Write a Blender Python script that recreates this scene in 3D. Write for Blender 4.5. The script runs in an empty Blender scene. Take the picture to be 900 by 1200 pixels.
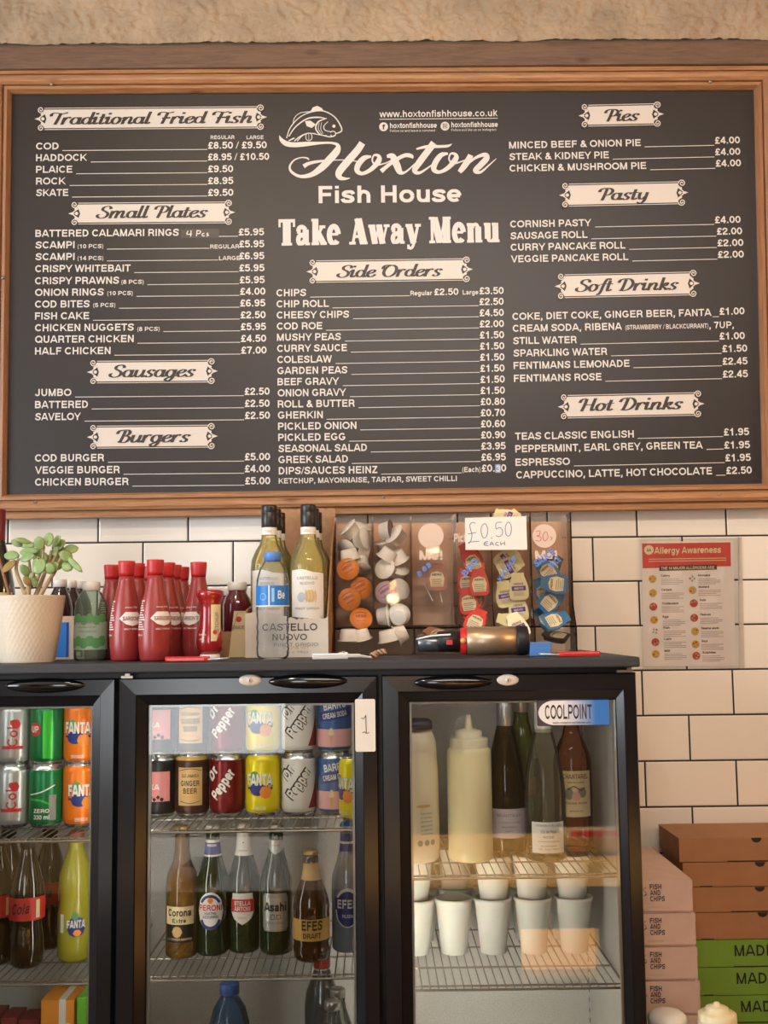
import bpy, bmesh, math, random
from mathutils import Matrix, Vector, Euler
PI = math.pi
random.seed(7)
SC = bpy.context.scene
COL = SC.collection

# ------------------------------------------------------------------ camera
IW, IH, F = 900, 1200, 1320.0
EYE = Vector((0.0, 0.0, 1.5))
PITCH, YAW, ROLL = math.atan(131 / 1320.0), 0.0087, 0.0115
RC = Matrix.Rotation(-YAW, 3, 'Z') @ Matrix.Rotation(PI / 2 + PITCH, 3, 'X') @ Matrix.Rotation(-ROLL, 3, 'Z')
cd = bpy.data.cameras.new('camera'); cam = bpy.data.objects.new('camera', cd); COL.objects.link(cam)
cam.matrix_world = Matrix.Translation(EYE) @ RC.to_4x4()
cd.sensor_fit = 'VERTICAL'; cd.sensor_height = 36.0; cd.lens = 36.0 * F / IH
cd.clip_start = 0.02; cd.clip_end = 60
SC.camera = cam

def ray(px, py):
    return RC @ Vector(((px - IW / 2) / F, -(py - IH / 2) / F, -1.0))
def at(px, py, Y):                       # point of the picture on the upright plane at depth Y
    d = ray(px, py); return EYE + d * (Y / d.y)
def atz(px, py, Z):                      # point of the picture on the level plane at height Z
    d = ray(px, py); return EYE + d * ((Z - EYE.z) / d.z)
def ax(px, py, Y): return at(px, py, Y).x

# ------------------------------------------------------------------ world, light, exposure
def lin(c):
    c /= 255.0
    return c / 12.92 if c <= 0.04045 else ((c + 0.055) / 1.055) ** 2.4
def rgb(r, g=None, b=None):
    if g is None: r, g, b = (r >> 16) & 255, (r >> 8) & 255, r & 255
    return (lin(r), lin(g), lin(b), 1.0)
w = bpy.data.worlds.new('world'); SC.world = w; w.use_nodes = True
bg = w.node_tree.nodes['Background']; bg.inputs[0].default_value = (0.80, 0.88, 1.0, 1); bg.inputs[1].default_value = 1.0

def area(name, loc, target, sx, sy, power, color, spread=PI):
    L = bpy.data.lights.new(name, 'AREA'); L.shape = 'RECTANGLE'; L.size = sx; L.size_y = sy
    L.energy = power; L.color = color; L.spread = spread
    o = bpy.data.objects.new(name, L); COL.objects.link(o); o.location = loc
    o.rotation_euler = (Vector(target) - Vector(loc)).to_track_quat('-Z', 'Y').to_euler()
    return o
# daylight through the shop front (left and behind) plus an unseen wash added to brighten the board
area('daylight_shopfront', (-1.0, -3.12, 1.66), (-1.0, 2.0, 1.66), 0.86, 1.9, 28, (0.95, 0.98, 1.0))
area('daylight_side', (-2.94, 0.2, 1.88), (0.2, 1.4, 1.6), 1.8, 1.55, 84, (0.86, 0.93, 1.0))
area('added_board_wash', (0.45, -0.1, 3.04), (0.45, 2.5, 2.2), 1.6, 0.3, 12, (1.0, 0.90, 0.80), 1.5)
for bx in (-.68, -.222, .23):                              # small fill lights added under the fridge roof, one per bay
    area('fridge_top_fill', (bx, 2.05, 1.379), (bx, 2.16, 0.9), .34, .02, 0.2, (1.0, 0.97, 0.92))
for bx, tx, pw in ((-.476, -.75, .5), (-.424, -.2, .5), (.034, .3, 1.3)):   # upright fill lights added out of sight behind the door posts
    area('fridge_side_fill', (bx, 2.024, .98 if bx < 0 else .80), (tx, 2.3, .94 if bx < 0 else .80), .012, .70 if bx < 0 else .38, pw, (1.0, 0.93, 0.82))

SC.view_settings.view_transform = 'Standard'
SC.view_settings.look = 'None'
SC.view_settings.gamma = 1.0
SC.view_settings.use_curve_mapping = False
SC.view_settings.exposure = 0.13
SC.cycles.transparent_max_bounces = 32
SC.cycles.max_bounces = 12
SC.cycles.caustics_reflective = False
SC.cycles.caustics_refractive = False

# ------------------------------------------------------------------ materials
MATS = {}
def mat(name, col, rough=0.5, metal=0.0, noise=0.0, nscale=40.0, bump=0.0, bscale=200.0, coat=0.0, sss=0.0, trans=0.0, spec=0.5, stretch=None):
    if name in MATS: return MATS[name]
    m = bpy.data.materials.new(name); m.use_nodes = True; MATS[name] = m
    nt = m.node_tree; p = nt.nodes['Principled BSDF']
    c = rgb(*col) if isinstance(col, tuple) else rgb(col)
    p.inputs['Base Color'].default_value = c
    p.inputs['Roughness'].default_value = rough; p.inputs['Metallic'].default_value = metal
    p.inputs['Specular IOR Level'].default_value = spec
    if coat: p.inputs['Coat Weight'].default_value = coat; p.inputs['Coat Roughness'].default_value = 0.08
    if sss: p.inputs['Subsurface Weight'].default_value = sss; p.inputs['Subsurface Scale'].default_value = 0.01
    if trans: p.inputs['Transmission Weight'].default_value = trans
    tc = mp = None
    if noise or bump:
        tc = nt.nodes.new('ShaderNodeTexCoord'); mp = nt.nodes.new('ShaderNodeMapping')
        nt.links.new(tc.outputs['Object'], mp.inputs['Vector'])
        if stretch: mp.inputs['Scale'].default_value = stretch
    if noise:
        n = nt.nodes.new('ShaderNodeTexNoise'); n.inputs['Scale'].default_value = nscale; n.inputs['Detail'].default_value = 6
        nt.links.new(mp.outputs[0], n.inputs['Vector'])
        r = nt.nodes.new('ShaderNodeValToRGB')
        r.color_ramp.elements[0].position = 0.3; r.color_ramp.elements[1].position = 0.7
        r.color_ramp.elements[0].color = tuple(max(0, v * (1 - noise)) for v in c[:3]) + (1,)
        r.color_ramp.elements[1].color = tuple(min(1, v * (1 + noise)) for v in c[:3]) + (1,)
        nt.links.new(n.outputs[0], r.inputs[0]); nt.links.new(r.outputs[0], p.inputs['Base Color'])
    if bump:
        n = nt.nodes.new('ShaderNodeTexNoise'); n.inputs['Scale'].default_value = bscale; n.inputs['Detail'].default_value = 5
        nt.links.new(mp.outputs[0], n.inputs['Vector'])
        b = nt.nodes.new('ShaderNodeBump'); b.inputs['Strength'].default_value = bump; b.inputs['Distance'].default_value = 0.002
        nt.links.new(n.outputs[0], b.inputs['Height']); nt.links.new(b.outputs[0], p.inputs['Normal'])
    return m
def glass(name, tint=(255, 255, 255), rough=0.03, ior=1.45, refl=1.0, haze=0.0, hazecol=(230, 230, 230)):
    """thin clear shell: see-through tinted film with a fresnel gloss and, if asked, a little milky scatter"""
    if name in MATS: return MATS[name]
    m = bpy.data.materials.new(name); m.use_nodes = True; MATS[name] = m
    nt = m.node_tree; nt.nodes.remove(nt.nodes['Principled BSDF']); out = nt.nodes['Material Output']
    t = nt.nodes.new('ShaderNodeBsdfTransparent'); t.inputs[0].default_value = rgb(*tint)
    g = nt.nodes.new('ShaderNodeBsdfGlossy'); g.inputs['Roughness'].default_value = rough; g.inputs[0].default_value = (refl, refl, refl, 1)
    f = nt.nodes.new('ShaderNodeFresnel'); f.inputs[0].default_value = ior
    mx = nt.nodes.new('ShaderNodeMixShader')
    base = t.outputs[0]
    if haze:
        d = nt.nodes.new('ShaderNodeBsdfDiffuse'); d.inputs[0].default_value = rgb(*hazecol)
        m2 = nt.nodes.new('ShaderNodeMixShader'); m2.inputs[0].default_value = haze
        nt.links.new(base, m2.inputs[1]); nt.links.new(d.outputs[0], m2.inputs[2]); base = m2.outputs[0]
    nt.links.new(f.outputs[0], mx.inputs[0]); nt.links.new(base, mx.inputs[1]); nt.links.new(g.outputs[0], mx.inputs[2])
    nt.links.new(mx.outputs[0], out.inputs[0])
    return m
def emis(name, col, s):
    if name in MATS: return MATS[name]
    m = bpy.data.materials.new(name); m.use_nodes = True; MATS[name] = m
    p = m.node_tree.nodes['Principled BSDF']; p.inputs['Emission Color'].default_value = rgb(*col); p.inputs['Emission Strength'].default_value = s
    return m

# ------------------------------------------------------------------ mesh builder
class MB:
    def __init__(s): s.v = []; s.f = []; s.m = []; s.sm = []
    def add(s, vs, fs, mi=0, smooth=False):
        o = len(s.v); s.v += [tuple(v) for v in vs]
        for f in fs: s.f.append(tuple(i + o for i in f)); s.m.append(mi); s.sm.append(smooth)
        return s
    def box(s, x0, x1, y0, y1, z0, z1, mi=0):
        vs = [(x, y, z) for z in (z0, z1) for y in (y0, y1) for x in (x0, x1)]
        return s.add(vs, [(0, 2, 3, 1), (4, 5, 7, 6), (0, 1, 5, 4), (2, 6, 7, 3), (0, 4, 6, 2), (1, 3, 7, 5)], mi)
    def hexa(s, p, mi=0):                # p: 8 points ordered like box()
        return s.add(p, [(0, 2, 3, 1), (4, 5, 7, 6), (0, 1, 5, 4), (2, 6, 7, 3), (0, 4, 6, 2), (1, 3, 7, 5)], mi)
    def lathe(s, prof, n=28, c=(0, 0, 0), mi=0, mis=None, sx=1.0, sy=1.0, smooth=True, a0=0, a1=2 * PI):
        full = abs(a1 - a0 - 2 * PI) < 1e-6
        k = n if full else n + 1
        vs = []; fs = []
        for (r, z) in prof:
            for i in range(k):
                a = a0 + (a1 - a0) * i / n
                vs.append((c[0] + r * sx * math.sin(a), c[1] - r * sy * math.cos(a), c[2] + z))
        o = len(s.v); s.v += vs
        for j in range(len(prof) - 1):
            for i in range(n):
                i2 = (i + 1) % k
                q = [j * k + i, j * k + i2, (j + 1) * k + i2, (j + 1) * k + i]
                if prof[j][0] < 1e-7: q = [q[0], q[2], q[3]]
                elif prof[j + 1][0] < 1e-7: q = [q[0], q[1], q[2]]
                s.f.append(tuple(o + t for t in q)); s.m.append(mis[j] if mis else mi); s.sm.append(smooth)
        return s
    def tube(s, pts, r, n=8, mi=0, cap=True):
        pts = [Vector(p) for p in pts]; N = len(pts); rr = r if isinstance(r, (list, tuple)) else [r] * N
        vs = []; up = None
        for i, p in enumerate(pts):
            t = (pts[min(i + 1, N - 1)] - pts[max(i - 1, 0)]).normalized()
            if up is None: up = t.orthogonal().normalized()
            up = (up - t * up.dot(t)).normalized() if (up - t * up.dot(t)).length > 1e-6 else t.orthogonal().normalized()
            b = t.cross(up)
            for k in range(n):
                a = 2 * PI * k / n; vs.append(p + (up * math.cos(a) + b * math.sin(a)) * rr[i])
        fs = [(i * n + k, i * n + (k + 1) % n, (i + 1) * n + (k + 1) % n, (i + 1) * n + k) for i in range(N - 1) for k in range(n)]
        s.add(vs, fs, mi, True)
        if cap: s.add(vs[:n], [tuple(reversed(range(n)))], mi); s.add(vs[-n:], [tuple(range(n))], mi)
        return s
    def put(s, vf, fn, mi=0, smooth=False):            # 2-D mesh through a mapping
        return s.add([fn(*p) for p in vf[0]], vf[1], mi, smooth)
    def xf(s, M):
        s.v = [tuple(M @ Vector(p)) for p in s.v]; return s
    def join(s, o, M=None, dmi=0):
        vs = o.v if M is None else [tuple(M @ Vector(p)) for p in o.v]
        k = len(s.v); s.v += vs
        s.f += [tuple(i + k for i in f) for f in o.f]; s.m += [m + dmi for m in o.m]; s.sm += o.sm
        return s
    def build(s, name, mats, parent=None, bevel=0.0, seg=2, solid=0.0, weld=False, recalc=False):
        me = bpy.data.meshes.new(name); me.from_pydata(s.v, [], s.f)
        if not isinstance(mats, (list, tuple)): mats = [mats]
        for m in mats: me.materials.append(m)
        me.polygons.foreach_set('material_index', s.m); me.polygons.foreach_set('use_smooth', s.sm)
        if weld or recalc:
            b = bmesh.new(); b.from_mesh(me)
            if weld: bmesh.ops.remove_doubles(b, verts=b.verts, dist=1e-5)
            bmesh.ops.recalc_face_normals(b, faces=b.faces); b.to_mesh(me); b.free()
        me.update()
        o = bpy.data.objects.new(name, me); COL.objects.link(o)
        if parent is not None: o.parent = parent
        if solid: md = o.modifiers.new('solid', 'SOLIDIFY'); md.thickness = solid; md.offset = 0
        if bevel: md = o.modifiers.new('bevel', 'BEVEL'); md.width = bevel; md.segments = seg; md.limit_method = 'ANGLE'; md.angle_limit = 0.7
        return o

def thing(name, label, cat, loc=(0, 0, 0), rz=0.0, group=None):
    o = bpy.data.objects.new(name, None); COL.objects.link(o); o.location = loc; o.rotation_euler = (0, 0, rz)
    o.empty_display_size = 0.05
    o['label'] = label; o['category'] = cat
    if group: o['group'] = group
    return o
def tag(o, label, cat, group=None):
    o['label'] = label; o['category'] = cat
    if group: o['group'] = group
    return o
def struct(o): o['kind'] = 'structure'; return o
def dup(root, loc, rz=0.0, label=None, group=None):
    r = root.copy(); COL.objects.link(r); r.location = loc; r.rotation_euler = (0, 0, rz)
    if label: r['label'] = label
    if group: r['group'] = group
    for ch in list(root.children):
        c = ch.copy(); COL.objects.link(c); c.parent = r
        for g in list(ch.children):
            d = g.copy(); COL.objects.link(d); d.parent = c
    return r

# ------------------------------------------------------------------ lettering
_tc = {}
def text2d(s, bold=0.0, spacing=1.0):
    """flat letters; capital height 1, starting at u=0. returns ([(u,v)], faces, width)"""
    key = (s, bold, spacing)
    if key in _tc: return _tc[key]
    c = bpy.data.curves.new('t', 'FONT'); c.body = s; c.size = 1.0; c.offset = bold; c.resolution_u = 3; c.space_character = spacing
    o = bpy.data.objects.new('t', c); COL.objects.link(o)
    dg = bpy.context.evaluated_depsgraph_get(); me = bpy.data.meshes.new_from_object(o.evaluated_get(dg))
    CH = 0.729
    vs = [(v.co.x / CH, v.co.y / CH) for v in me.vertices]; fs = [tuple(p.vertices) for p in me.polygons]
    bpy.data.objects.remove(o); bpy.data.curves.remove(c); bpy.data.meshes.remove(me)
    if vs:
        x0 = min(p[0] for p in vs); x1 = max(p[0] for p in vs); vs = [(p[0] - x0, p[1]) for p in vs]
    else: x0 = x1 = 0
    _tc[key] = (vs, fs, x1 - x0); return _tc[key]

def crom(pts, n=6):
    out = []
    P = [pts[0]] + list(pts) + [pts[-1]]
    for i in range(1, len(P) - 2):
        p0, p1, p2, p3 = P[i - 1], P[i], P[i + 1], P[i + 2]
        for k in range(n):
            t = k / n
            out.append(tuple(0.5 * (2 * b + (c - a) * t + (2 * a - 5 * b + 4 * c - d) * t * t + (3 * b - a - 3 * c + d) * t ** 3)
                             for a, b, c, d in zip(p0, p1, p2, p3)))
    out.append(tuple(pts[-1])); return out
def ribbon(pts, smooth=6, wfn=None, w=0.1):
    """2-D stroke. pts (x,y) or (x,y,width). returns (verts, faces)"""
    if len(pts[0]) == 2: pts = [(x, y, w) for x, y in pts]
    if smooth: pts = crom(pts, smooth)
    vs = []; N = len(pts)
    for i, (x, y, ww) in enumerate(pts):
        a = pts[max(i - 1, 0)]; b = pts[min(i + 1, N - 1)]
        dx, dy = b[0] - a[0], b[1] - a[1]; L = math.hypot(dx, dy) or 1e-9
        if wfn: ww = wfn(dx / L, dy / L, i / max(1, N - 1)) * (ww / w if w else 1)
        nx, ny = -dy / L * ww / 2, dx / L * ww / 2
        vs += [(x + nx, y + ny), (x - nx, y - ny)]
    fs = [(2 * i + 1, 2 * i + 3, 2 * i + 2, 2 * i) for i in range(N - 1)]
    return vs, fs
def disc2d(cx, cy, r, n=16, ry=None):
    ry = r if ry is None else ry
    return [(cx + r * math.cos(2 * PI * i / n), cy + ry * math.sin(2 * PI * i / n)) for i in range(n)], [tuple(range(n))]
def rect2d(x0, y0, x1, y1): return [(x0, y0), (x1, y0), (x1, y1), (x0, y1)], [(0, 1, 2, 3)]
def rrect2d(x0, y0, x1, y1, r, n=5):
    vs = []
    for (cx, cy, a) in ((x1 - r, y0 + r, -PI / 2), (x1 - r, y1 - r, 0), (x0 + r, y1 - r, PI / 2), (x0 + r, y0 + r, PI)):
        vs += [(cx + r * math.cos(a + PI / 2 * i / n), cy + r * math.sin(a + PI / 2 * i / n)) for i in range(n + 1)]
    return vs, [tuple(range(len(vs)))]
def dense(vf, step):                       # cut a rectangle-like 2-D patch finely so that it can be wrapped round a bottle
    (x0, y0), (x1, _), (_, y1), _ = vf[0]
    n = max(1, int((x1 - x0) / step)); vs = []; fs = []
    for i in range(n + 1):
        x = x0 + (x1 - x0) * i / n; vs += [(x, y0), (x, y1)]
    fs = [(2 * i, 2 * i + 2, 2 * i + 3, 2 * i + 1) for i in range(n)]
    return vs, fs
def flat(o, ex=(1, 0, 0), ey=(0, 0, 1), k=1.0, kx=None):
    o = Vector(o); ex = Vector(ex); ey = Vector(ey); kx = k if kx is None else kx
    n_ = ex.cross(ey).normalized()
    return lambda u, v, l=0: o + ex * (u * kx) + ey * (v * k) + n_ * (l * 4e-5)
def wrap(r, cx=0, cy=0, z0=0, k=1.0, a0=0.0, kx=None):   # u along the circumference, centre of the label faces -Y (towards the room)
    kx = k if kx is None else kx
    rf = r if callable(r) else (lambda z: r)
    def fn(u, v, l=0):
        z = z0 + v * k; R = rf(z) + l * 4e-5; a = a0 + u * kx / R
        return Vector((cx + R * math.sin(a), cy - R * math.cos(a), z))
    return fn
def ctext(s, W=None, H=1.0, bold=0.02, sp=1.0):           # centred text scaled to height H (and width W if given): returns 2-D mesh
    vs, fs, w_ = text2d(s, bold, sp); kx = (W / w_) if W else H
    return [(x * kx - (W if W else w_ * H) / 2, y * H) for x, y in vs], fs
# ------------------------------------------------------------------ drawn alphabets
def EL(cx, cy, rx, ry, a0=0, a1=360, n=None):
    n = n or max(4, int(abs(a1 - a0) / 18))
    return [(cx + rx * math.cos(math.radians(a0 + (a1 - a0) * i / n)), cy + ry * math.sin(math.radians(a0 + (a1 - a0) * i / n))) for i in range(n + 1)]
def CR(*p): return crom(list(p), 4)
_B, _T, _S = .095, .905, .2
def st(x, a=0, b=1): return [(x, a), (x, b)]
_SP = [(.82, .7), (.72, .86), (.47, .905), (.22, .8), (.22, .62), (.46, .52), (.7, .42), (.76, .25), (.6, .11), (.4, .095), (.18, .17), (.12, .33)]
_ARCH = CR((.19, .4), (.26, .58), (.42, .655), (.6, .58), (.66, .42)) + [(.66, 0)]
GROT = {
 'A': (1.0, [[(.08, -.05), (.47, 1.05)], [(.92, -.05), (.53, 1.05)], [(.25, .29), (.75, .29)]]),
 'B': (1.0, [st(_S), [(.2, _T)] + EL(.56, .71, .22, .195, 90, -90) + [(.2, .515)], [(.2, .515)] + EL(.58, .305, .25, .21, 90, -90) + [(.2, _B)]]),
 'C': (1.0, [EL(.53, .5, .38, .405, 40, 320)]), 'D': (1.0, [st(_S), [(.2, _T)] + EL(.45, .5, .37, .405, 90, -90) + [(.2, _B)]]),
 'E': (.93, [st(_S), [(.2, _T), (.85, _T)], [(.2, .52), (.8, .52)], [(.2, _B), (.87, _B)]]),
 'F': (.85, [st(_S), [(.2, _T), (.8, _T)], [(.2, .5), (.74, .5)]]),
 'G': (1.08, [EL(.54, .5, .39, .405, 42, 335) + [(.9, .44), (.58, .44)]]),
 'H': (1.0, [st(.2), st(.8), [(.2, .5), (.8, .5)]]), 'I': (.39, [st(.195)]),
 'J': (.77, [[(.56, 1), (.56, .35)] + EL(.33, .3, .23, .205, 0, -180)]),
 'K': (1.0, [st(_S), [(.2, .33), (.9, 1.12)], [(.42, .58), (.95, -.12)]]), 'L': (.85, [st(_S), [(.2, _B), (.8, _B)]]),
 'M': (1.16, [st(.19), st(.97), [(.2, 1.08), (.58, -.02)], [(.96, 1.08), (.58, -.02)]]),
 'N': (1.0, [st(.2), st(.8), [(.2, 1.0), (.8, 0)]]), 'O': (1.08, [EL(.54, .5, .42, .405)]),
 'P': (.93, [st(_S), [(.2, _T)] + EL(.55, .675, .25, .23, 90, -90) + [(.2, .445)]]),
 'Q': (1.08, [EL(.54, .5, .42, .405), [(.62, .27), (1.0, -.04)]]),
 'R': (1.0, [st(_S), [(.2, _T)] + EL(.57, .685, .24, .22, 90, -90) + [(.2, .465)], CR((.58, .47), (.75, .38), (.79, .2), (.86, -.05))]),
 'S': (.93, [CR(*_SP)]), 'T': (.85, [[(.03, _T), (.82, _T)], st(.425)]),
 'U': (1.0, [[(.2, 1), (.2, .38)] + EL(.5, .36, .3, .265, 180, 360) + [(.8, .38), (.8, 1)]]),
 'V': (.93, [[(.08, 1.05), (.465, -.03)], [(.85, 1.05), (.465, -.03)]]),
 'W': (1.31, [[(.08, 1.06), (.36, -.05)], [(.36, -.05), (.655, 1.05)], [(.655, 1.05), (.95, -.05)], [(.95, -.05), (1.23, 1.06)]]),
 'X': (.93, [[(.08, 1.08), (.85, -.08)], [(.85, 1.08), (.08, -.08)]]),
 'Y': (.93, [[(.06, 1.08), (.465, .4)], [(.87, 1.08), (.465, .4)], [(.465, .45), (.465, 0)]]),
 'Z': (.85, [[(.08, _T), (.77, _T)], [(.7, .92), (.13, .08)], [(.06, _B), (.79, _B)]]),
 '0': (.77, [EL(.385, .5, .26, .405)]), '1': (.77, [st(.44), [(.44, .78), (.14, .7)]]),
 '2': (.77, [CR((.13, .62), (.18, .82), (.38, .905), (.6, .82), (.6, .62), (.45, .45), (.22, .27), (.15, .12)), [(.07, _B), (.7, _B)]]),
 '3': (.77, [CR((.13, .72), (.22, .87), (.4, .905), (.58, .82), (.57, .62), (.34, .53)), CR((.34, .53), (.6, .46), (.63, .26), (.5, .11), (.34, .095), (.18, .15), (.1, .3))]),
 '4': (.77, [st(.53), [(.53, .98), (.1, .32)], [(.05, .28), (.74, .28)]]),
 '5': (.77, [[(.2, _T), (.67, _T)], [(.22, .97), (.16, .47)], CR((.16, .5), (.3, .6), (.5, .58), (.64, .42), (.62, .22), (.48, .11), (.3, .095), (.1, .24))]),
 '6': (.77, [EL(.39, .31, .25, .215), CR((.62, .76), (.52, .89), (.38, .905), (.2, .78), (.14, .5), (.14, .3))]),
 '7': (.77, [[(.05, _T), (.71, _T)], CR((.64, .88), (.44, .5), (.33, 0))]),
 '8': (.77, [EL(.385, .725, .2, .185), EL(.385, .3, .26, .21)]),
 '9': (.77, [EL(.38, .69, .25, .215), CR((.15, .24), (.25, .11), (.39, .095), (.57, .22), (.63, .5), (.63, .7))]),
 '\u00a3': (.77, [CR((.66, .72), (.58, .86), (.42, .905), (.27, .82), (.26, .64), (.33, .45), (.32, .25), (.2, .1)), [(.07, _B), (.72, _B)], [(.07, .48), (.56, .48)]]),
 '&': (1.0, [CR((.95, -.05), (.55, .42), (.33, .68), (.33, .83), (.47, .905), (.6, .82), (.57, .66), (.35, .5), (.18, .33), (.2, .16), (.38, .095), (.6, .16), (.8, .46))]),
 '/': (.39, [[(.02, -.06), (.37, 1.06)]]), ',': (.39, [[(.195, .19), (.195, 0)], [(.2, .06), (.12, -.17)]]), '.': (.39, [[(.195, .19), (.195, 0)]]),
 '(': (.46, [EL(.55, .38, .33, .72, 125, 235)]), ')': (.46, [EL(-.09, .38, .33, .72, 55, -55)]), '-': (.46, [[(.05, .35), (.42, .35)]]),
 '!': (.39, [st(.195, .3, 1), st(.195, 0, .19)]), "'": (.3, [st(.15, .7, 1)]),
 'a': (.77, [CR((.13, .5), (.22, .64), (.38, .66), (.54, .61), (.58, .46)) + [(.58, .12), (.64, 0)], CR((.58, .42), (.36, .38), (.17, .3), (.15, .17), (.26, .08), (.42, .11), (.57, .25))]),
 'b': (.85, [st(.19), EL(.44, .37, .24, .285)]), 'c': (.77, [EL(.42, .37, .28, .285, 45, 315)]), 'd': (.85, [st(.66), EL(.41, .37, .24, .285)]),
 'e': (.77, [EL(.4, .37, .28, .285, 0, 315), [(.14, .36), (.7, .36)]]), 'f': (.46, [CR((.22, 0), (.22, .75), (.27, .88), (.45, .905)), [(.03, .66), (.44, .66)]]),
 'g': (.85, [EL(.41, .37, .24, .285), [(.66, .74), (.66, .05)] + CR((.66, 0), (.58, -.16), (.38, -.2), (.16, -.1))]),
 'h': (.85, [st(.19), _ARCH]), 'i': (.39, [st(.195, 0, .74), st(.195, .84, 1)]), 'j': (.39, [CR((.195, .74), (.195, -.05), (.05, -.2)), st(.195, .84, 1)]),
 'k': (.77, [st(.19), [(.19, .26), (.66, .82)], [(.36, .47), (.72, -.08)]]), 'l': (.39, [st(.195)]),
 'm': (1.24, [st(.19, 0, .74), _ARCH[:-1] + [(.62, 0)], [(x + .43, y) for x, y in _ARCH]]), 'n': (.85, [st(.19, 0, .74), _ARCH]),
 'o': (.85, [EL(.425, .37, .29, .285)]), 'p': (.85, [st(.19, -.26, .74), EL(.44, .37, .24, .285)]), 'q': (.85, [st(.66, -.26, .74), EL(.41, .37, .24, .285)]),
 'r': (.54, [st(.19, 0, .74), CR((.19, .35), (.25, .55), (.35, .64), (.52, .65))]), 's': (.77, [CR(*[(x * .8, .085 + (y - .095) * .705) for x, y in _SP])]),
 't': (.46, [CR((.22, .95), (.22, .22), (.27, .1), (.44, .09)), [(.03, .66), (.44, .66)]]),
 'u': (.85, [[(.85 - x, .74 - y) for x, y in _ARCH], st(.66, 0, .74)]), 'v': (.77, [[(.08, .8), (.385, -.03)], [(.69, .8), (.385, -.03)]]),
 'w': (1.08, [[(.08, .8), (.3, -.03)], [(.3, -.03), (.54, .77)], [(.54, .77), (.78, -.03)], [(.78, -.03), (1.0, .8)]]),
 'x': (.77, [[(.06, .82), (.71, -.08)], [(.71, .82), (.06, -.08)]]), 'y': (.77, [[(.08, .8), (.385, 0)], [(.69, .82), (.4, .05), (.3, -.17), (.12, -.18)]]),
 'z': (.7, [[(.06, .65), (.62, .65)], [(.56, .66), (.12, .08)], [(.05, .09), (.64, .09)]]),
}
_TALL = set('bdfhklt')
_gc = {}
def gtext(s, t=.19, wfn=None, font=GROT):
    """upright block letters. capital height 1, from u=0 -> (verts, faces, width)"""
    key = (s, t)
    if key in _gc: return _gc[key]
    V = []; Fc = []; x = 0.0
    for ch in s:
        if ch == ' ': x += .36; continue
        if ch not in font: x += .4; continue
        w, strokes = font[ch]
        lo = -.3 if ch in 'gjpqy,()' else 0.0
        hi = 1.0 if (not ch.islower() or ch in _TALL or ch in 'ij') else .74
        if ch in '()': hi = 1.1
        for li, sk in enumerate(strokes):
            vs, fs = ribbon(sk, 0, None, t if ch not in '/()' else t * .6)
            o = len(V); V += [(x + px, min(hi, max(lo, py)), li + i_ / (4.0 * len(vs))) for i_, (px, py) in enumerate(vs)]; Fc += [tuple(i + o for i in f) for f in fs]
        x += w
    if V:
        x0 = min(p[0] for p in V); V = [(p[0] - x0, p[1], p[2]) for p in V]; x = max(p[0] for p in V)
    _gc[key] = (V, Fc, x); return _gc[key]
def gc(s, W=None, H=1.0, t=.19):                         # centred block text, capital height H, total width W
    vs, fs, w_ = gtext(s, t); kx = (W / w_) if W else H; Wt = W if W else w_ * H
    return [(x * kx - Wt / 2, y * H, l) for x, y, l in vs], fs

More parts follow.
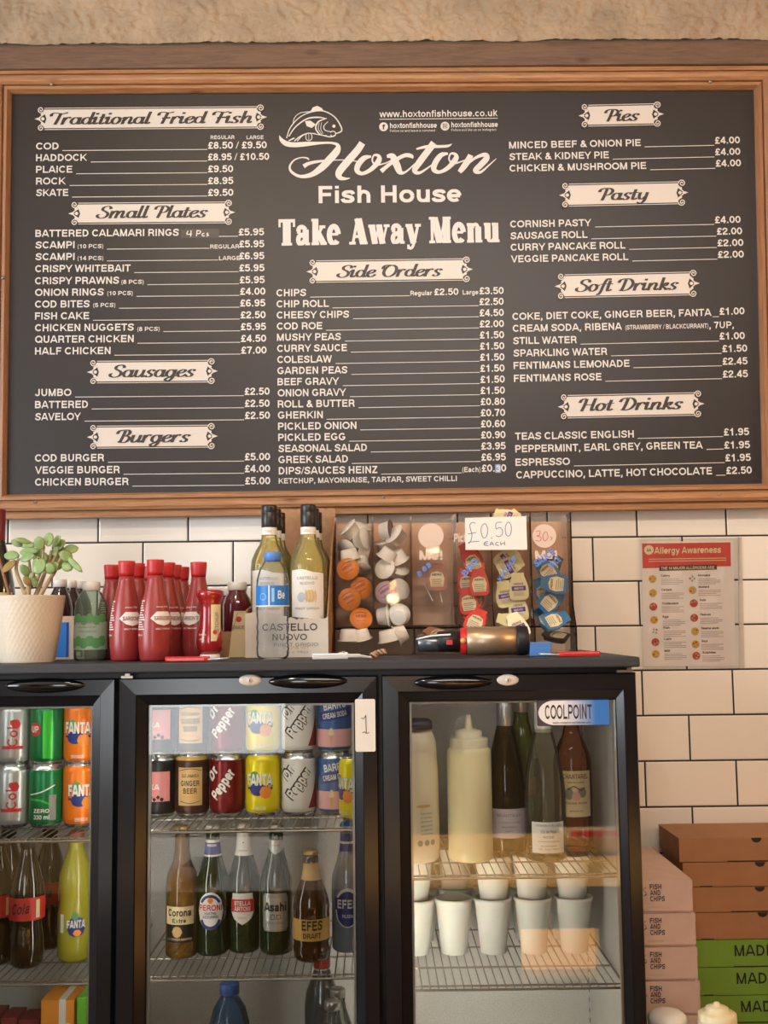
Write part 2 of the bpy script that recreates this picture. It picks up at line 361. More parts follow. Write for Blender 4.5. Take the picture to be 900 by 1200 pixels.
_BOWL = EL(.25, .31, .19, .265, 50, 410)
_EX = [(.45, .15), (.5, .04), (.62, .14)]
SCRIPT = {
 'a': (.57, [_BOWL, CR((.46, .6), (.45, .3), *_EX)]), 'd': (.57, [_BOWL, CR((.46, 1.02), (.45, .4), *_EX)]),
 'e': (.46, [CR((.08, .28), (.3, .36), (.4, .5), (.28, .585), (.1, .45), (.07, .25), (.18, .04), (.36, .07), (.5, .22))]),
 'f': (.36, [CR((.0, -.2), (.1, -.24), (.18, 0), (.22, .6), (.3, .95), (.43, 1.0), (.48, .9)), [(.03, .58), (.46, .58)]]),
 'g': (.57, [_BOWL, CR((.46, .6), (.44, -.05), (.3, -.28), (.1, -.2), (.22, -.05), (.62, .14))]),
 'h': (.62, [st(.12, 0, 1.02), CR((.12, .25), (.25, .52), (.4, .59), (.47, .45), (.45, .15), (.52, .04), (.64, .14))]),
 'i': (.3, [CR((-.02, .42), (.11, .6), (.11, .15), (.19, .04), (.32, .14)), [(.1, .8), (.12, .94)]]),
 'k': (.54, [st(.12, 0, 1.02), CR((.12, .28), (.28, .52), (.42, .57), (.38, .38), (.2, .3), (.36, .16), (.44, .04), (.57, .14))]),
 'l': (.28, [CR((.12, 1.02), (.11, .15), (.19, .04), (.32, .14))]),
 'm': (.9, [st(.1, 0, .6), CR((.1, .25), (.22, .52), (.34, .59), (.4, .45), (.39, 0)), CR((.4, .25), (.52, .52), (.64, .59), (.7, .45), (.69, .15), (.76, .04), (.9, .14))]),
 'n': (.6, [st(.1, 0, .6), CR((.1, .25), (.22, .52), (.36, .59), (.44, .45), (.42, .15), (.49, .04), (.62, .14))]),
 'o': (.54, [EL(.25, .31, .19, .275, 60, 420), CR((.34, .56), (.4, .48), (.58, .5))]),
 'r': (.44, [st(.1, 0, .6), CR((.1, .3), (.2, .52), (.32, .6), (.41, .52))]),
 's': (.46, [CR((.04, .14), (.14, .04), (.3, .06), (.35, .2), (.22, .32), (.13, .44), (.22, .57), (.36, .57), (.41, .46))]),
 't': (.34, [CR((.14, .85), (.13, .15), (.21, .04), (.36, .14)), [(-.02, .59), (.34, .59)]]),
 'u': (.58, [CR((.1, .6), (.1, .2), (.2, .04), (.34, .1), (.45, .3)), CR((.46, .6), (.45, .3), *_EX)]),
 'y': (.56, [CR((.1, .6), (.1, .25), (.2, .06), (.34, .1), (.45, .3)), CR((.46, .6), (.44, -.05), (.3, -.28), (.08, -.2))]),
 'S': (.64, [CR((.6, .74), (.56, .9), (.4, .98), (.2, .88), (.2, .68), (.42, .52), (.55, .35), (.5, .12), (.28, .02), (.08, .1), (.02, .25), (.12, .32))]),
 'T': (.64, [CR((.02, .68), (.0, .86), (.14, .96), (.4, .92), (.6, .91), (.8, .99)), CR((.45, .93), (.42, .4), (.38, 0))]),
 'F': (.7, [CR((.02, .68), (.0, .86), (.14, .96), (.4, .92), (.55, .92), (.72, .98)), CR((.42, .93), (.38, .4), (.34, 0)), ('w', [(.24, .45), (.42, .49), (.66, .49)], .13)]),
 'P': (.68, [CR((.32, .94), (.3, .4), (.26, 0)), CR((-.02, .68), (.0, .88), (.2, .98), (.5, .95), (.66, .74), (.55, .48), (.3, .42))]),
 'B': (.72, [CR((.32, .94), (.3, .4), (.26, 0)), CR((-.02, .68), (.0, .88), (.2, .98), (.48, .96), (.58, .76), (.5, .58), (.32, .52)), CR((.32, .52), (.58, .48), (.66, .26), (.52, .04), (.3, .03), (.14, .1))]),
 'D': (.82, [CR((.3, .92), (.28, .4), (.24, .04)), CR((-.04, .66), (.02, .88), (.28, .97), (.56, .9), (.74, .56), (.62, .16), (.35, .03), (.12, .07))]),
 'H': (.84, [CR((.26, .94), (.24, .4), (.2, 0)), CR((.68, 1.0), (.66, .3), (.7, .05), (.84, .14)), [(.2, .5), (.68, .5)], CR((-.04, .66), (.0, .88), (.14, .96), (.27, .92))]),
 'O': (.8, [EL(.42, .48, .32, .46, 80, 440), CR((.0, .64), (.0, .82), (.12, .94), (.42, .94))]),
}
def stext(s, slant=.26, thick=.17, thin=.06):
    V = []; Fc = []; x = 0.0
    wf = lambda dx, dy, tt: thin + (thick - thin) * abs(dy) ** 1.3
    for kk, ch in enumerate(s):
        if ch == ' ': x += .32; continue
        w, strokes = SCRIPT[ch]
        for li, sk in enumerate(strokes):
            vs, fs = ribbon(sk[1], 0, None, sk[2]) if sk[0] == 'w' else ribbon(sk, 0, wf, 0)
            o = len(V); V += [(x + px + slant * py, py, li + (kk % 2) * 4 + i_ / (2.0 * len(vs))) for i_, (px, py) in enumerate(vs)]; Fc += [tuple(i + o for i in f) for f in fs]
        x += w
    x0 = min(p[0] for p in V); V = [(p[0] - x0, p[1], p[2]) for p in V]; return V, Fc, max(p[0] for p in V)

# condensed slab letters of the big title, drawn as solid strokes with thin hairlines and bracket serifs
def _sv(x, a=0, b=1, w=.26): return (([(x, a), (x, b)]), w)
def _sh(x0, x1, y, w=.1): return ([(x0, y), (x1, y)], w)
SLAB = {
 'T': (.66, [_sv(.33), _sh(.0, .66, .94, .12), _sv(.04, .7, 1, .08), _sv(.62, .7, 1, .08), _sh(.12, .54, .05)]),
 'a': (.58, [_sv(.4, .05, .6, .2), (CR((.1, .52), (.14, .66), (.28, .69), (.4, .58)), .14), (CR((.36, .4), (.16, .36), (.1, .2), (.16, .06), (.26, .08), (.38, .2)), .15), _sh(.38, .57, .05), _sh(.05, .2, .52, .13)]),
 'k': (.62, [_sv(.18, 0, 1, .2), _sh(.02, .2, .95), _sh(.02, .33, .05), ([(.24, .3), (.46, .7)], .1), ([(.3, .42), (.52, .02)], .2), _sh(.34, .58, .69), _sh(.38, .64, .05)]),
 'e': (.54, [(EL(.27, .37, .18, .33, 5, 320), .17), ([(.1, .4), (.44, .4)], .09)]),
 'A': (.76, [([(.16, 0), (.36, 1)], .1), ([(.6, 0), (.38, 1)], .25), _sh(.2, .55, .3), _sh(.02, .28, .05), _sh(.46, .76, .05)]),
 'w': (.86, [([(.14, .72), (.27, 0)], .2), ([(.27, 0), (.42, .7)], .08), ([(.43, .72), (.57, 0)], .2), ([(.57, 0), (.74, .7)], .08), _sh(.0, .28, .69), _sh(.32, .56, .69), _sh(.62, .86, .69)]),
 'y': (.6, [([(.14, .72), (.32, .02)], .2), (CR((.5, .7), (.36, .1), (.24, -.16), (.1, -.14)), .1), _sh(.0, .28, .69), _sh(.38, .62, .69), _sh(.06, .16, -.12, .14)]),
 'M': (.92, [_sv(.14, 0, 1, .1), ([(.22, 1), (.46, 0)], .25), ([(.46, 0), (.66, 1)], .08), _sv(.72, 0, 1, .24), _sh(.02, .26, .95), _sh(.62, .9, .95), _sh(.02, .26, .05), _sh(.54, .9, .05)]),
 'n': (.66, [_sv(.17, 0, .74, .2), (CR((.2, .46), (.28, .64), (.4, .69), (.49, .56)), .12), _sv(.48, 0, .6, .2), _sh(.02, .2, .69), _sh(.02, .3, .05), _sh(.36, .64, .05)]),
 'u': (.66, [_sv(.17, .14, .74, .2), (CR((.17, .2), (.22, .07), (.34, .06), (.46, .2)), .12), _sv(.48, 0, .74, .2), _sh(.02, .2, .69), _sh(.34, .5, .69), _sh(.48, .64, .05)]),
}
def slabtext(s):
    V = []; Fc = []; x = 0.0
    for ch in s:
        if ch == ' ': x += .3; continue
        w, strokes = SLAB[ch]
        for li, (sk, wd) in enumerate(strokes):
            vs, fs = ribbon(sk, 0, None, wd * (1.22 if wd > .125 else 1.1)); lo = -.25 if ch == 'y' else 0
            o = len(V); V += [(x + px, min(1, max(lo, py)), li) for px, py in vs]; Fc += [tuple(i + o for i in f) for f in fs]
        x += w + .03
    return V, Fc, x - .03
# ================================================================== SETTING
WY = 2.52                                                  # face of the tiled wall
def tile_mat():
    m = bpy.data.materials.new('wall_tiles'); m.use_nodes = True; nt = m.node_tree; p = nt.nodes['Principled BSDF']
    tc = nt.nodes.new('ShaderNodeTexCoord'); sx = nt.nodes.new('ShaderNodeSeparateXYZ'); cb = nt.nodes.new('ShaderNodeCombineXYZ')
    nt.links.new(tc.outputs['Object'], sx.inputs[0])
    x0 = ax(806, 812, WY); z0 = at(806, 838, WY).z; rh = (at(806, 629, WY).z - at(806, 892, WY).z) / 5.0
    a = nt.nodes.new('ShaderNodeMath'); a.operation = 'SUBTRACT'; a.inputs[1].default_value = x0 - 20 * 0.2015
    b = nt.nodes.new('ShaderNodeMath'); b.operation = 'SUBTRACT'; b.inputs[1].default_value = z0 - 20 * rh
    nt.links.new(sx.outputs[0], a.inputs[0]); nt.links.new(sx.outputs[2], b.inputs[0])
    nt.links.new(a.outputs[0], cb.inputs[0]); nt.links.new(b.outputs[0], cb.inputs[1])
    br = nt.nodes.new('ShaderNodeTexBrick'); nt.links.new(cb.outputs[0], br.inputs['Vector'])
    br.offset = 0.5; br.squash = 1.0
    for k, v in (('Scale', 1.0), ('Mortar Size', 0.0019), ('Mortar Smooth', 0.0), ('Bias', 0.0), ('Brick Width', 0.2015), ('Row Height', rh)): br.inputs[k].default_value = v
    br.inputs['Color1'].default_value = rgb(232, 222, 208); br.inputs['Color2'].default_value = rgb(226, 216, 202); br.inputs['Mortar'].default_value = rgb(30, 30, 34)
    nt.links.new(br.outputs['Color'], p.inputs['Base Color'])
    b2 = nt.nodes.new('ShaderNodeTexBrick'); nt.links.new(cb.outputs[0], b2.inputs['Vector']); b2.offset = 0.5
    for k, v in (('Scale', 1.0), ('Mortar Size', 0.005), ('Mortar Smooth', 1.0), ('Bias', 0.0), ('Brick Width', 0.2015), ('Row Height', rh)): b2.inputs[k].default_value = v
    inv = nt.nodes.new('ShaderNodeMath'); inv.operation = 'SUBTRACT'; inv.inputs[0].default_value = 1.0; nt.links.new(b2.outputs['Fac'], inv.inputs[1])
    bp = nt.nodes.new('ShaderNodeBump'); bp.inputs['Strength'].default_value = 0.7; bp.inputs['Distance'].default_value = 0.002
    nt.links.new(inv.outputs[0], bp.inputs['Height']); nt.links.new(bp.outputs[0], p.inputs['Normal'])
    r = nt.nodes.new('ShaderNodeMath'); r.operation = 'MULTIPLY_ADD'; r.inputs[1].default_value = 0.6; r.inputs[2].default_value = 0.16
    nt.links.new(br.outputs['Fac'], r.inputs[0]); nt.links.new(r.outputs[0], p.inputs['Roughness'])
    return m
def wood_mat(name, c1, c2, rough=0.45, scale=(1, 1, 1), rings=9.0, knots=True):
    m = bpy.data.materials.new(name); m.use_nodes = True; nt = m.node_tree; p = nt.nodes['Principled BSDF']; p.inputs['Roughness'].default_value = rough
    tc = nt.nodes.new('ShaderNodeTexCoord'); mp = nt.nodes.new('ShaderNodeMapping'); mp.inputs['Scale'].default_value = scale
    nt.links.new(tc.outputs['Object'], mp.inputs[0])
    n = nt.nodes.new('ShaderNodeTexNoise'); n.inputs['Scale'].default_value = rings; n.inputs['Detail'].default_value = 8; n.inputs['Roughness'].default_value = .65; n.inputs['Distortion'].default_value = .6
    nt.links.new(mp.outputs[0], n.inputs['Vector'])
    r = nt.nodes.new('ShaderNodeValToRGB'); r.color_ramp.elements[0].position = .32; r.color_ramp.elements[1].position = .68
    r.color_ramp.elements[0].color = rgb(*c1); r.color_ramp.elements[1].color = rgb(*c2); nt.links.new(n.outputs[0], r.inputs[0])
    last = r.outputs[0]
    if knots:
        mp2 = nt.nodes.new('ShaderNodeMapping'); mp2.inputs['Scale'].default_value = tuple(5.0 * v ** 0.35 for v in scale); nt.links.new(tc.outputs['Object'], mp2.inputs[0])
        vo = nt.nodes.new('ShaderNodeTexVoronoi'); vo.inputs['Scale'].default_value = 1.0; nt.links.new(mp2.outputs[0], vo.inputs['Vector'])
        rk = nt.nodes.new('ShaderNodeValToRGB'); rk.color_ramp.elements[0].position = .0; rk.color_ramp.elements[1].position = .13
        rk.color_ramp.elements[0].color = (.25, .12, .07, 1); rk.color_ramp.elements[1].color = (1, 1, 1, 1); nt.links.new(vo.outputs['Distance'], rk.inputs[0])
        mu = nt.nodes.new('ShaderNodeMix'); mu.data_type = 'RGBA'; mu.blend_type = 'MULTIPLY'; mu.inputs[0].default_value = .8
        nt.links.new(last, mu.inputs[6]); nt.links.new(rk.outputs[0], mu.inputs[7]); last = mu.outputs[2]
    nt.links.new(last, p.inputs['Base Color'])
    return m
PINE_H = wood_mat('pine_along', (142, 98, 64), (182, 134, 92), .42, (1.2, 14, 22))
PINE_V = wood_mat('pine_upright', (132, 90, 64), (168, 120, 84), .42, (22, 14, 1.2))
DARKWOOD = wood_mat('brown_stained_board', (92, 68, 52), (120, 90, 69), .6, (1.5, 12, 16))
PLASTER = mat('rough_plaster', (170, 148, 122), .95, noise=.2, nscale=9, bump=1.0, bscale=150)
TILES = tile_mat()
GREYP = mat('painted_plaster', (196, 190, 180), .8)
FLOORM = mat('floor_vinyl', (96, 84, 72), .45, noise=.2, nscale=6)

X0, X1, YB, ZC = -3.0, 3.0, -3.2, 3.1
struct(MB().box(X0, X1, WY, WY + .12, 0, 2.79).build('wall_back', TILES))
# rough plaster band over the board: a real lumpy surface
pm = MB(); nx, nz = 560, 84; xa, xb = -1.25, 1.25; za = at(450, 51, 2.505).z; vs = []
from mathutils import noise as NZ
for j in range(nz + 1):
    for i in range(nx + 1):
        x = xa + (xb - xa) * i / nx; z = za + (ZC - za) * j / nz
        p = Vector((x, 0, z)); h = NZ.fractal(p * 9, 1.0, 2.0, 4) * .007 + abs(NZ.noise(Vector((x * 34 + z * 14, 3, z * 26 - x * 9)))) * .009 + abs(NZ.noise(Vector((x * 70 + z * 30, 9, z * 60)))) * .006 + NZ.noise(p * 120) * .003
        if j == 0: z += NZ.noise(Vector((x * 8, 1, 1))) * .006
        vs.append((x, 2.498 - h, z))
pm.add(vs, [(j * (nx + 1) + i, j * (nx + 1) + i + 1, (j + 1) * (nx + 1) + i + 1, (j + 1) * (nx + 1) + i) for j in range(nz) for i in range(nx)], 0, True)
pm.box(xa, xb, 2.51, WY, za + .004, ZC); pm.box(X0, xa, 2.5, WY + .12, za, ZC); pm.box(xb, X1, 2.5, WY + .12, za, ZC)
struct(pm.build('wall_upper', PLASTER))
struct(MB().box(X0, X1, YB, WY + .12, -.1, 0).build('floor', FLOORM))
struct(MB().box(X0, X1, YB, WY + .12, ZC, ZC + .1).build('ceiling', mat('ceiling_paint', (214, 206, 192), .85)))
struct(MB().box(X0 - .12, X0, YB, -.7, 0, ZC).box(X0 - .12, X0, 1.1, WY + .12, 0, ZC).box(X0 - .12, X0, -.7, 1.1, 0, 1.1).box(X0 - .12, X0, -.7, 1.1, 2.66, ZC).build('wall_left', GREYP))
struct(MB().box(X1, X1 + .12, YB, WY + .12, 0, ZC).build('wall_right', mat('warm_paint', (186, 150, 112), .8)))
struct(MB().box(X0, -1.43, YB - .12, YB, 0, ZC).box(-.57, X1, YB - .12, YB, 0, ZC).box(-1.43, -.57, YB - .12, YB, 0, .71).box(-1.43, -.57, YB - .12, YB, 2.61, ZC).build('wall_front', mat('brown_paint', (150, 128, 108), .8)))
struct(MB().box(-2.2, .5, YB, YB + .10, .60, .70).build('trim_5', mat('sill_brown', (84, 58, 40), .5)))
# planks and bands round the board
t1 = MB(); zt, zb = at(450, 51, 2.47).z, at(450, 79, 2.47).z
t1.box(-1.25, 1.25, 2.468, WY, zb + .002, zt)
struct(t1.build('trim_1', DARKWOOD, bevel=.004))

# worktop behind the customer counter that carries the drinks fridge, and the lower one beside it
PLZ = 0.538
struct(MB().box(-1.6, .4585, 1.93, WY - .002, 0, PLZ).build('trim_2', mat('plinth_laminate', (70, 66, 62), .5)))
CTZ = 0.594
struct(MB().box(.462, 1.6, 1.86, WY - .002, 0, CTZ).build('trim_3', mat('side_worktop', (120, 112, 100), .4)))

# ================================================================== MENU BOARD
BY = 2.487
PANEL = mat('menu_panel_vinyl', (38, 31, 28), .44, spec=.45)
WHITE = mat('white_vinyl_print', (212, 206, 200), .5)
CREAMP = mat('pale_plate_print', (208, 198, 188), .45)
INK = mat('dark_brown_print', (48, 38, 34), .5)
SCREWM = mat('screw_metal', (170, 160, 150), .35, .8)
tl, tr, br_, bl = at(14, 111, BY), at(883, 106, BY), at(893, 567, BY), at(8, 580, BY)
bc = (tl + tr + br_ + bl) / 4
board = thing('menu_board', 'wide dark take away menu board in a pine frame above the tiles', 'menu board', (bc.x, BY, bc.z))
INVB = Matrix.Translation(-Vector((bc.x, BY, bc.z)))
def bput(m, name, mats, parent=board):
    return m.xf(INVB).build(name, mats, parent)
pnl = MB(); e = .006
pnl.hexa([(bl.x - e, BY + .001, bl.z - e), (br_.x + e, BY + .001, br_.z - e), (bl.x - e, WY - .002, bl.z - e), (br_.x + e, WY - .002, br_.z - e),
          (tl.x - e, BY + .001, tl.z + e), (tr.x + e, BY + .001, tr.z + e), (tl.x - e, WY - .002, tl.z + e), (tr.x + e, WY - .002, tr.z + e)])
bput(pnl, 'panel', PANEL)
# moulded rails with mitred corners
PROF = [(0, .034), (0, .005), (.0105, .003), (.0118, .010), (.0145, .010), (.016, -.001), (.023, -.0045), (.030, -.004), (.036, .001), (.0375, .0085), (.0395, .0085), (.041, .001), (.048, .0), (.054, .012), (.054, .034)]
def rail(name, a, b, out, da, db, material):
    """a,b inner corners; out = outward unit; da/db outward mitre diagonals"""
    m = MB(); n = len(PROF); vs = []
    for (wd, dp) in reversed(PROF):
        k = .054 - wd
        vs.append((a.x + da[0] * k, BY - .016 + dp, a.z + da[1] * k)); vs.append((b.x + db[0] * k, BY - .016 + dp, b.z + db[1] * k))
    m.add(vs, [(2 * i, 2 * i + 1, 2 * i + 3, 2 * i + 2) for i in range(n - 1)], 0, False)
    m.add([vs[2 * i] for i in range(n)], [tuple(range(n))]); m.add([vs[2 * i + 1] for i in range(n)], [tuple(range(n))])
    m.xf(INVB); o = m.build(name, material, board, recalc=True); return o
rail('frame_rail', tl, tr, 0, (-1, 1), (1, 1), PINE_H); rail('frame_rail', bl, br_, 0, (-1, -1), (1, -1), PINE_H)
rail('frame_rail', tl, bl, 0, (-1, 1), (-1, -1), PINE_V); rail('frame_rail', tr, br_, 0, (1, 1), (1, -1), PINE_V)
for sx_, sy_ in ((3, 325), (41, 589), (449, 583), (843, 580), (833, 95), (60, 98)):
    p = at(sx_, sy_, BY - .02); m = MB()
    m.lathe([(0, .0022), (.0022, .002), (.0042, .0), (.0045, -.006)], 14)
    m.v = [(v[0], -v[2], v[1]) for v in m.v]; m.xf(Matrix.Translation((p.x, BY - .018, p.z)))
    m.add(*[[(p.x - .003, BY - .0204, p.z - .0006), (p.x + .003, BY - .0204, p.z - .0006), (p.x + .003, BY - .0204, p.z + .0006), (p.x - .003, BY - .0204, p.z + .0006)], [(0, 1, 2, 3)]], 1)
    bput(m, 'screw', [SCREWM, INK])
LY = BY - .0006
def bslope(px): return -.0075 - .0145 * max(0, min(1, (px - 150) / 600.0))
def line_fn(x0, y0, x1, px_h, slope=None):
    """mapping for a line of text that starts at pixel (x0,y0), is x1-x0 wide and has capitals px_h high"""
    s = bslope((x0 + x1) / 2) if slope is None else slope
    a = at(x0, y0, LY); b = at(x1, y0 + s * (x1 - x0), LY); ex = b - a; h = px_h / F * (BY / math.cos(.25) * .995)
    return a, ex, h
def put_text(m, s, x0, y0, x1, h=8.5, t=.185, slope=None, kind=gtext, mi=0, dy=0.0):
    vf = kind(s, t) if kind is gtext else kind(s)
    a, ex, hh = line_fn(x0, y0, x1, h, slope)
    ex = ex / vf[2]; up = Vector((0, 0, hh))
    m.add([a + ex * u + up * v + Vector((0, -dy - l * 4e-5, 0)) for u, v, l in vf[0]], vf[1], mi)
def put_px(m, vf, mi=0, dy=0.0):                         # 2-D shape drawn in picture coordinates, laid on the board's face
    global _lc
    _lc = (_lc + 1) % 12; n = len(vf[0])
    m.add([at(p[0], p[1], LY) + Vector((0, -dy - _lc * 1.2e-5 - (i / n * 2e-5 if n > 12 else 0), 0)) for i, p in enumerate(vf[0])], vf[1], mi)
_lc = 0
def put_line(m, x0, y0, x1, slope=None, w=.75):
    s = bslope((x0 + x1) / 2) if slope is None else slope
    vf = [(x0, y0), (x1, y0 + s * (x1 - x0)), (x1, y0 + s * (x1 - x0) + w), (x0, y0 + w)]
    put_px(m, (vf, [(0, 1, 2, 3)]))

_rowsL = lambda pr: pr
SECT = {
 'fish': [('COD', 42.2, 175.3, 68.6, '\u00a38.50 / \u00a39.50', 243.9, 174.4, 312.6), ('HADDOCK', 42.2, 188.9, 102, '\u00a38.95 / \u00a310.50', 243.9, 188, 315.4),
          ('PLAICE', 42.2, 202.6, 84.7, '\u00a39.50', 243.9, 202, 273.2), ('ROCK', 42.2, 216.3, 77, '\u00a38.95', 243.9, 215.9, 273.4), ('SKATE', 42.2, 229.9, 80, '\u00a39.50', 243.9, 229.7, 273.4)],
 'plates': [('BATTERED CALAMARI RINGS', 41.4, 277.6, 209.8, '\u00a35.95', 279.8, 276, 309.5), ('SCAMPI', 41.4, 291.2, 87.3, '\u00a35.95', 280.5, 290, 309.7),
            ('SCAMPI', 41.4, 305, 87.3, '\u00a36.95', 280.5, 304, 309.7), ('CRISPY WHITEBAIT', 41.2, 319, 153, '\u00a35.95', 280.5, 318.1, 309.9),
            ('CRISPY PRAWNS', 41, 333.2, 139.7, '\u00a35.95', 281, 332.1, 310.2), ('ONION RINGS', 41, 346.8, 121.7, '\u00a34.00', 281.5, 345.6, 311),
            ('COD BITES', 41, 360.6, 105.2, '\u00a36.95', 281.6, 359.3, 311), ('FISH CAKE', 41, 374.5, 104.5, '\u00a32.50', 282, 373.2, 311.3),
            ('CHICKEN NUGGETS', 41, 388.3, 157, '\u00a35.95', 282.3, 387, 311.7), ('QUARTER CHICKEN', 41, 401.8, 156.6, '\u00a34.50', 282.5, 400.8, 312), ('HALF CHICKEN', 41, 415.6, 129.5, '\u00a37.00', 282.7, 414.6, 312.4)],
 'saus': [('JUMBO', 41, 464.3, 83.6, '\u00a32.50', 286.8, 462.9, 316), ('BATTERED', 41, 478.4, 103, '\u00a32.50', 287, 477, 316), ('SAVELOY', 41, 492.6, 94.6, '\u00a32.50', 287.1, 491.1, 316.4)],
 'burg': [('COD BURGER', 41, 541, 122, '\u00a35.00', 287, 539.5, 316.5), ('VEGGIE BURGER', 41, 555.2, 140.4, '\u00a34.00', 287, 553.5, 316.5), ('CHICKEN BURGER', 41, 569.2, 150.7, '\u00a35.00', 287.4, 567.8, 316.7)],
}
side = ['CHIP ROLL', 'CHEESY CHIPS', 'COD ROE', 'MUSHY PEAS', 'CURRY SAUCE', 'COLESLAW', 'GARDEN PEAS', 'BEEF GRAVY', 'ONION GRAVY', 'ROLL & BUTTER', 'GHERKIN', 'PICKLED ONION', 'PICKLED EGG', 'SEASONAL SALAD', 'GREEK SALAD']
sx1 = [385.3, 409.3, 377.7, 399.7, 406.7, 389, 407.3, 397.3, 405.7, 415.7, 378.3, 417.7, 404.7, 430, 407.7]
spr = '2.50 4.50 2.00 1.50 1.50 1.50 1.50 1.50 1.50 0.80 0.70 0.60 0.90 3.95 6.95'.split()
SECT['side'] = [('CHIPS', 324, 347.3, 359, '\u00a33.50', 562, 345, 590.3)] + [(s, 324 + .155 * (i + 1), 347.3 + 13.04 * (i + 1), x1, '\u00a3' + p, 562 + .16 * i, 344.7 + 13.02 * (i + 1), 590.3 + .18 * i) for i, (s, x1, p) in enumerate(zip(side, sx1, spr))]
SECT['side'] += [('DIPS/SAUCES HEINZ', 326.7, 556, 442.3, '\u00a30.50', 564.7, 553, 593.3)]
SECT['pies'] = [('MINCED BEEF & ONION PIE', 596.7, 174.2, 751, '\u00a34.00', 838, 168.5, 867.3), ('STEAK & KIDNEY PIE', 596.9, 187.7, 713.7, '\u00a34.00', 838.3, 182, 867.7), ('CHICKEN & MUSHROOM PIE', 597.2, 201.2, 757.4, '\u00a34.00', 839, 195.4, 868.5)]
SECT['pasty'] = [('CORNISH PASTY', 598, 266.7, 693, '\u00a34.00', 838, 261.7, 868), ('SAUSAGE ROLL', 598.2, 280.5, 688.4, '\u00a32.00', 840.3, 275.2, 869.8), ('CURRY PANCAKE ROLL', 598.6, 293.9, 733, '\u00a32.00', 841, 288.8, 871.3), ('VEGGIE PANCAKE ROLL', 598.9, 307.6, 736.4, '\u00a32.00', 841.5, 302.4, 871.8)]
SECT['soft'] = [('COKE, DIET COKE, GINGER BEER, FANTA', 600.6, 375, 833.9, '\u00a31.00', 843.5, 369, 872.6), ('CREAM SODA, RIBENA', 601, 389, 729, None, 0, 0, 0), ('STILL WATER', 601.3, 403.5, 676, '\u00a31.00', 843.5, 398, 873), ('SPARKLING WATER', 601.7, 418, 711.6, '\u00a31.50', 846.7, 412.7, 875.8),
                ('FENTIMANS LEMONADE', 602, 432.6, 737.9, '\u00a32.45', 847, 427.6, 876.2), ('FENTIMANS ROSE', 602.4, 447.6, 705, '\u00a32.45', 847.2, 442.6, 876.6)]
SECT['hot'] = [('TEAS CLASSIC ENGLISH', 603.8, 515.5, 742.8, '\u00a31.95', 848.4, 510.5, 878), ('PEPPERMINT, EARL GREY, GREEN TEA', 604, 530.2, 823.6, '\u00a31.95', 849, 525.8, 879), ('ESPRESSO', 604.2, 546, 668, '\u00a31.95', 850.2, 540.7, 880), ('CAPPUCCINO, LATTE, HOT CHOCOLATE', 605, 560.8, 834.6, '\u00a32.50', 851.3, 555.6, 881.2)]
EXTRA = {
 'fish': [('REGULAR', 246.8, 163.2, 274.7, 4.6), ('LARGE', 289, 163.2, 308.8, 4.6)],
 'plates': [('(10 PCS)', 91, 291, 121, 5), ('(14 PCS)', 91, 305, 121, 5), ('REGULAR', 246.4, 291.5, 280.2, 5), ('LARGE', 256.7, 305, 281.3, 5), ('(8 PCS)', 142.3, 332.8, 168.3, 5), ('(10 PCS)', 125.8, 346, 155.5, 5), ('(5 PCS)', 109.3, 360, 135, 5), ('(8 PCS)', 161, 388, 187, 5)],
 'side': [('Regular', 481, 346.3, 506.3, 5.6), ('\u00a32.50', 509, 346, 537.3, 8), ('Large', 542.3, 345.3, 560.7, 5.6), ('(Each)', 542, 553.4, 563, 6), ('KETCHUP, MAYONNAISE, TARTAR, SWEET CHILLI', 326.7, 566.7, 535.3, 6.2)],
 'soft': [('(STRAWBERRY / BLACKCURRANT)', 733, 386.5, 830, 5.6), (', 7UP,', 831, 385.0, 860, 8)],
}
for key, rows in SECT.items():
    m = MB()
    ends = {}
    for (nm, x0, y0, x1, pr, p0, py, p1) in rows:
        put_text(m, nm, x0, y0, x1)
        if pr: put_text(m, pr, p0, py, p1, 8.5, .185)
        ext = [e_ for e_ in EXTRA.get(key, []) if abs(e_[2] - y0) < 4.5 and x1 - 2 < e_[1]]
        lx0 = max([x1] + [e_[3] for e_ in ext if e_[1] < x1 + 60]) + 4.5
        lx1 = min([p0] + [e_[1] for e_ in ext if e_[1] > x1 + 60]) - 1 if pr else 0
        if nm.startswith('BATTERED CAL'): lx0 = 256
        if key == 'soft' and nm.startswith('COKE'): lx0 = 835
        if pr and lx1 - lx0 > 4: put_line(m, lx0, y0 + 1.0 + bslope(x1) * (lx0 - x0), lx1)
    for (s, x0, y0, x1, h) in EXTRA.get(key, []): put_text(m, s, x0, y0, x1, h, .18)
    bput(m, 'menu_lettering', WHITE)
# one price digit is patched over in pale blue
m = MB(); put_px(m, rect2d(580.2, 544.3, 586.8, 554.2), 0, .0004); put_text(m, '3', 581.3, 553, 586.4, 7.5, .2, mi=1, dy=.0006)
bput(m, 'price_patch', [mat('patch_blue', (120, 150, 190), .5), WHITE])
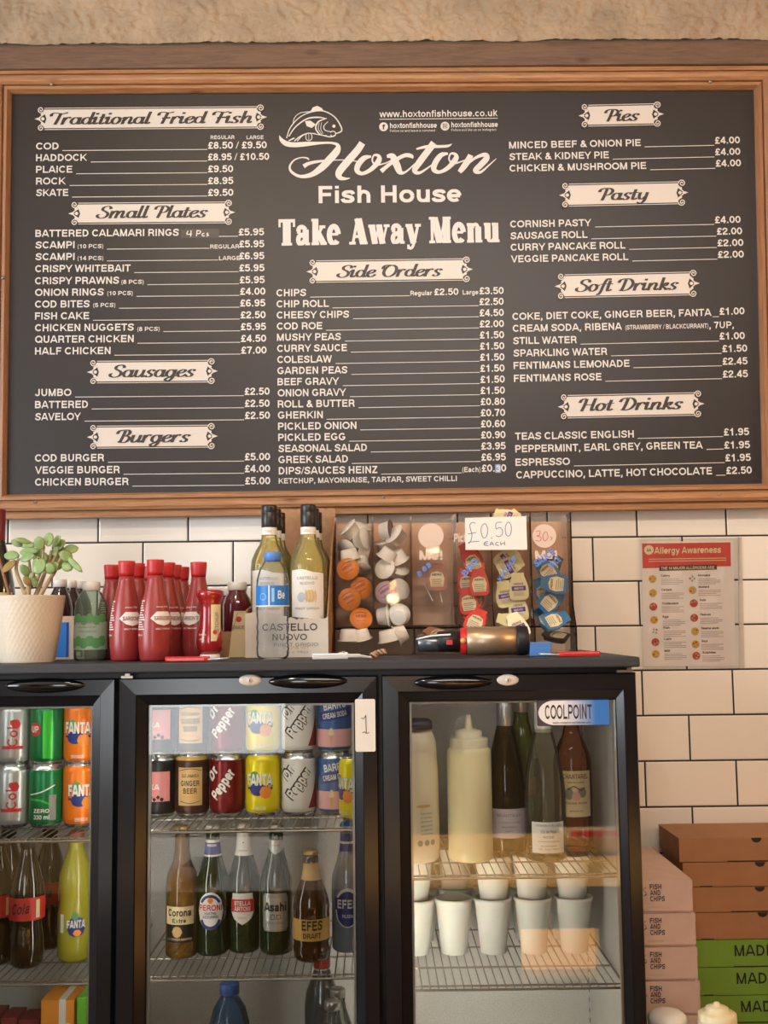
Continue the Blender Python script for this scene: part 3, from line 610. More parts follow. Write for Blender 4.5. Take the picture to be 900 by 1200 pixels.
# heading plates: pale strip, double rules and scrolled ends, with dark script lettering
def heading(s, x0, x1, y0, y1, tx0, tx1, tb, cap):
    sl = bslope((x0 + x1) / 2); m = MB(); mid = (x0 + x1) / 2
    def S(vf): return [(x, y + sl * (x - mid)) for x, y in vf[0]], vf[1]
    put_px(m, S(([(x0, y0 + 2), (x1, y0 + 2), (x1, y1 - 2), (x0, y1 - 2)], [(0, 3, 2, 1)])))
    put_px(m, S(rect2d(x0, y0, x1, y0 + .8))); put_px(m, S(rect2d(x0, y1 - .8, x1, y1)))
    yc = (y0 + y1) / 2; hh = (y1 - y0) / 2
    for sgn, xe in ((-1, x0), (1, x1)):
        # bite out of the strip's end, then scrolls
        put_px(m, S(([(xe + sgn * 2.2, yc), (xe - sgn * 2.5, yc - 7), (xe - sgn * 5.0, yc), (xe - sgn * 2.5, yc + 7)], [(0, 1, 2, 3)])), 1, .0002)
        for v in (-1, 1):
            cx, cy = xe + sgn * 1.5, yc + v * (hh - 2.2)
            put_px(m, S(disc2d(cx, cy, 4.6, 14)), 1, .0002)
            sp = [(cx + 4.2 * (1 - k / 22.0) * math.cos(sgn * v * (k * .52) + (0 if sgn < 0 else PI)), cy - 4.2 * (1 - k / 22.0) * math.sin(sgn * v * (k * .52) + 0) * -1) for k in range(20)]
            put_px(m, S(ribbon(sp, 0, None, 1.15)), 0, .0004)
            put_px(m, S(ribbon([(xe - sgn * 3.5, cy), (xe - sgn * 3.2, cy - v * 4), (xe + sgn * .5, yc + v * 3.6), (xe + sgn * 3.5, yc + v * 1.2)], 4, None, 1.3)), 0, .0004)
            put_px(m, S(disc2d(xe + sgn * .2, yc + v * 5.2, 1.5, 8)), 0, .0004)
        put_px(m, S(([(xe + sgn * 1, yc), (xe + sgn * 4.5, yc - 1.6), (xe + sgn * 9, yc), (xe + sgn * 4.5, yc + 1.6)], [(0, 1, 2, 3)])), 0, .0004)
        put_px(m, S(disc2d(xe - sgn * .8, yc, 2.0, 10)), 0, .0005)
    o = bput(m, 'heading_plate', [CREAMP, PANEL])
    m2 = MB(); a, ex, hh_ = line_fn(tx0, tb, tx1, cap); vf = stext(s); k = ex / vf[2]
    m2.add([a + k * u + Vector((0, -.0009 - l * 4e-5, hh_ * v)) for u, v, l in vf[0]], vf[1])
    bput(m2, 'heading_lettering', INK, o)
heading('Traditional Fried Fish', 49.5, 304, 125.5, 151.3, 58, 296, 146.4, 15)
heading('Small Plates', 89, 266.6, 237, 262.2, 112, 244, 256.2, 15)
heading('Sausages', 111, 246.4, 422.4, 448.6, 127, 230, 442.6, 15)
heading('Burgers', 111, 246.4, 498.4, 525, 135.7, 223.7, 519, 15)
heading('Side Orders', 367.9, 545.3, 304, 330, 394, 519, 325.6, 15)
heading('Pies', 686.7, 769, 122, 147.4, 708, 750, 142.6, 15)
heading('Pasty', 664, 797.6, 214, 240.6, 701, 761, 235.2, 15)
heading('Soft Drinks', 659, 811, 320, 347.6, 673.5, 795.8, 342.3, 15)
heading('Hot Drinks', 662.5, 816.4, 461.4, 488.6, 677.8, 801, 482.2, 15)
# taped correction beside the calamari line
m = MB(); put_px(m, ([(212, 269), (256.5, 268), (256.5, 278.4), (212, 279.2)], [(0, 3, 2, 1)]), 0, .0002)
for pts in ([(220.5, 270.5), (219, 274.5), (225, 274.2)], [(224, 270), (223.4, 277.4)], [(231, 270.2), (230.2, 277)], [(230.6, 270.2), (235, 271), (234, 273.6), (230.5, 274)], [(239.5, 273.4), (237, 274.4), (237.5, 276.6), (240, 276.4)], [(244, 273), (242.4, 274.4), (244.4, 275.6), (242, 276.8)]):
    put_px(m, ribbon(pts, 4, None, 1.1), 1, .0005)
bput(m, 'tape_patch', [mat('tape_dark', (58, 50, 46), .4), WHITE])
# ---- shop logo: leaping fish over flowing script
def z2(pts, ox, oy=110, k=6.0): return [(ox + p[0] / k, oy + p[1] / k, p[2] / k) for p in pts]
m = MB()
for ox, pts in ((320, [(44, 292, 3), (60, 325, 26), (95, 350, 36), (150, 358, 34), (230, 353, 32), (330, 346, 18), (410, 345, 15), (455, 362, 26), (448, 402, 48), (400, 458, 52), (340, 520, 48), (270, 568, 34), (190, 580, 22), (130, 548, 18), (118, 508, 14), (150, 465, 10), (200, 448, 8), (240, 452, 11), (252, 464, 9)]),
                (320, [(215, 510, 30), (250, 490, 24), (320, 475, 18), (420, 466, 8), (520, 466, 7), (600, 476, 7)]), (320, [(628, 345, 46), (590, 400, 50), (520, 480, 52), (465, 550, 50), (470, 588, 34), (510, 597, 17), (540, 592, 5)]),
                (320, [(690, 440, 14), (640, 452, 36), (598, 500, 40), (592, 542, 35), (630, 560, 25), (690, 530, 30), (742, 472, 38), (742, 437, 24), (710, 432, 13), (698, 470, 11), (725, 500, 12), (790, 487, 8), (830, 467, 8)]),
                (450, [(20, 440, 20), (60, 440, 42), (90, 500, 50), (112, 548, 38), (150, 550, 14), (220, 490, 10)]), (450, [(-20, 545, 32), (20, 510, 26), (90, 460, 26), (150, 432, 28), (192, 438, 28), (202, 455, 8)]),
                (450, [(352, 345, 50), (310, 400, 46), (250, 480, 46), (215, 538, 36), (250, 555, 20), (320, 512, 10), (370, 470, 10)]), (450, [(228, 388, 12), (300, 372, 22), (400, 370, 20), (450, 366, 18), (476, 352, 5)]),
                (450, [(450, 420, 14), (400, 432, 34), (358, 490, 40), (352, 533, 36), (390, 550, 24), (450, 520, 30), (503, 460, 38), (503, 427, 24), (470, 421, 13), (457, 460, 11), (490, 490, 12), (560, 470, 8), (590, 460, 8)]),
                (450, [(610, 430, 36), (590, 470, 44), (555, 520, 40), (530, 550, 30)]), (450, [(560, 520, 12), (640, 452, 18), (708, 428, 30), (722, 452, 40), (680, 500, 42), (642, 540, 34), (680, 550, 18), (740, 500, 10), (790, 455, 4)])):
    put_px(m, ribbon(z2(pts, ox), 7))
bput(m, 'logo_lettering', WHITE)
m = MB()
for pts in ([(95, 312, 6), (120, 240, 7), (180, 170, 7), (260, 130, 7), (350, 120, 8), (430, 160, 8), (475, 225, 9), (480, 262, 9), (440, 280, 7)], [(140, 215, 4), (150, 170, 5), (190, 135, 5), (262, 125, 6)],
            [(110, 300, 7), (160, 230, 8), (240, 175, 10), (320, 165, 10), (375, 175, 5)], [(378, 172, 5), (320, 195, 10), (300, 240, 10), (330, 285, 8), (380, 295, 6)], [(387, 195, 4), (358, 225, 6), (365, 255, 6), (412, 268, 5)],
            [(280, 280, 6), (340, 290, 6), (400, 302, 8), (440, 290, 7)], [(325, 205, 3), (318, 245, 4), (345, 285, 3)], [(342, 200, 3), (335, 245, 4), (352, 278, 3)], [(150, 332, 8), (190, 300, 8), (240, 278, 6), (300, 280, 6)], [(110, 330, 8), (150, 310, 10)], [(170, 332, 6), (200, 300, 5), (225, 285, 4)],
            EL3 if False else [(402, 272, 6), (420, 262, 6), (438, 272, 6), (436, 292, 6), (418, 300, 6), (404, 288, 6)], [(232, 318, 5), (232, 288, 5), (252, 275, 5), (272, 290, 5), (270, 318, 5), (250, 330, 5), (232, 318, 5)], [(250, 282, 3), (252, 324, 3)]):
    put_px(m, ribbon(z2(pts, 320), 6))
for poly in ([(262, 124), (280, 95), (310, 84), (340, 98), (362, 126), (310, 116)], [(225, 192), (262, 188), (300, 215), (272, 240), (236, 226)]):
    put_px(m, ([(320 + x / 6, 110 + y / 6) for x, y in poly], [tuple(range(len(poly)))]))
put_px(m, disc2d(320 + 428 / 6, 110 + 227 / 6, 1.9, 12))
bput(m, 'logo_fish', WHITE)
m = MB()
put_text(m, 'Fish House', 373.4, 238.2, 541, 21, .2, -.010); bput(m, 'name_lettering', WHITE); m = MB()
put_text(m, 'www.hoxtonfishhouse.co.uk', 444.7, 137.4, 583.2, 8.2, .17, -.009); put_line(m, 444.7, 139.4, 583.2, -.009, .8)
bput(m, 'web_address', [WHITE, PANEL]); m = MB()
for cx, cy, tx, ty, tw, ln_ in ((449.5, 148.6, 457, 150.2, 55, 'Follow us and leave a comment'), (521.5, 147.9, 529, 149.2, 54.5, 'Follow and like us on Instagram')):
    m = MB(); put_text(m, 'hoxtonfishhouse', tx, ty, tx + tw, 6.6, .19, -.009); put_text(m, ln_, tx, ty + 4.5, tx + tw - 2, 3, .12, -.009)
    o = bput(m, 'social_lettering', [WHITE, PANEL])
    m = MB(); put_px(m, disc2d(cx, cy, 5.2, 20))
    if cx < 500: put_text(m, 'f', 447.9, 151.8, 451.3, 6.4, .19, 0, mi=1, dy=.0005)
    else:
        put_px(m, ribbon([(519.2, 145.4), (523.8, 145.3), (523.9, 150.2), (519.3, 150.3), (519.2, 145.2)], 0, None, .8), 1, .0005); put_px(m, ribbon([(520.4, 147.8), (521.6, 146.8), (522.7, 147.8), (521.5, 149), (520.4, 147.8)], 3, None, .7), 1, .0005)
    bput(m, 'social_icon', [WHITE, PANEL], o)
m = MB(); vf = slabtext('Take Away Menu'); a, ex, hh = line_fn(326.5, 288, 586, 32, -.016); k = ex / vf[2]
m.add([a + k * u + Vector((0, -l * 4e-5, hh * v)) for u, v, l in vf[0]], vf[1]); bput(m, 'title_lettering', WHITE)

# customer counter and what stands behind the camera's side of it, seen only mirrored in the fridge doors
LAM = mat('speckled_laminate', (206, 164, 96), .35, noise=.15, nscale=420)
struct(MB().box(-1.8, 1.8, -.12, .70, .71, .75).box(-1.8, 1.8, -.06, .64, 0, .71).build('trim_4', LAM))
# ================================================================== DRINKS FRIDGE
BLACK = mat('fridge_black', (22, 22, 25), .38, noise=.1, nscale=60, bump=.15, bscale=900)
LIDM = mat('fridge_lid_black', (46, 46, 50), .5, bump=.35, bscale=1400)
GLOSSB = mat('gloss_black', (12, 12, 14), .12, coat=.5)
ALU = mat('embossed_aluminium', (214, 212, 206), .42, .35, noise=.12, nscale=380, bump=1.0, bscale=420)
STEEL = mat('chrome_wire', (168, 160, 148), .3, .9)
PANE = glass('door_glass', (246, 247, 245), .008, 1.44)
SILVER = mat('brushed_silver', (198, 196, 190), .3, .85)
LOCKM = mat('lock_cream', (214, 202, 188), .4)
FY = 1.98
LIDZ = 1.438
FX0, FX1 = -.912, .4535
froot = thing('drinks_fridge', 'black three-door glass-fronted drinks fridge standing under the menu board', 'fridge', ((FX0 + FX1) / 2, 2.24, PLZ))
def W(m, name, mats, root, parent=None, **k):            # mesh given in room coordinates -> child of root
    m.xf(Matrix.Translation(-root.location)); return m.build(name, mats, parent or root, **k)
IY0, IY1 = 2.012, 2.44; IZ0, IZ1 = .60, 1.385
cb = MB()
cb.box(FX0, FX0 + .03, 2.012, 2.5, PLZ, 1.419).box(FX1 - .013, FX1, 2.012, 2.5, PLZ, 1.419).box(FX0 + .03, FX1 - .013, IY1 + .012, 2.5, PLZ, 1.419)
cb.box(FX0 + .03, FX1 - .013, 2.012, IY1 + .012, PLZ, IZ0 - .006).box(FX0 + .03, FX1 - .013, 2.012, IY1 + .012, IZ1 + .006, 1.419)
MULL = [-.4505, .005]
for mx in MULL: cb.box(mx - .018, mx + .018, 2.012, 2.05, IZ0 - .006, IZ1 + .006)
W(cb, 'cabinet', BLACK, froot)
ln = MB()
ln.box(FX0 + .0302, FX0 + .034, 2.014, IY1, IZ0, IZ1).box(FX1 - .017, FX1 - .0132, 2.014, IY1, IZ0, IZ1)
ln.box(FX0 + .034, FX1 - .017, IY1, IY1 + .0118, IZ0, IZ1).box(FX0 + .034, FX1 - .017, 2.014, IY1, IZ0 - .0055, IZ0).box(FX0 + .034, FX1 - .017, 2.014, IY1, IZ1, IZ1 + .0055)
W(ln, 'liner', ALU, froot)
W(MB().box(FX0 - .003, FX1 + .004, 1.962, 2.508, 1.4205, LIDZ), 'lid', LIDM, froot, bevel=.003)
# doors: mitred frames with a flat outer band and a slope down to the glass
DZ0, DZ1 = .545, 1.4105
GZ1 = 1.3635
def door(x0, x1, gl, gr, hx, hy, lock, hinge_left=True):
    m = MB(); gz0 = .60
    O = [(x0, DZ0), (x1, DZ0), (x1, DZ1), (x0, DZ1)]; I = [(gl, gz0), (gr, gz0), (gr, GZ1), (gl, GZ1)]
    def mid(t): return [(a[0] + (b[0] - a[0]) * t, a[1] + (b[1] - a[1]) * t) for a, b in zip(O, I)]
    rings = [(O, 2.008), (O, FY + .003), (mid(.04), FY), (mid(.6), FY - .001), (mid(.63), FY + .0015), (mid(.96), FY + .009), (I, FY + .012), (I, 2.008)]
    vs = [(x, y, z) for R, y in rings for x, z in R]
    m.add(vs, [(j * 4 + i, j * 4 + (i + 1) % 4, (j + 1) * 4 + (i + 1) % 4, (j + 1) * 4 + i) for j in range(len(rings) - 1) for i in range(4)])
    d = W(m, 'door', GLOSSD, froot, recalc=True)
    W(MB().box(gl + .0002, gr - .0002, FY + .013, FY + .017, gz0 + .0002, GZ1 - .0002), 'door_glass', PANE, froot, d)
    # gasket line inside the glass edge
    g = MB(); w_ = .004
    g.box(gl + .0005, gl + w_, FY + .0175, FY + .024, gz0, GZ1 - .001).box(gr - w_, gr - .0005, FY + .0175, FY + .024, gz0, GZ1 - .001).box(gl + w_, gr - w_, FY + .0175, FY + .024, GZ1 - w_, GZ1 - .001)
    W(g, 'glass_spacer', mat('spacer_grey', (176, 178, 176), .35, .5), froot, d)
    h = MB(); p = at(hx, hy, FY); n = 32; k = 8; vs = []
    for j in range(k + 1):
        a = PI / 2 * j / k
        for i in range(n):
            b = 2 * PI * i / n
            vs.append((p.x + .0695 * math.cos(a) * math.cos(b), FY + .001 - .013 * math.sin(a), p.z + .0128 * math.cos(a) * math.sin(b)))
    h.add(vs, [(j * n + i, j * n + (i + 1) % n, (j + 1) * n + (i + 1) % n, (j + 1) * n + i) for j in range(k) for i in range(n)], 0, True)
    W(h, 'handle', GLOSSB, froot, d)
    hg = MB().box(x0 + .006, x0 + .026, FY - .006, FY + .002, DZ1 + .0006, DZ1 + .0045).box(x0 + .012, x0 + .020, FY - .004, FY + .0, DZ1 + .0045, DZ1 + .0085) if hinge_left else MB().box(x1 - .034, x1 - .006, FY - .006, FY + .002, DZ1 + .0006, DZ1 + .0045).box(x1 - .016, x1 - .008, FY - .004, FY, DZ1 + .0045, DZ1 + .0085)
    W(hg, 'hinge', STEEL, froot, d)
    if lock:
        p = at(lock[0], lock[1], FY); l = MB(); l.lathe([(0, .004), (.012, .0038), (.0185, .002), (.0205, 0), (.0205, -.002)], 28, sy=.5)
        l.lathe([(0, .0052), (.0045, .005), (.005, .0035)], 14, mi=0); l.box(-.0008, .0008, -.0025, .0025, .0053, .0056, 1)
        l.v = [(v[0] + p.x, FY + .001 - v[2], v[1] + p.z) for v in l.v]
        W(l, 'lock', [LOCKM, INK], froot, d, recalc=True)
    return d
GLOSSD = mat('door_frame_black', (20, 20, 23), .2, noise=.08, nscale=40, spec=.6)
door(-.908, -.4535, -.862, -.4945, 53, 803.5, None)
d2 = door(-.4475, .002, -.397, -.039, 361, 798.5, (293, 797.3))
d3 = door(.0095, FX1, .0575, .418, 531, 799.5, (595, 797), False)
# number sticker on the middle door, maker's plate on the right one
p0, p1 = at(416.5, 881, FY - .0015), at(439.5, 819, FY - .0015); m = MB()
m.put(rrect2d(0, 0, p1.x - p0.x, p1.z - p0.z, .003), flat((p0.x, FY - .002, p0.z)))
for pts in ([(.3, .64), (.42, .63), (.52, .68)], [(.53, .7), (.54, .5), (.55, .36)], [(.36, .355), (.46, .375), (.55, .35), (.7, .36)]):
    m.put(ribbon([(x * (p1.x - p0.x), z * (p1.z - p0.z)) for x, z in pts], 4, None, .0012), flat((p0.x, FY - .0025, p0.z)), 1)
W(m, 'number_sticker', [mat('sticker_white', (222, 214, 202), .5), INK], froot, d2)
p0, p1 = at(629.5, 851, FY + .0125), at(714.5, 819, FY + .0125); w_, h_ = p1.x - p0.x, p1.z - p0.z; m = MB()
gm = bpy.data.materials.new('badge_gradient'); gm.use_nodes = True; nt = gm.node_tree; pp = nt.nodes['Principled BSDF']; pp.inputs['Roughness'].default_value = .3
tc = nt.nodes.new('ShaderNodeTexCoord'); sp = nt.nodes.new('ShaderNodeSeparateXYZ'); mr = nt.nodes.new('ShaderNodeMapRange'); rp = nt.nodes.new('ShaderNodeValToRGB')
nt.links.new(tc.outputs['Object'], sp.inputs[0]); nt.links.new(sp.outputs[0], mr.inputs[0]); mr.inputs[1].default_value = p0.x - froot.location.x; mr.inputs[2].default_value = p1.x - froot.location.x
nt.links.new(mr.outputs[0], rp.inputs[0]); nt.links.new(rp.outputs[0], pp.inputs[0])
rp.color_ramp.elements[0].position = .35; rp.color_ramp.elements[0].color = rgb(232, 226, 222); rp.color_ramp.elements[1].position = .8; rp.color_ramp.elements[1].color = rgb(58, 118, 192)
m.put(rrect2d(0, 0, w_, h_, .003), flat((p0.x, FY + .0126, p0.z)), 0)
sw = [(0.02, .5)] + [(.25 - .23 * math.cos(a), .5 + .47 * math.sin(a)) for a in [i * .2 for i in range(1, 8)]] + [(1 - .01, .97), (.99, .03)] + [(.25 - .23 * math.cos(a), .5 - .47 * math.sin(a)) for a in [i * .2 for i in range(7, 0, -1)]]
m.put(([(x * w_, y * h_) for x, y in sw], [tuple(reversed(range(len(sw))))]), flat((p0.x, FY + .0122, p0.z)), 1)
m.put(gc('COOLPOINT', w_ * .64, h_ * .56, .16), flat((p0.x + w_ * .43, FY + .0118, p0.z + h_ * .25)), 2)
m.put(gc('www.coolpoint-worldwide.com', w_ * .52, h_ * .09, .16), flat((p0.x + w_ * .47, FY + .0118, p0.z + h_ * .08)), 2)
W(m, 'badge', [mat('badge_dark', (70, 62, 66), .3), gm, INK], froot, d3)
# wire shelves
def shelf(x0, x1, py, pxm):
    z = at(pxm, py, 2.035).z; m = MB(); n = int((x1 - x0) / .0148)
    for i in range(n + 1):
        x = x0 + .004 + (x1 - x0 - .008) * i / n
        m.tube([(x, 2.036, z - .0012), (x, 2.05, z + .002), (x, 2.42, z + .002)], .00115, 6, cap=False)
    for y, dz, r in ((2.035, -.002, .0022), (2.052, -.0005, .0018), (2.16, -.0008, .0018), (2.29, -.0008, .0018), (2.415, -.0008, .0018)):
        m.tube([(x0, y, z + dz), (x1, y, z + dz)], r, 8)
    for x in (x0, x1): m.tube([(x, 2.035, z - .002), (x, 2.415, z - .0008)], .002, 8)
    W(m, 'wire_shelf', STEEL, froot)
    return z + .0032
BX = [(FX0 + .037, MULL[0] - .02), (MULL[0] + .021, MULL[1] - .02), (MULL[1] + .021, FX1 - .022)]
Z1a = shelf(*BX[0], 985, 50); Z1b = shelf(*BX[0], 1152.5, 50)
Z2a = shelf(*BX[1], 973, 300); Z2b = shelf(*BX[1], 1146.5, 300)
Z3a = shelf(*BX[2], 1027.5, 600); Z3b = shelf(*BX[2], 1158, 600)
ZB = IZ0 + .0005
# slotted shelf rail on the right wall of the cabinet
m = MB()
for y in (2.06, 2.40):
    m.box(FX1 - .0205, FX1 - .0172, y, y + .012, IZ0 + .01, IZ1 - .01, 0)
    for i in range(36): m.box(FX1 - .0211, FX1 - .0206, y + .003, y + .009, .62 + i * .02, .628 + i * .02, 1)
W(m, 'shelf_rail', [mat('rail_white', (205, 205, 200), .4), INK], froot)

# ------------------------------------------------------------------ small builders for cans, bottles, cups
WHITEP = mat('white_plastic', (226, 222, 214), .4)
FOAM = mat('foam_white', (226, 222, 212), .65, sss=.15)
def piece(root, name, m, mats, parent=None, **k): return m.build(name, mats, parent or root, **k)
ALUC = mat('can_aluminium', (200, 200, 198), .25, .9)
CANP = [(0, .004), (.022, .003), (.0255, 0), (.0262, .0), (.0295, .0065), (.0325, .012), (.033, .016), (.033, .100), (.0318, .105), (.0275, .1115), (.0268, .1125), (.0275, .1138), (.0275, .1152), (.0262, .1152), (.0258, .112), (0, .1118)]
def can(label, px, py, Y, z, body, art=None, group=None, rz=0.0, neck=None):
    X = ax(px, py, Y); r = thing('drink_can', label, 'can', (X, Y, z), rz, group)
    mis = [1] * 4 + [0] * 4 + [2 if neck else 1] + [1] * 6
    m = MB().lathe(CANP, 32, mis=mis); piece(r, 'can_body', m, [body, ALUC] + ([neck] if neck else []))
    tb = MB().put(disc2d(0, .007, .006, 12, .009), lambda u, v: Vector((u, -v + .004, .1128))); piece(r, 'ring_pull', tb, ALUC)
    if art: art(r)
    return r
CF = lambda z0, k=1.0, a0=0.0, lift=.0003, kx=None, r=.033: wrap(r + lift, 0, 0, z0, k, a0, kx)
def deco(root, name, parts, mats):
    """parts: list of (2-D mesh, mapping, material index)"""
    m = MB(); base = None
    for vf, fn, mi in parts:
        m.put(slices(vf), fn, mi)
        if base is None and name in ('label', 'neck_label', 'neck_foil') and len(parts) > 1:
            base = m.build(name, mats, root); m = MB()
    return m.build(name if base is None else 'label_lettering', mats, base or root)
def slices(vf, step=.004):                               # cut broad faces into upright strips so that they follow a curved side
    V = list(vf[0]); Fo = []
    for f in vf[1]:
        P = [V[i] for i in f]; xa, xb = min(p[0] for p in P), max(p[0] for p in P)
        hy = max(p[1] for p in P) - min(p[1] for p in P)
        if xb - xa < step * 1.6 and hy < .009: Fo.append(f); continue
        if len(P) == 4:
            A, B, C, D = [(p + (0,))[:3] for p in P]
            e1 = max(abs(B[0] - A[0]), abs(C[0] - D[0])) / step; e2 = max(abs(D[0] - A[0]), abs(C[0] - B[0])) / step
            h1 = max(abs(B[1] - A[1]), abs(C[1] - D[1])) / .007; h2 = max(abs(D[1] - A[1]), abs(C[1] - B[1])) / .007
            n1, n2 = max(1, int(math.ceil(max(e1, h1)))), max(1, int(math.ceil(max(e2, h2)))); o = len(V)
            for i in range(n1 + 1):
                for j in range(n2 + 1):
                    s_, t_ = i / n1, j / n2
                    V.append(tuple((a * (1 - s_) + b * s_) * (1 - t_) + (d * (1 - s_) + c * s_) * t_ for a, b, c, d in zip(A, B, C, D)))
            Fo += [(o + i * (n2 + 1) + j, o + (i + 1) * (n2 + 1) + j, o + (i + 1) * (n2 + 1) + j + 1, o + i * (n2 + 1) + j + 1) for i in range(n1) for j in range(n2)]
            continue
        l = P[0][2] if len(P[0]) > 2 else 0; n = max(1, int(math.ceil((xb - xa) / step))); q = max(1, int(math.ceil(hy / .007))); prev = None
        for k in range(n + 1):
            x = min(max(xa + (xb - xa) * k / n, xa + 1e-6), xb - 1e-6); ys = []
            for (p, r_) in zip(P, P[1:] + P[:1]):
                if (p[0] <= x < r_[0]) or (r_[0] <= x < p[0]): ys.append(p[1] + (r_[1] - p[1]) * (x - p[0]) / (r_[0] - p[0]))
            if len(ys) < 2: ys = [P[0][1]] * 2
            o = len(V); y0_, y1_ = min(ys), max(ys); V += [(x, y0_ + (y1_ - y0_) * j / q, l) for j in range(q + 1)]
            if prev is not None: Fo += [(prev + j, o + j, o + j + 1, prev + j + 1) for j in range(q)]
            prev = o
    return V, Fo
def patch(x0, y0, x1, y1): return dense(rect2d(x0, y0, x1, y1), .006)
def ring2d(cx, cy, r, w, n=24): return ribbon([(cx + r * math.cos(2 * PI * i / n), cy + r * math.sin(2 * PI * i / n)) for i in range(n + 1)], 0, None, w)
def rot2(vf, a, s=1.0):
    c, q = math.cos(a), math.sin(a)
    return [((p[0] * c - p[1] * q) * s, (p[0] * q + p[1] * c) * s) + tuple(p[2:]) for p in vf[0]], vf[1]
def mv(vf, dx, dy): return [(p[0] + dx, p[1] + dy) + tuple(p[2:]) for p in vf[0]], vf[1]

C_GREEN = mat('can_green', (20, 120, 66), .3, .35); C_LIME = mat('can_lime_green', (60, 190, 60), .3, .3); C_ORANGE = mat('can_orange', (240, 122, 24), .3, .2)
C_YEL = mat('can_yellow', (236, 216, 20), .3, .15); C_RED = mat('can_dark_red', (120, 18, 24), .3, .35); C_WHITE = mat('can_white', (226, 222, 216), .35, .1)
C_SILV = mat('can_silver', (188, 188, 186), .3, .6); C_BROWN = mat('can_brown', (70, 42, 30), .35, .2); C_BLUE = mat('can_blue', (52, 92, 150), .32, .2); C_PINK = mat('can_pink', (222, 140, 140), .4)
C_BLK = mat('can_black', (28, 26, 28), .35, .1)
P_WHITE = mat('print_white', (232, 228, 220), .45); P_CREAM = mat('print_cream', (226, 206, 160), .5); P_BLK = mat('print_black', (24, 22, 22), .5); P_NAVY = mat('print_navy', (34, 48, 120), .45)
P_ORANGE = mat('print_orange', (238, 140, 40), .5); P_GREEN = mat('print_green', (92, 150, 92), .5); P_RED = mat('print_red', (196, 44, 40), .45); P_GOLD = mat('print_gold', (214, 170, 84), .45); P_MAR = mat('print_maroon', (130, 34, 40), .4)
P_BLUE = mat('print_blue', (30, 120, 200), .45); P_PINK = mat('print_pink', (230, 170, 168), .5); P_GREY = mat('print_grey', (140, 136, 130), .5); P_TAN = mat('print_tan', (206, 170, 112), .5); P_PURP = mat('print_purple', (84, 44, 140), .45)

def art_fanta(r, a0=0.0, fruit=P_ORANGE):
    P = [(patch(-.026, .050, .026, .054), CF(0, 1, a0, .0002), 3), (disc2d(-.004, .050, .017, 20, .012), CF(0, 1, a0, .0003), 3), (disc2d(-.010, .074, .010, 16), CF(0, 1, a0, .0003), 2), (disc2d(.012, .045, .012, 20), CF(0, 1, a0, .0004), 4)]
    vs, fs = gc('FANTA', .052, .021, .26); P.append((([(x * 1.03, y * 1.12 - .001) for x, y, l in vs], fs), CF(.056, 1, a0, .0005), 1))
    P.append(((vs, fs), CF(.0575, 1, a0, .0008), 0))
    P.append((gc('ZERO SUGAR', .024, .006, .2), CF(.012, 1, a0, .0004), 0))
    deco(r, 'can_print', P, [P_WHITE, P_NAVY, P_GREEN, P_NAVY, fruit])
def art_pepper(r, a0=0.0, ink=P_BLK, fill=P_WHITE, sash=True):
    P = []
    if sash: P.append((([(-.004, .014), (.05, .014), (.05, .103), (.03, .103), (.012, .05)], [(0, 1, 2, 3, 4)]), CF(0, 1, a0 + .75, .0002), 2))
    for k, (s, W_, dx, dy) in enumerate((('Dr', .026, -.004, .016), ('Pepper', .062, .004, -.004))):
        vf = gc(s, W_, .020, .24)
        o = rot2(vf, .95); P.append((mv((([(x * 1.0, y) for x, y, *_ in rot2(gc(s, W_ * 1.05, .024, .42), .95)[0]], vf[1])), dx - (.008 if k == 0 else -.006), .058 + dy), CF(0, 1, a0, .0004), 1))
        P.append((mv(o, dx - (.008 if k == 0 else -.006) + .0006, .058 + dy + .001), CF(0, 1, a0, .0008), 0))
    deco(r, 'can_print', P, [fill, ink, P_MAR])
def art_ginger(r, a0=0.0):
    P = [(dense(rect2d(-.024, .022, .024, .092), .005), CF(0, 1, a0, .0002), 1), (gc('GINGER', .036, .010, .2), CF(.058, 1, a0, .0005), 0), (gc('BEER', .026, .010, .2), CF(.044, 1, a0, .0005), 0), (gc('OLD JAMAICA', .034, .006, .2), CF(.074, 1, a0, .0005), 0),
         (gc('with root ginger', .03, .004, .18), CF(.036, 1, a0, .0005), 2), (ribbon([(-.02, .03), (0, .026), (.02, .03)], 5, None, .0012), CF(0, 1, a0, .0005), 0), (ribbon([(-.022, .086), (0, .09), (.022, .086)], 5, None, .0012), CF(0, 1, a0, .0005), 0)]
    deco(r, 'can_print', P, [C_BROWN, P_TAN, P_ORANGE])
def art_palm(r, a0=0.0):
    P = [(dense(rect2d(-.03, .03, .03, .085), .005), CF(0, 1, a0, .0002), 1), (gc('KA', .02, .010, .22), CF(.052, 1, a0, .0005), 0)]
    for k in range(7): P.append((ribbon([(.018, .092), (.018 + .014 * math.cos(k * .52 - .2), .092 + .010 * math.sin(k * .52)), (.018 + .02 * math.cos(k * .52 - .2), .088 + .010 * math.sin(k * .52))], 3, None, .0016), CF(0, 1, a0, .0005), 2))
    for k in range(5): P.append((disc2d(-.014 + .007 * k, .034 + .004 * (k % 2), .004, 8), CF(0, 1, a0, .0005), 2))
    deco(r, 'can_print', P, [P_WHITE, C_PINK, P_BLK])
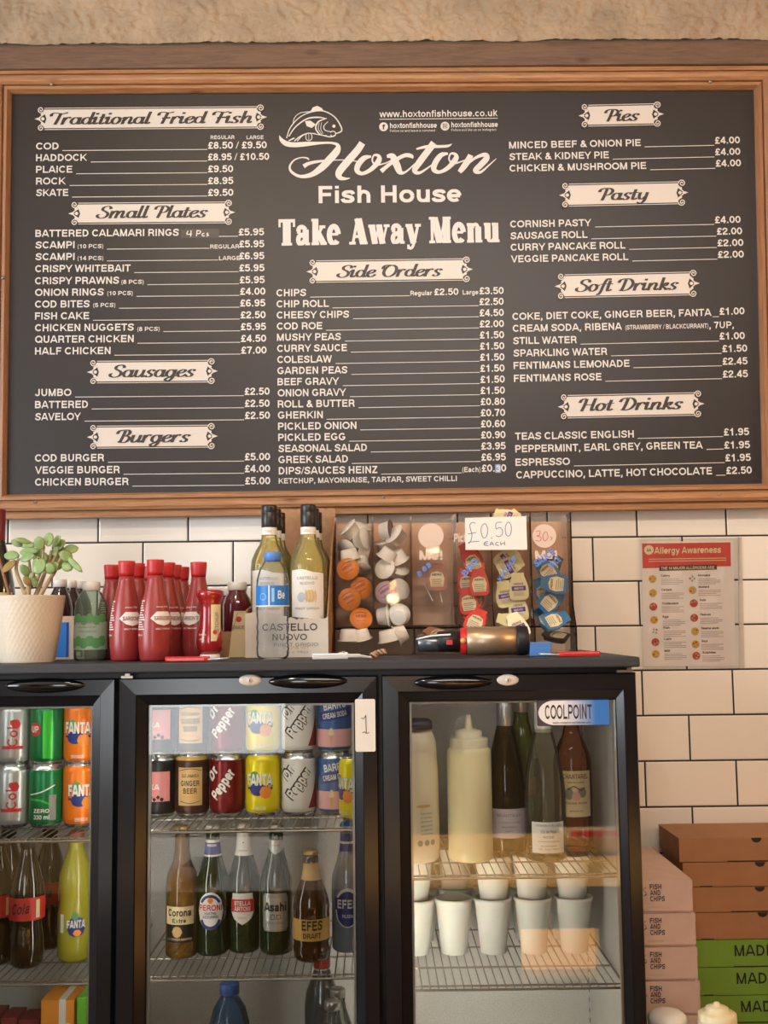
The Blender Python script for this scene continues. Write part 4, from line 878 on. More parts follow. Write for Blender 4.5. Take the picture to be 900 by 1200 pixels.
def art_cream(r, a0=0.0):
    P = [(dense(rect2d(-.05, .012, .05, .045), .006), CF(0, 1, a0, .0002), 1), (rot2(rect2d(-.034, -.009, .034, .009), .16), CF(.072, 1, a0, .0002), 2),
         (rot2(gc("BARR'S", .045, .014, .2), .16), CF(.083, 1, a0, .0005), 0), (rot2(gc('CREAM SODA', .05, .010, .2), .16), CF(.067, 1, a0, .0005), 0),
         (([(-.012, .034), (-.004, .034), (-.008, .014)], [(0, 1, 2)]), CF(0, 1, a0, .0006), 3)]
    for q, (yy, rr) in enumerate(((.037, .0065), (.042, .005), (.046, .0035))): P.append((disc2d(-.008, yy, rr, 12, rr * .6), CF(0, 1, a0, .0006 + q * 1e-4), 4))
    deco(r, 'can_print', P, [P_WHITE, P_PINK, P_NAVY, P_TAN, P_CREAM])
def art_cola(r, a0=0.0):
    P = [(dense(rect2d(-.02, .03, .02, .036), .005), CF(0, 1, a0, .0003), 0), (rot2(gc('Cola', .05, .02, .16), PI / 2), CF(.06, 1, a0 + .3, .0003), 0), (disc2d(-.004, .076, .009, 16), CF(0, 1, a0 + .3, .0003), 0)]
    deco(r, 'can_print', P, [P_RED])
def art_7up(r, a0=0.0):
    P = [(disc2d(-.012, .066, .013, 20), CF(0, 1, a0, .0003), 1), (gc('UP', .016, .012, .22), CF(.06, 1, a0 - .36, .0006), 0), (dense(rect2d(-.006, .012, .012, .1), .005), CF(0, 1, a0 + .3, .0002), 2)]
    deco(r, 'can_print', P, [P_WHITE, P_RED, C_LIME])
def art_green2(r, a0=0.0):
    P = [(ribbon([(-.025, .06), (0, .066), (.025, .078)], 5, None, .0022), CF(0, 1, a0, .0003), 0), (ribbon([(-.025, .052), (0, .05), (.02, .04)], 5, None, .004), CF(0, 1, a0, .0003), 2), (gc('330 ml', .03, .008, .2), CF(.016, 1, a0, .0004), 0), (gc('ZERO', .03, .007, .2), CF(.028, 1, a0, .0004), 0), (dense(rect2d(.014, .014, .028, .06), .005), CF(0, 1, a0, .0003), 1)]
    deco(r, 'can_print', P, [P_WHITE, P_GREY, C_LIME])
RY = 2.188; G2 = 'cans on the top shelf of the middle door'; G1 = 'cans on the top shelf behind the first door'
DZC = .1148
def cx(px, label): return px
for lvl in (0, 1):
    z = Z2a + lvl * DZC; where = ('standing on the wire shelf', 'stacked upper can')[lvl]
    can('pink and black palm tree drink can, ' + ('on the wire shelf beside the ginger beer' if not lvl else 'stacked at the end by the door edge'), 187, 900, RY, z, C_BLK, lambda r: art_palm(r, -.1), G2)
    can('brown ginger beer can with cream label, ' + ('lower of two, on the shelf' if not lvl else 'stacked on the other one'), 225, 900, RY, z, C_BROWN, lambda r: art_ginger(r, .05), G2, neck=P_GOLD)
    can('dark red pepper soda can, ' + ('lower one beside the yellow can' if not lvl else 'upper one above its twin'), 266.5, 900, RY, z, C_RED, lambda r: art_pepper(r, -.25, C_RED, P_WHITE, False), G2)
    can('yellow lemon soda can, ' + ('lower one standing on the wire shelf' if not lvl else 'upper one under the fridge roof'), 308, 900, RY, z, C_YEL, lambda r: art_fanta(r, -.1), G2, neck=C_YEL)
    can('white and maroon pepper soda can, ' + ('lower one with outlined slanted lettering' if not lvl else 'upper one half behind reflections'), 350, 900, RY, z, C_WHITE, lambda r: art_pepper(r, .0), G2)
    can('blue cream soda can with ice cream cone, ' + ('lower one at the shelf end' if not lvl else 'upper one in the corner'), 392, 900, RY, z, C_BLUE, lambda r: art_cream(r, 0.1), G2)
can('yellow soda can half hidden at the right edge of the middle door', 418, 900, 2.115, Z2a, C_YEL, lambda r: art_fanta(r, -.9), G2, neck=C_YEL)
R1 = 2.17
for lvl in (0, 1):
    z = Z1a + lvl * DZC
    can('silver cola can behind the first door, ' + ('lower of the pair' if not lvl else 'upper of the pair'), 16, 900, R1, z, C_SILV, lambda r: art_cola(r, .2), G1)
    can(('deep green soda can standing on the wire shelf' if not lvl else 'bright green soda can with red spot, stacked on top'), 55, 900, R1, z, C_GREEN, (lambda r: art_green2(r, 0)) if not lvl else (lambda r: art_7up(r, -.1)), G1)
    can('orange fruit soda can behind the first door, ' + ('lower of the pair' if not lvl else 'upper of the pair'), 95, 900, R1, z, C_ORANGE, (lambda r: art_fanta(r, .3)) if not lvl else (lambda r: art_fanta(r, .0)), G1, neck=C_ORANGE)

# ---- bottles
BROWNG = mat('brown_glass', (58, 34, 18), .1, coat=.6); GREENG = mat('dark_green_glass', (24, 44, 26), .1, coat=.6); BLUEG = mat('clear_blue_glass', (120, 130, 140), .1, coat=.4)
PALEB = glass('golden_beer', (210, 172, 104), .06, 1.4, haze=.32, hazecol=(160, 122, 66)); COLAM = mat('cola_dark', (26, 14, 10), .12, coat=.7); PETG = glass('clear_plastic', (242, 246, 248), .06, 1.13, haze=.09)
YELJ = mat('yellow_soda_liquid', (166, 158, 46), .25, sss=.2, coat=.3); WINEW = glass('white_wine_glass', (250, 245, 212), .05, 1.3, haze=.2, hazecol=(236, 220, 152)); CLEARG = glass('clear_glass', (232, 238, 234), .04, 1.45, haze=.06)
CROWN = mat('crown_cap', (176, 172, 160), .35, .6); GOLDCAP = mat('gold_cap', (190, 160, 100), .35, .6)
LONG = [(0, .002), (.026, .0), (.0302, .004), (.0305, .01), (.0305, .122), (.0295, .136), (.022, .160), (.0155, .182), (.0132, .2), (.0128, .226), (0, .226)]
STRT = [(0, .002), (.026, .0), (.0298, .004), (.0300, .01), (.0300, .130), (.0270, .150), (.0170, .172), (.0140, .19), (.0130, .228), (0, .228)]
STUB = [(0, .002), (.028, .0), (.0320, .005), (.0330, .02), (.0310, .030), (.0335, .036), (.0335, .078), (.0325, .084), (.0335, .092), (.0320, .106), (.0240, .128), (.0170, .146), (.0145, .160), (.0135, .186), (0, .186)]
def rad(prof):
    def f(z):
        for (r0, z0), (r1, z1) in zip(prof[1:], prof[2:]):
            if z0 <= z <= z1 and z1 > z0: return r0 + (r1 - r0) * (z - z0) / (z1 - z0)
        return prof[2][0]
    return f
def crown(z, r=.0142): return MB().lathe([(0, z + .008), (.011, z + .0078), (r * .92, z + .006), (r * 1.03, z + .0015), (r * 1.0, z), (0, z)], 21)
def bottle(name, label, cat, X, Y, z, prof, material, capmesh, capmat, labels, group=None, capname='bottle_cap', rz=0.0, n=28, hasmat=None):
    r = thing(name, label, cat, (X, Y, z), rz, group)
    piece(r, 'bottle_body', MB().lathe(prof, n), material)
    if capmesh: piece(r, capname, capmesh, capmat)
    for nm, parts, mats in labels: deco(r, nm, parts, mats)
    return r
def WR(prof, a0=0.0, lift=.0004): 
    f = rad(prof); return wrap(lambda z: f(z) + lift, 0, 0, 0, 1, a0)
def badge_oval(rx, ry, cy, n=22): return disc2d(0, cy, rx, n, ry)
BEERG = 'beer bottles on the middle shelf'
def TX(s, W_, H, z, prof, a0=0.0, t=.18, lift=.0009): return (mv(gc(s, W_, H, t), 0, z), WR(prof, a0, lift))
# pale lager with a printed body
w1 = WR(STRT)
bottle('beer_bottle', 'clear golden beer bottle with cream and black printed label', 'bottle', ax(213, 1100, 2.17), 2.17, Z2b, STRT, PALEB, crown(.228), GOLDCAP,
       [('label', [(dense(rect2d(-.029, .062, .029, .094), .004), w1, 1), (dense(rect2d(-.029, .030, .029, .062), .004), w1, 0), TX('Corona', .046, .013, .077, STRT, 0, .2) + (0,), TX('Extra', .026, .0075, .0655, STRT, 0, .2) + (0,),
                   (disc2d(-.004, .049, .010, 16), WR(STRT, 0, .0008), 2), TX('LA CERVEZA MAS FINA', .05, .004, .034, STRT) + (1,)], [P_BLK, P_CREAM, P_TAN])], BEERG)
# green glass lager, oval white label
bottle('beer_bottle', 'dark green beer bottle with white oval label and blue neck band', 'bottle', ax(249, 1100, 2.185), 2.185, Z2b, LONG, GREENG, crown(.226), WHITEP,
       [('label', [(badge_oval(.0255, .034, .082), WR(LONG), 0), (ring2d(0, .082, .020, .0), WR(LONG), 0), TX('PERONI', .045, .0105, .083, LONG, .0, .2) + (1,), TX('NASTRO', .022, .004, .076, LONG) + (2,), TX('AZZURRO', .03, .005, .069, LONG) + (2,),
                   (ribbon([(-.018, .066), (-.012, .056), (0, .0515), (.012, .056), (.018, .066)], 5, None, .006), WR(LONG, 0, .0007), 2), (ribbon([(-.018, .097), (-.01, .106), (0, .109), (.01, .106), (.018, .097)], 5, None, .005), WR(LONG, 0, .0007), 2), (disc2d(0, .101, .006, 14), WR(LONG, 0, .001), 3)], [P_WHITE, P_RED, P_NAVY, P_ORANGE]),
        ('neck_label', [(dense(rect2d(-.03, .178, .03, .208), .004), WR(LONG), 0), (dense(rect2d(-.03, .181, .03, .203), .004), WR(LONG, 0, .0007), 1), TX('PERONI', .018, .004, .196, LONG) + (0,)], [P_WHITE, P_NAVY])], BEERG)
bottle('beer_bottle', 'dark beer bottle with red and white shield label and white foil neck', 'bottle', ax(286, 1100, 2.20), 2.20, Z2b, LONG, GREENG, crown(.226), WHITEP,
       [('label', [(([(-.023, .104), (-.020, .110), (.020, .110), (.023, .104), (.024, .078), (.018, .064), (.008, .057), (0, .053), (-.008, .057), (-.018, .064), (-.024, .078)], [tuple(reversed(range(11)))]), WR(LONG), 0), (rect2d(-.0235, .076, .0235, .099), WR(LONG, 0, .0006), 1), TX('STELLA', .032, .008, .088, LONG, 0, .2) + (0,), TX('ARTOIS', .032, .008, .078, LONG, 0, .2) + (0,), TX('Belgium', .016, .004, .064, LONG) + (2,)], [P_WHITE, P_RED, P_GOLD]),
        ('neck_foil', [(dense(rect2d(-.042, .176, .042, .226), .004), WR(LONG, 0, .0008), 0), (disc2d(0, .2, .0016, 8), WR(LONG, 0, .0014), 1), TX('premium lager', .018, .003, .184, LONG) + (2,)], [P_WHITE, P_RED, P_GREY])], BEERG)
w4 = WR(LONG)
bottle('beer_bottle', 'dark beer bottle with tall silver label and bold black script', 'bottle', ax(324, 1100, 2.185), 2.185, Z2b, LONG, GREENG, crown(.226), CROWN,
       [('label', [(([(-.022, .112), (.022, .112), (.026, .104), (.026, .052), (.022, .044), (-.022, .044), (-.026, .052), (-.026, .104)], [tuple(reversed(range(8)))]), w4, 0), TX('Asahi', .044, .016, .080, LONG, 0, .24) + (1,), TX('SUPER DRY', .028, .005, .104, LONG) + (2,),
                   (ribbon([(-.008, .074), (-.001, .074), (-.001, .066), (-.008, .066), (-.008, .0735)], 0, None, .0012), WR(LONG, 0, .0009), 1), (ribbon([(.003, .0735), (.010, .0735), (.010, .0665), (.003, .0665), (.003, .074)], 0, None, .0012), WR(LONG, 0, .0009), 1), TX('BEER JAPAN', .03, .004, .057, LONG) + (2,),
                   (ribbon([(-.021, .110), (.021, .110), (.0245, .103), (.0245, .053), (.021, .046), (-.021, .046), (-.0245, .053), (-.0245, .103), (-.021, .110)], 0, None, .0008), WR(LONG, 0, .0008), 2)], [C_SILV, P_BLK, P_GREY]),
        ('neck_label', [(([(-.022, .206), (.022, .206), (.024, .194), (0, .180), (-.024, .194)], [(0, 4, 3, 2, 1)]), WR(LONG, 0, .0006), 0), TX('Asahi', .016, .004, .195, LONG) + (1,)], [C_SILV, P_GREY])], BEERG)
w5 = WR(STUB)
bottle('beer_bottle', 'short stubby brown beer bottle with wide gold label', 'bottle', ax(365, 1100, 2.14), 2.14, Z2b, STUB, BROWNG, crown(.186), GOLDCAP,
       [('label', [(dense(rect2d(-.052, .038, .052, .076), .004), WR(STUB), 0), TX('EFES', .040, .017, .057, STUB, .1, .2) + (1,), TX('DRAFT', .034, .009, .043, STUB, .1, .2) + (1,), (dense(rect2d(-.05, .05, -.034, .06), .004), WR(STUB, 0, .0008), 2)], [P_GOLD, P_BLK, P_TAN]),
        ('neck_label', [(dense(rect2d(-.03, .142, .03, .172), .004), WR(STUB, 0, .0006), 0), (ring2d(.002, .156, .007, .001), WR(STUB, 0, .001), 1)], [P_TAN, P_GOLD])], BEERG)
bottle('beer_bottle', 'clear beer bottle with blue label cut off by the middle door edge', 'bottle', ax(408, 1100, 2.195), 2.195, Z2b, LONG, BLUEG, crown(.226), P_BLUE,
       [('label', [(badge_oval(.026, .036, .082), WR(LONG), 1), (badge_oval(.023, .032, .08), WR(LONG, 0, .0006), 0), (rect2d(-.026, .078, .026, .1), WR(LONG, 0, .0009), 3), TX('EFES', .040, .016, .081, LONG, 0, .2, .0013) + (1,), TX('PILSEN', .02, .006, .064, LONG, 0, .2) + (1,)], [P_NAVY, P_WHITE, P_RED, P_NAVY]),
        ('neck_label', [(dense(rect2d(-.03, .182, .03, .214), .004), WR(LONG, 0, .0006), 0), (dense(rect2d(-.03, .196, .03, .2), .004), WR(LONG, 0, .001), 1)], [P_NAVY, P_WHITE])], BEERG)
# bottom of the middle bay
WATERB = [(0, .002), (.027, 0), (.0315, .006), (.0325, .02), (.031, .03), (.0325, .04), (.031, .05), (.0325, .06), (.031, .07), (.0325, .085), (.0325, .14), (.032, .152), (.026, .172), (.0165, .186), (.0135, .190), (.0135, .2), (0, .2)]
PETCAP = lambda z, r=.0152, h=.014: MB().lathe([(0, z + h), (r * .94, z + h), (r, z + h * .9), (r, z + .0005), (r * .9, z)], 24)
PETBLUE = glass('blue_tinted_plastic', (150, 190, 220), .06, 1.35, haze=.12, hazecol=(90, 150, 210))
CAPB = mat('blue_cap', (62, 98, 170), .4)
bottle('water_bottle', 'tall blue-capped water bottle standing on the fridge floor', 'bottle', ax(269, 1180, 2.12), 2.12, ZB + .0, [(r * 1.12, z * 1.23) for r, z in WATERB], PETBLUE, PETCAP(.236, .0178, .019), CAPB,
       [('label', [(dense(rect2d(-.07, .135, .07, .178), .005), wrap(.0368), 0)], [P_BLUE])])
TALLP = [(0, .002), (.033, 0), (.0365, .008), (.0365, .16), (.033, .185), (.02, .215), (.0145, .235), (.0145, .262), (0, .262)]
bottle('spirit_bottle', 'bottle with tall red and white cap at the fridge bottom', 'bottle', ax(377.5, 1180, 2.29), 2.29, ZB, [(r * .95, z) for r, z in TALLP], mat('dark_clear_bottle', (84, 88, 92), .1, coat=.5), MB().lathe([(0, .268), (.0165, .268), (.0165, .232), (.0155, .231)], 24, mi=0).lathe([(.0158, .2305), (.0158, .212), (.0185, .206)], 24, mi=1), [P_RED, P_WHITE], [])
for k, (px, py, Y) in enumerate(((389.5, 1184, 2.12), (395.5, 1165, 2.19))):
    h = (at(px, (1172, 1158)[k], Y).z - ZB)
    pr = [(0, .002), (.028, 0), (.0305, .006), (.0305, h - .085), (.027, h - .065), (.016, h - .035), (.0135, h - .022), (.0135, h - .012), (0, h - .012)]
    bottle('mixer_bottle', ('small screw-capped mixer bottle in front at the fridge bottom' if not k else 'small screw-capped mixer bottle behind the other one'), 'bottle', ax(px, py, Y), Y, ZB, pr, CLEARG, PETCAP(h - .016, .0148, .016), SILVER,
           [('label', [(dense(rect2d(-.045, h - .11, .045, h - .07 - .015), .005), wrap(.0312), 0), (mv(gc('M', .012, .012, .2), 0, h - .1), wrap(.0317), 1)], [P_NAVY, P_CREAM])])
can('plain silver-topped can standing on the fridge floor beside the water bottle', 225.5, 1190, 2.16, ZB + .0, C_SILV, None)
# ---- first door: cola and yellow soda on the middle shelf, cartons on the floor
COLAB = [(0, .004), (.022, 0), (.030, .008), (.0315, .03), (.0300, .055), (.0270, .075), (.0280, .088), (.0315, .105), (.0315, .128), (.0290, .150), (.0220, .175), (.0150, .196), (.0125, .207), (.0125, .217), (0, .217)]
CG = 'cola bottles on the middle shelf behind the first door'
RCAP = mat('red_cap', (150, 30, 30), .4); BCAP = mat('black_cap', (30, 28, 28), .4)
for k, (px, Y, lab, lz) in enumerate(((31, 2.13, 'dark cola bottle in front with red script label', 'Cola'), (-4, 2.15, 'dark cola bottle cut off at the left edge of the picture', 'Cola'), (8, 2.25, 'dark cola bottle standing behind the front pair', 'Cola'), (57, 2.25, 'dark cola bottle beside the yellow bottle, set back', 'Cola'))):
    bottle('cola_bottle', lab, 'bottle', ax(px, 1100, Y), Y, Z1b, COLAB, COLAM, PETCAP(.211, .0145, .014), BCAP,
           [('label', [(dense(rect2d(-.075, .086, .075, .126), .004), wrap(lambda z: .0322), 0), (mv(rot2(([(x_ + .25 * y_, y_, l_) for x_, y_, l_ in gc(lz, .034, .019, .16)[0]], gc(lz, .034, .019, .16)[1]), .08), -.004, .098), wrap(.0328), 1), (rect2d(.026, .09, .034, .122), wrap(.0327), 2)], [P_RED, P_BLK, P_CREAM])], CG)
YB2 = [(0, .004), (.024, 0), (.0315, .008), (.0325, .03), (.0325, .085), (.0295, .105), (.0290, .118), (.0315, .135), (.0300, .155), (.0230, .178), (.0150, .198), (.0130, .207), (.0130, .226), (0, .226)]
r = bottle('soda_bottle', 'yellow soda bottle at the right side of the first door', 'bottle', ax(88, 1100, 2.165), 2.165, Z1b, YB2, YELJ, PETCAP(.220, .0145, .013), mat('dull_red_cap', (150, 84, 66), .4),
       [('label', [(disc2d(.010, .066, .018, 20), wrap(.0329), 2), (disc2d(.008, .085, .007, 12), wrap(.0331), 3), (mv(gc('FANTA', .034, .014, .26), .010, .064), wrap(.0334), 0), (disc2d(.012, .055, .008, 14, .006), wrap(.0333), 1), (rect2d(-.022, .055, -.014, .088), wrap(.0331), 0)], [P_WHITE, P_ORANGE, P_NAVY, P_GREEN])])
r.rotation_euler = (0, 0, .0)
# juice cartons on the fridge floor
CARTO = mat('carton_orange', (236, 150, 50), .45); CARTG = mat('carton_green', (110, 190, 50), .45); CARTR = mat('carton_red', (128, 34, 44), .45)
def carton(label, x0, x1, y0, y1, h, body, top, strip=True, art=True):
    xc, yc = (x0 + x1) / 2, (y0 + y1) / 2; r = thing('juice_carton', label, 'carton', (xc, yc, ZB)); w, d = (x1 - x0) / 2, (y1 - y0) / 2
    piece(r, 'carton_body', MB().box(-w, w, -d, d, 0, h), body, bevel=.0015)
    if strip:
        s = MB().box(-.006 + w * .3, .006 + w * .3, -d - .0012, -d - .0004, h - .045, h + .0006).box(-.006 + w * .3, .006 + w * .3, -d - .0012, d * .8, h + .0006, h + .0016)
        piece(r, 'wrapped_straw', s, P_WHITE)
    if art:
        m = MB().put(disc2d(w * .55, h - .055, .016, 20), flat((0, -d - .0003, 0)), 0).put(gc('JUICE', .03, .010, .2), flat((-.012, -d - .0006, h - .06)), 1)
        piece(r, 'carton_print', m, [P_CREAM, P_MAR])
    return r
ctz = at(60, 1172, 2.10).z - ZB
carton('orange juice carton with wrapped straw on the fridge floor', ax(48, 1172, 2.10), ax(87, 1172, 2.10), 2.10, 2.185, ctz, CARTO, CARTO)
carton('lime green carton squeezed between the orange carton and the door frame', ax(90, 1170, 2.10), ax(90, 1170, 2.10) + .06, 2.10, 2.185, ctz + .004, CARTG, CARTG, False, False)
hz = at(10, 1190, 2.12).z - ZB
for k, (a, b) in enumerate(((-36, -1), (1, 20), (22, 46))):
    carton(('red drink carton cut by the left picture edge', 'narrow red drink carton between two others', 'red drink carton beside the orange juice carton')[k], ax(a, 1190, 2.12), ax(b, 1190, 2.12), 2.12, 2.18, hz - .004 * k, CARTR, CARTR, False, False)

# ---- third door: sauces and wine above, foam cups below
MAYO = mat('mayonnaise_cream', (232, 216, 172), .4, sss=.2); MAYOT = mat('tub_cream', (226, 210, 178), .4)
SQZ = [(0, .001), (.038, 0), (.0415, .004), (.042, .02), (.042, .196), (.0405, .204), (.037, .2065), (.0365, .2075), (.0365, .222), (.035, .225), (.026, .226), (.0255, .236), (.024, .239), (.0075, .243), (.0055, .262), (.004, .268), (0, .268)]
r = thing('squeeze_bottle', 'tall cream squeeze bottle with nozzle on the upper shelf of the right door', 'bottle', (ax(550.5, 930, 2.175), 2.175, Z3a))
piece(r, 'bottle_body', MB().lathe(SQZ[:8], 32), MAYO); piece(r, 'nozzle_cap', MB().lathe(SQZ[7:], 32), MAYOT)
r = thing('mayonnaise_bottle', 'large cream sauce bottle with dark cap at the left glass edge', 'bottle', (ax(487, 930, 2.165), 2.165, Z3a), .5)
MAYB = [(0, .001), (.04, 0), (.046, .006), (.047, .03), (.046, .16), (.044, .19), (.043, .218), (.036, .236), (.030, .244), (0, .244)]
piece(r, 'bottle_body', MB().lathe(MAYB, 32, sy=.75), MAYOT)
piece(r, 'bottle_cap', MB().lathe([(0, .262), (.028, .262), (.033, .258), (.034, .2445), (0, .2445)], 28), mat('dark_purple_cap', (58, 52, 66), .4))
m = MB(); f = lambda a0, l: wrap(lambda z: .0468 + l, 0, 0, 0, 1, a0)
def squash(fn): return lambda u, v, l=0: (lambda p: Vector((p.x, p.y * .75 - .0006, p.z)))(fn(u, v, l))
for k, t_ in enumerate(('Real mayo', 'rich and creamy', 'made with free range', 'eggs and oil', 'no artificial', 'colours')): m.put(mv(gc(t_, .026, .0035, .17), .002, .09 - k * .0075), squash(f(0, .001)), 0)
for k in range(3): m.put(disc2d(-.012 + k * .014, .038, .0055, 14), squash(f(0, .001)), 0)
m.put(disc2d(-.004, .105, .016, 10, .003), squash(f(0, .001)), 1)
piece(r, 'label_print', m, [P_GREY, P_TAN])
WINEP = [(0, .004), (.030, 0), (.0365, .005), (.0370, .02), (.0370, .165), (.0350, .185), (.0270, .205), (.0185, .222), (.0150, .240), (.0145, .296), (0, .296)]
BURG = [(0, .004), (.032, 0), (.0390, .006), (.0395, .12), (.0370, .150), (.0300, .185), (.0210, .222), (.0155, .245), (.0145, .26), (.0145, .296), (0, .296)]
CAPS = lambda a, b, r=.0153: MB().lathe([(0, b), (r * .95, b), (r, b - .002), (r, a), (r * .97, a - .001)], 24)
ROSE = glass('rose_wine', (238, 196, 168), .05, 1.3, haze=.14, hazecol=(204, 132, 100)); DKWINE = glass('dark_wine_glass', (158, 140, 104), .05, 1.35, haze=.22, hazecol=(96, 82, 56)); GRNW = glass('green_wine_glass', (196, 204, 144), .05, 1.35, haze=.2, hazecol=(140, 150, 84))
WG = 'wine bottles behind the right door'
def lab(w_, z0, z1, rr, words, mats=None, a0=0.0):
    P = [(dense(rect2d(-w_ / 2, z0, w_ / 2, z1), .005), wrap(rr + .0004, a0=a0), 0)]
    for (t_, ww, hh, zz, mi) in words: P.append((mv(gc(t_, ww, hh, .17), 0, zz), wrap(rr + .0009, a0=a0), mi))
    return P
bottle('wine_bottle', 'dark wine bottle with silver capsule and mauve label', 'bottle', ax(594, 960, 2.25), 2.25, Z3a, BURG, DKWINE, CAPS(.225, .298, .0165), C_SILV,
       [('label', lab(.07, .03, .085, .0395, [('BEAUTEAY', .05, .006, .070, 1), ('COTES ROSE', .044, .003, .058, 1), ('appellation', .03, .003, .05, 1), ('2021', .014, .003, .042, 1)]), [mat('label_mauve', (206, 192, 196), .5), P_GREY])], WG)
bottle('wine_bottle', 'slender clear wine bottle with white capsule and low white label', 'bottle', ax(639, 960, 2.165), 2.165, Z3a, BURG, glass('pale_wine_glass', (238, 234, 220), .05, 1.3, haze=.07, hazecol=(200, 190, 164)), CAPS(.236, .298, .0162), C_WHITE,
       [('label', lab(.066, .018, .074, .0392, [('VIGNOBLE DU SUD', .05, .004, .066, 1), ('Vin de Pays', .03, .006, .054, 2), ('ROSE', .02, .004, .045, 2), ('mis en bouteille', .04, .0025, .038, 1), ('au domaine', .03, .0025, .03, 1), ('12% vol 75cl', .04, .0025, .024, 1)]), [P_WHITE, P_GREY, P_GREY])], WG)
bottle('wine_bottle', 'rose wine bottle with large cream picture label near the right edge', 'bottle', ax(671.5, 930, 2.25), 2.25, Z3a, [(r_ * 1.0, z_) for r_, z_ in WINEP], ROSE, CAPS(.25, .298), P_TAN,
       [('label', lab(.066, .068, .155, .0371, [('CHANTAREL', .052, .009, .140, 1), ('cotes de provence', .034, .003, .132, 1), ('CUVEE ROSE', .044, .004, .092, 1), ('grand vin', .026, .003, .078, 1)]) + [(disc2d(.012, .114, .010, 12), wrap(.038), 2), (disc2d(-.014, .112, .009, 12, .012), wrap(.038), 2), (disc2d(0, .107, .009, 12), wrap(.0381), 3), (ribbon([(-.016, .12), (-.004, .126), (.01, .118), (.018, .124)], 4, None, .002), wrap(.0382), 1)], [P_CREAM, P_MAR, P_GREY, P_PINK])], WG)
bottle('wine_bottle', 'green glass wine bottle standing behind between two others', 'bottle', ax(612, 900, 2.32), 2.32, Z3a, BURG, GRNW, CAPS(.262, .298, .0155), C_SILV,
       [('label', lab(.05, .10, .135, .036, [('ROSE', .026, .006, .115, 1)]), [P_ORANGE, P_CREAM])], WG)
CUPP = [(0, .004), (.0225, .004), (.0232, 0), (.0245, .0), (.0345, .094), (.0362, .096), (.0372, .099), (.0365, .1025), (.0345, .103), (.0330, .1015), (.0320, .095), (.0235, .0075), (0, .0075)]
cup0 = None
def cup(label, x, y, z, grp='foam cups on the lower shelf'):
    global cup0
    if cup0 is None:
        cup0 = tag(MB().lathe(CUPP, 36).build('foam_cup', FOAM), label, 'cup', grp); cup0.location = (x, y, z); return cup0
    c = cup0.copy(); COL.objects.link(c); c.location = (x, y, z); c['label'] = label; return c
names = ['first', 'second', 'third', 'fourth', 'fifth']
FC = [488, 532, 578, 625, 673]
for k, px in enumerate(FC):
    x = ax(px, 1090, 2.245)
    cup('white foam cup in the front row, %s from the left' % names[k] + (', open with soup inside' if k == 1 else ', with another cup on top'), x, 2.245, Z3b)
    if k != 1: cup('white foam cup on top of the %s front cup' % names[k], x - .002 + (.004 if k == 2 else 0), 2.245, Z3b + .0800)
m = MB().lathe([(0, .003), (.015, .0015), (.0305, .0)], 28); m2 = m.build('soup', mat('soup_green_brown', (142, 122, 84), .5, noise=.4, nscale=220, bump=.4, bscale=200))
m2.location = (ax(532, 1090, 2.245), 2.245, Z3b + .090); tag(m2, 'brownish green soup filling the open second front cup', 'soup'); m2['kind'] = 'stuff'
for k, px in enumerate([494, 534, 576, 619, 663]):
    x = ax(px, 1090, 2.335)
    cup('white foam cup in the rear row, behind the %s front cup' % names[k], x, 2.335, Z3b)
    if k in (1, 3): cup('white foam cup stacked in the rear row above the %s cup' % names[k], x, 2.335, Z3b + .080)

# ================================================================== ON TOP OF THE FRIDGE
TZ = LIDZ + .0004
# ---- vinegar bottles
VIN = mat('vinegar_red_bottle', (150, 50, 48), .34, coat=.15); VCAP = mat('vinegar_red_cap', (186, 40, 42), .4)
VP = [(0, .002), (.024, 0), (.0265, .004), (.0285, .025), (.0297, .048), (.0290, .068), (.0262, .09), (.0218, .112), (.0170, .132), (.0142, .146), (.0133, .1535), (0, .1535)]
def sarson(px, topy, label, a_lab, a_txt, first=[None]):
    # depth follows from how high the cap's top stands in the picture
    hgt = TZ + .1815
    Y = 2.1
    for _ in range(30): Y += (at(px, topy, Y).z - hgt) * -3.0 if False else 0
    lo, hi = 1.9, 2.5
    for _ in range(40):
        md = (lo + hi) / 2
        if at(px, topy, md).z > hgt: hi = md
        else: lo = md
    Y = min(max(lo, 2.03), 2.44)
    r = thing('vinegar_bottle', label, 'bottle', (ax(px, topy + 20, Y), Y, TZ), 0, 'red vinegar bottles on the fridge top')
    piece(r, 'bottle_body', MB().lathe(VP, 30), VIN)
    piece(r, 'bottle_cap', MB().lathe([(0, .1815), (.0150, .1815), (.0156, .180), (.0152, .172), (.0142, .160), (.0136, .1538), (0, .1538)], 26), VCAP)
    m = MB(); F1 = lambda a, l=.0006: (lambda f: wrap(lambda z: f(z) + l, 0, 0, 0, 1, a))(rad(VP))
    P = [(([(-.022, .083), (.022, .083), (.013, .064), (0, .070), (-.013, .064)], [(0, 2, 1)]), F1(a_lab), 0)]
    dm = [(-.024, .076), (-.012, .088), (.012, .088), (.024, .076), (.012, .066), (0, .063), (-.012, .066)]
    P = [((dm, [tuple(reversed(range(7)))]), F1(a_lab), 0), (mv(gc("SARSON'S", .036, .0075, .18), 0, .0725), F1(a_lab, .0012), 1), (mv(gc('MALT VINEGAR', .03, .003, .16), 0, .056), F1(a_lab, .0008), 0), (mv(gc('since 1794', .024, .003, .16), 0, .095), F1(a_lab, .0008), 0), (mv(gc('250ml', .012, .003, .16), -.002, .045), F1(a_txt, .0008), 0)]
    for k in range(13): P.append((rect2d(-.010 + .001 * (k % 3), .056 + k * .0042, .008 - .0012 * k * (k > 6) * .4 - .002 * (k % 4), .0578 + k * .0042), F1(a_txt, .0008), 0))
    deco(r, 'label_print', P, [P_WHITE, P_MAR])
    return r
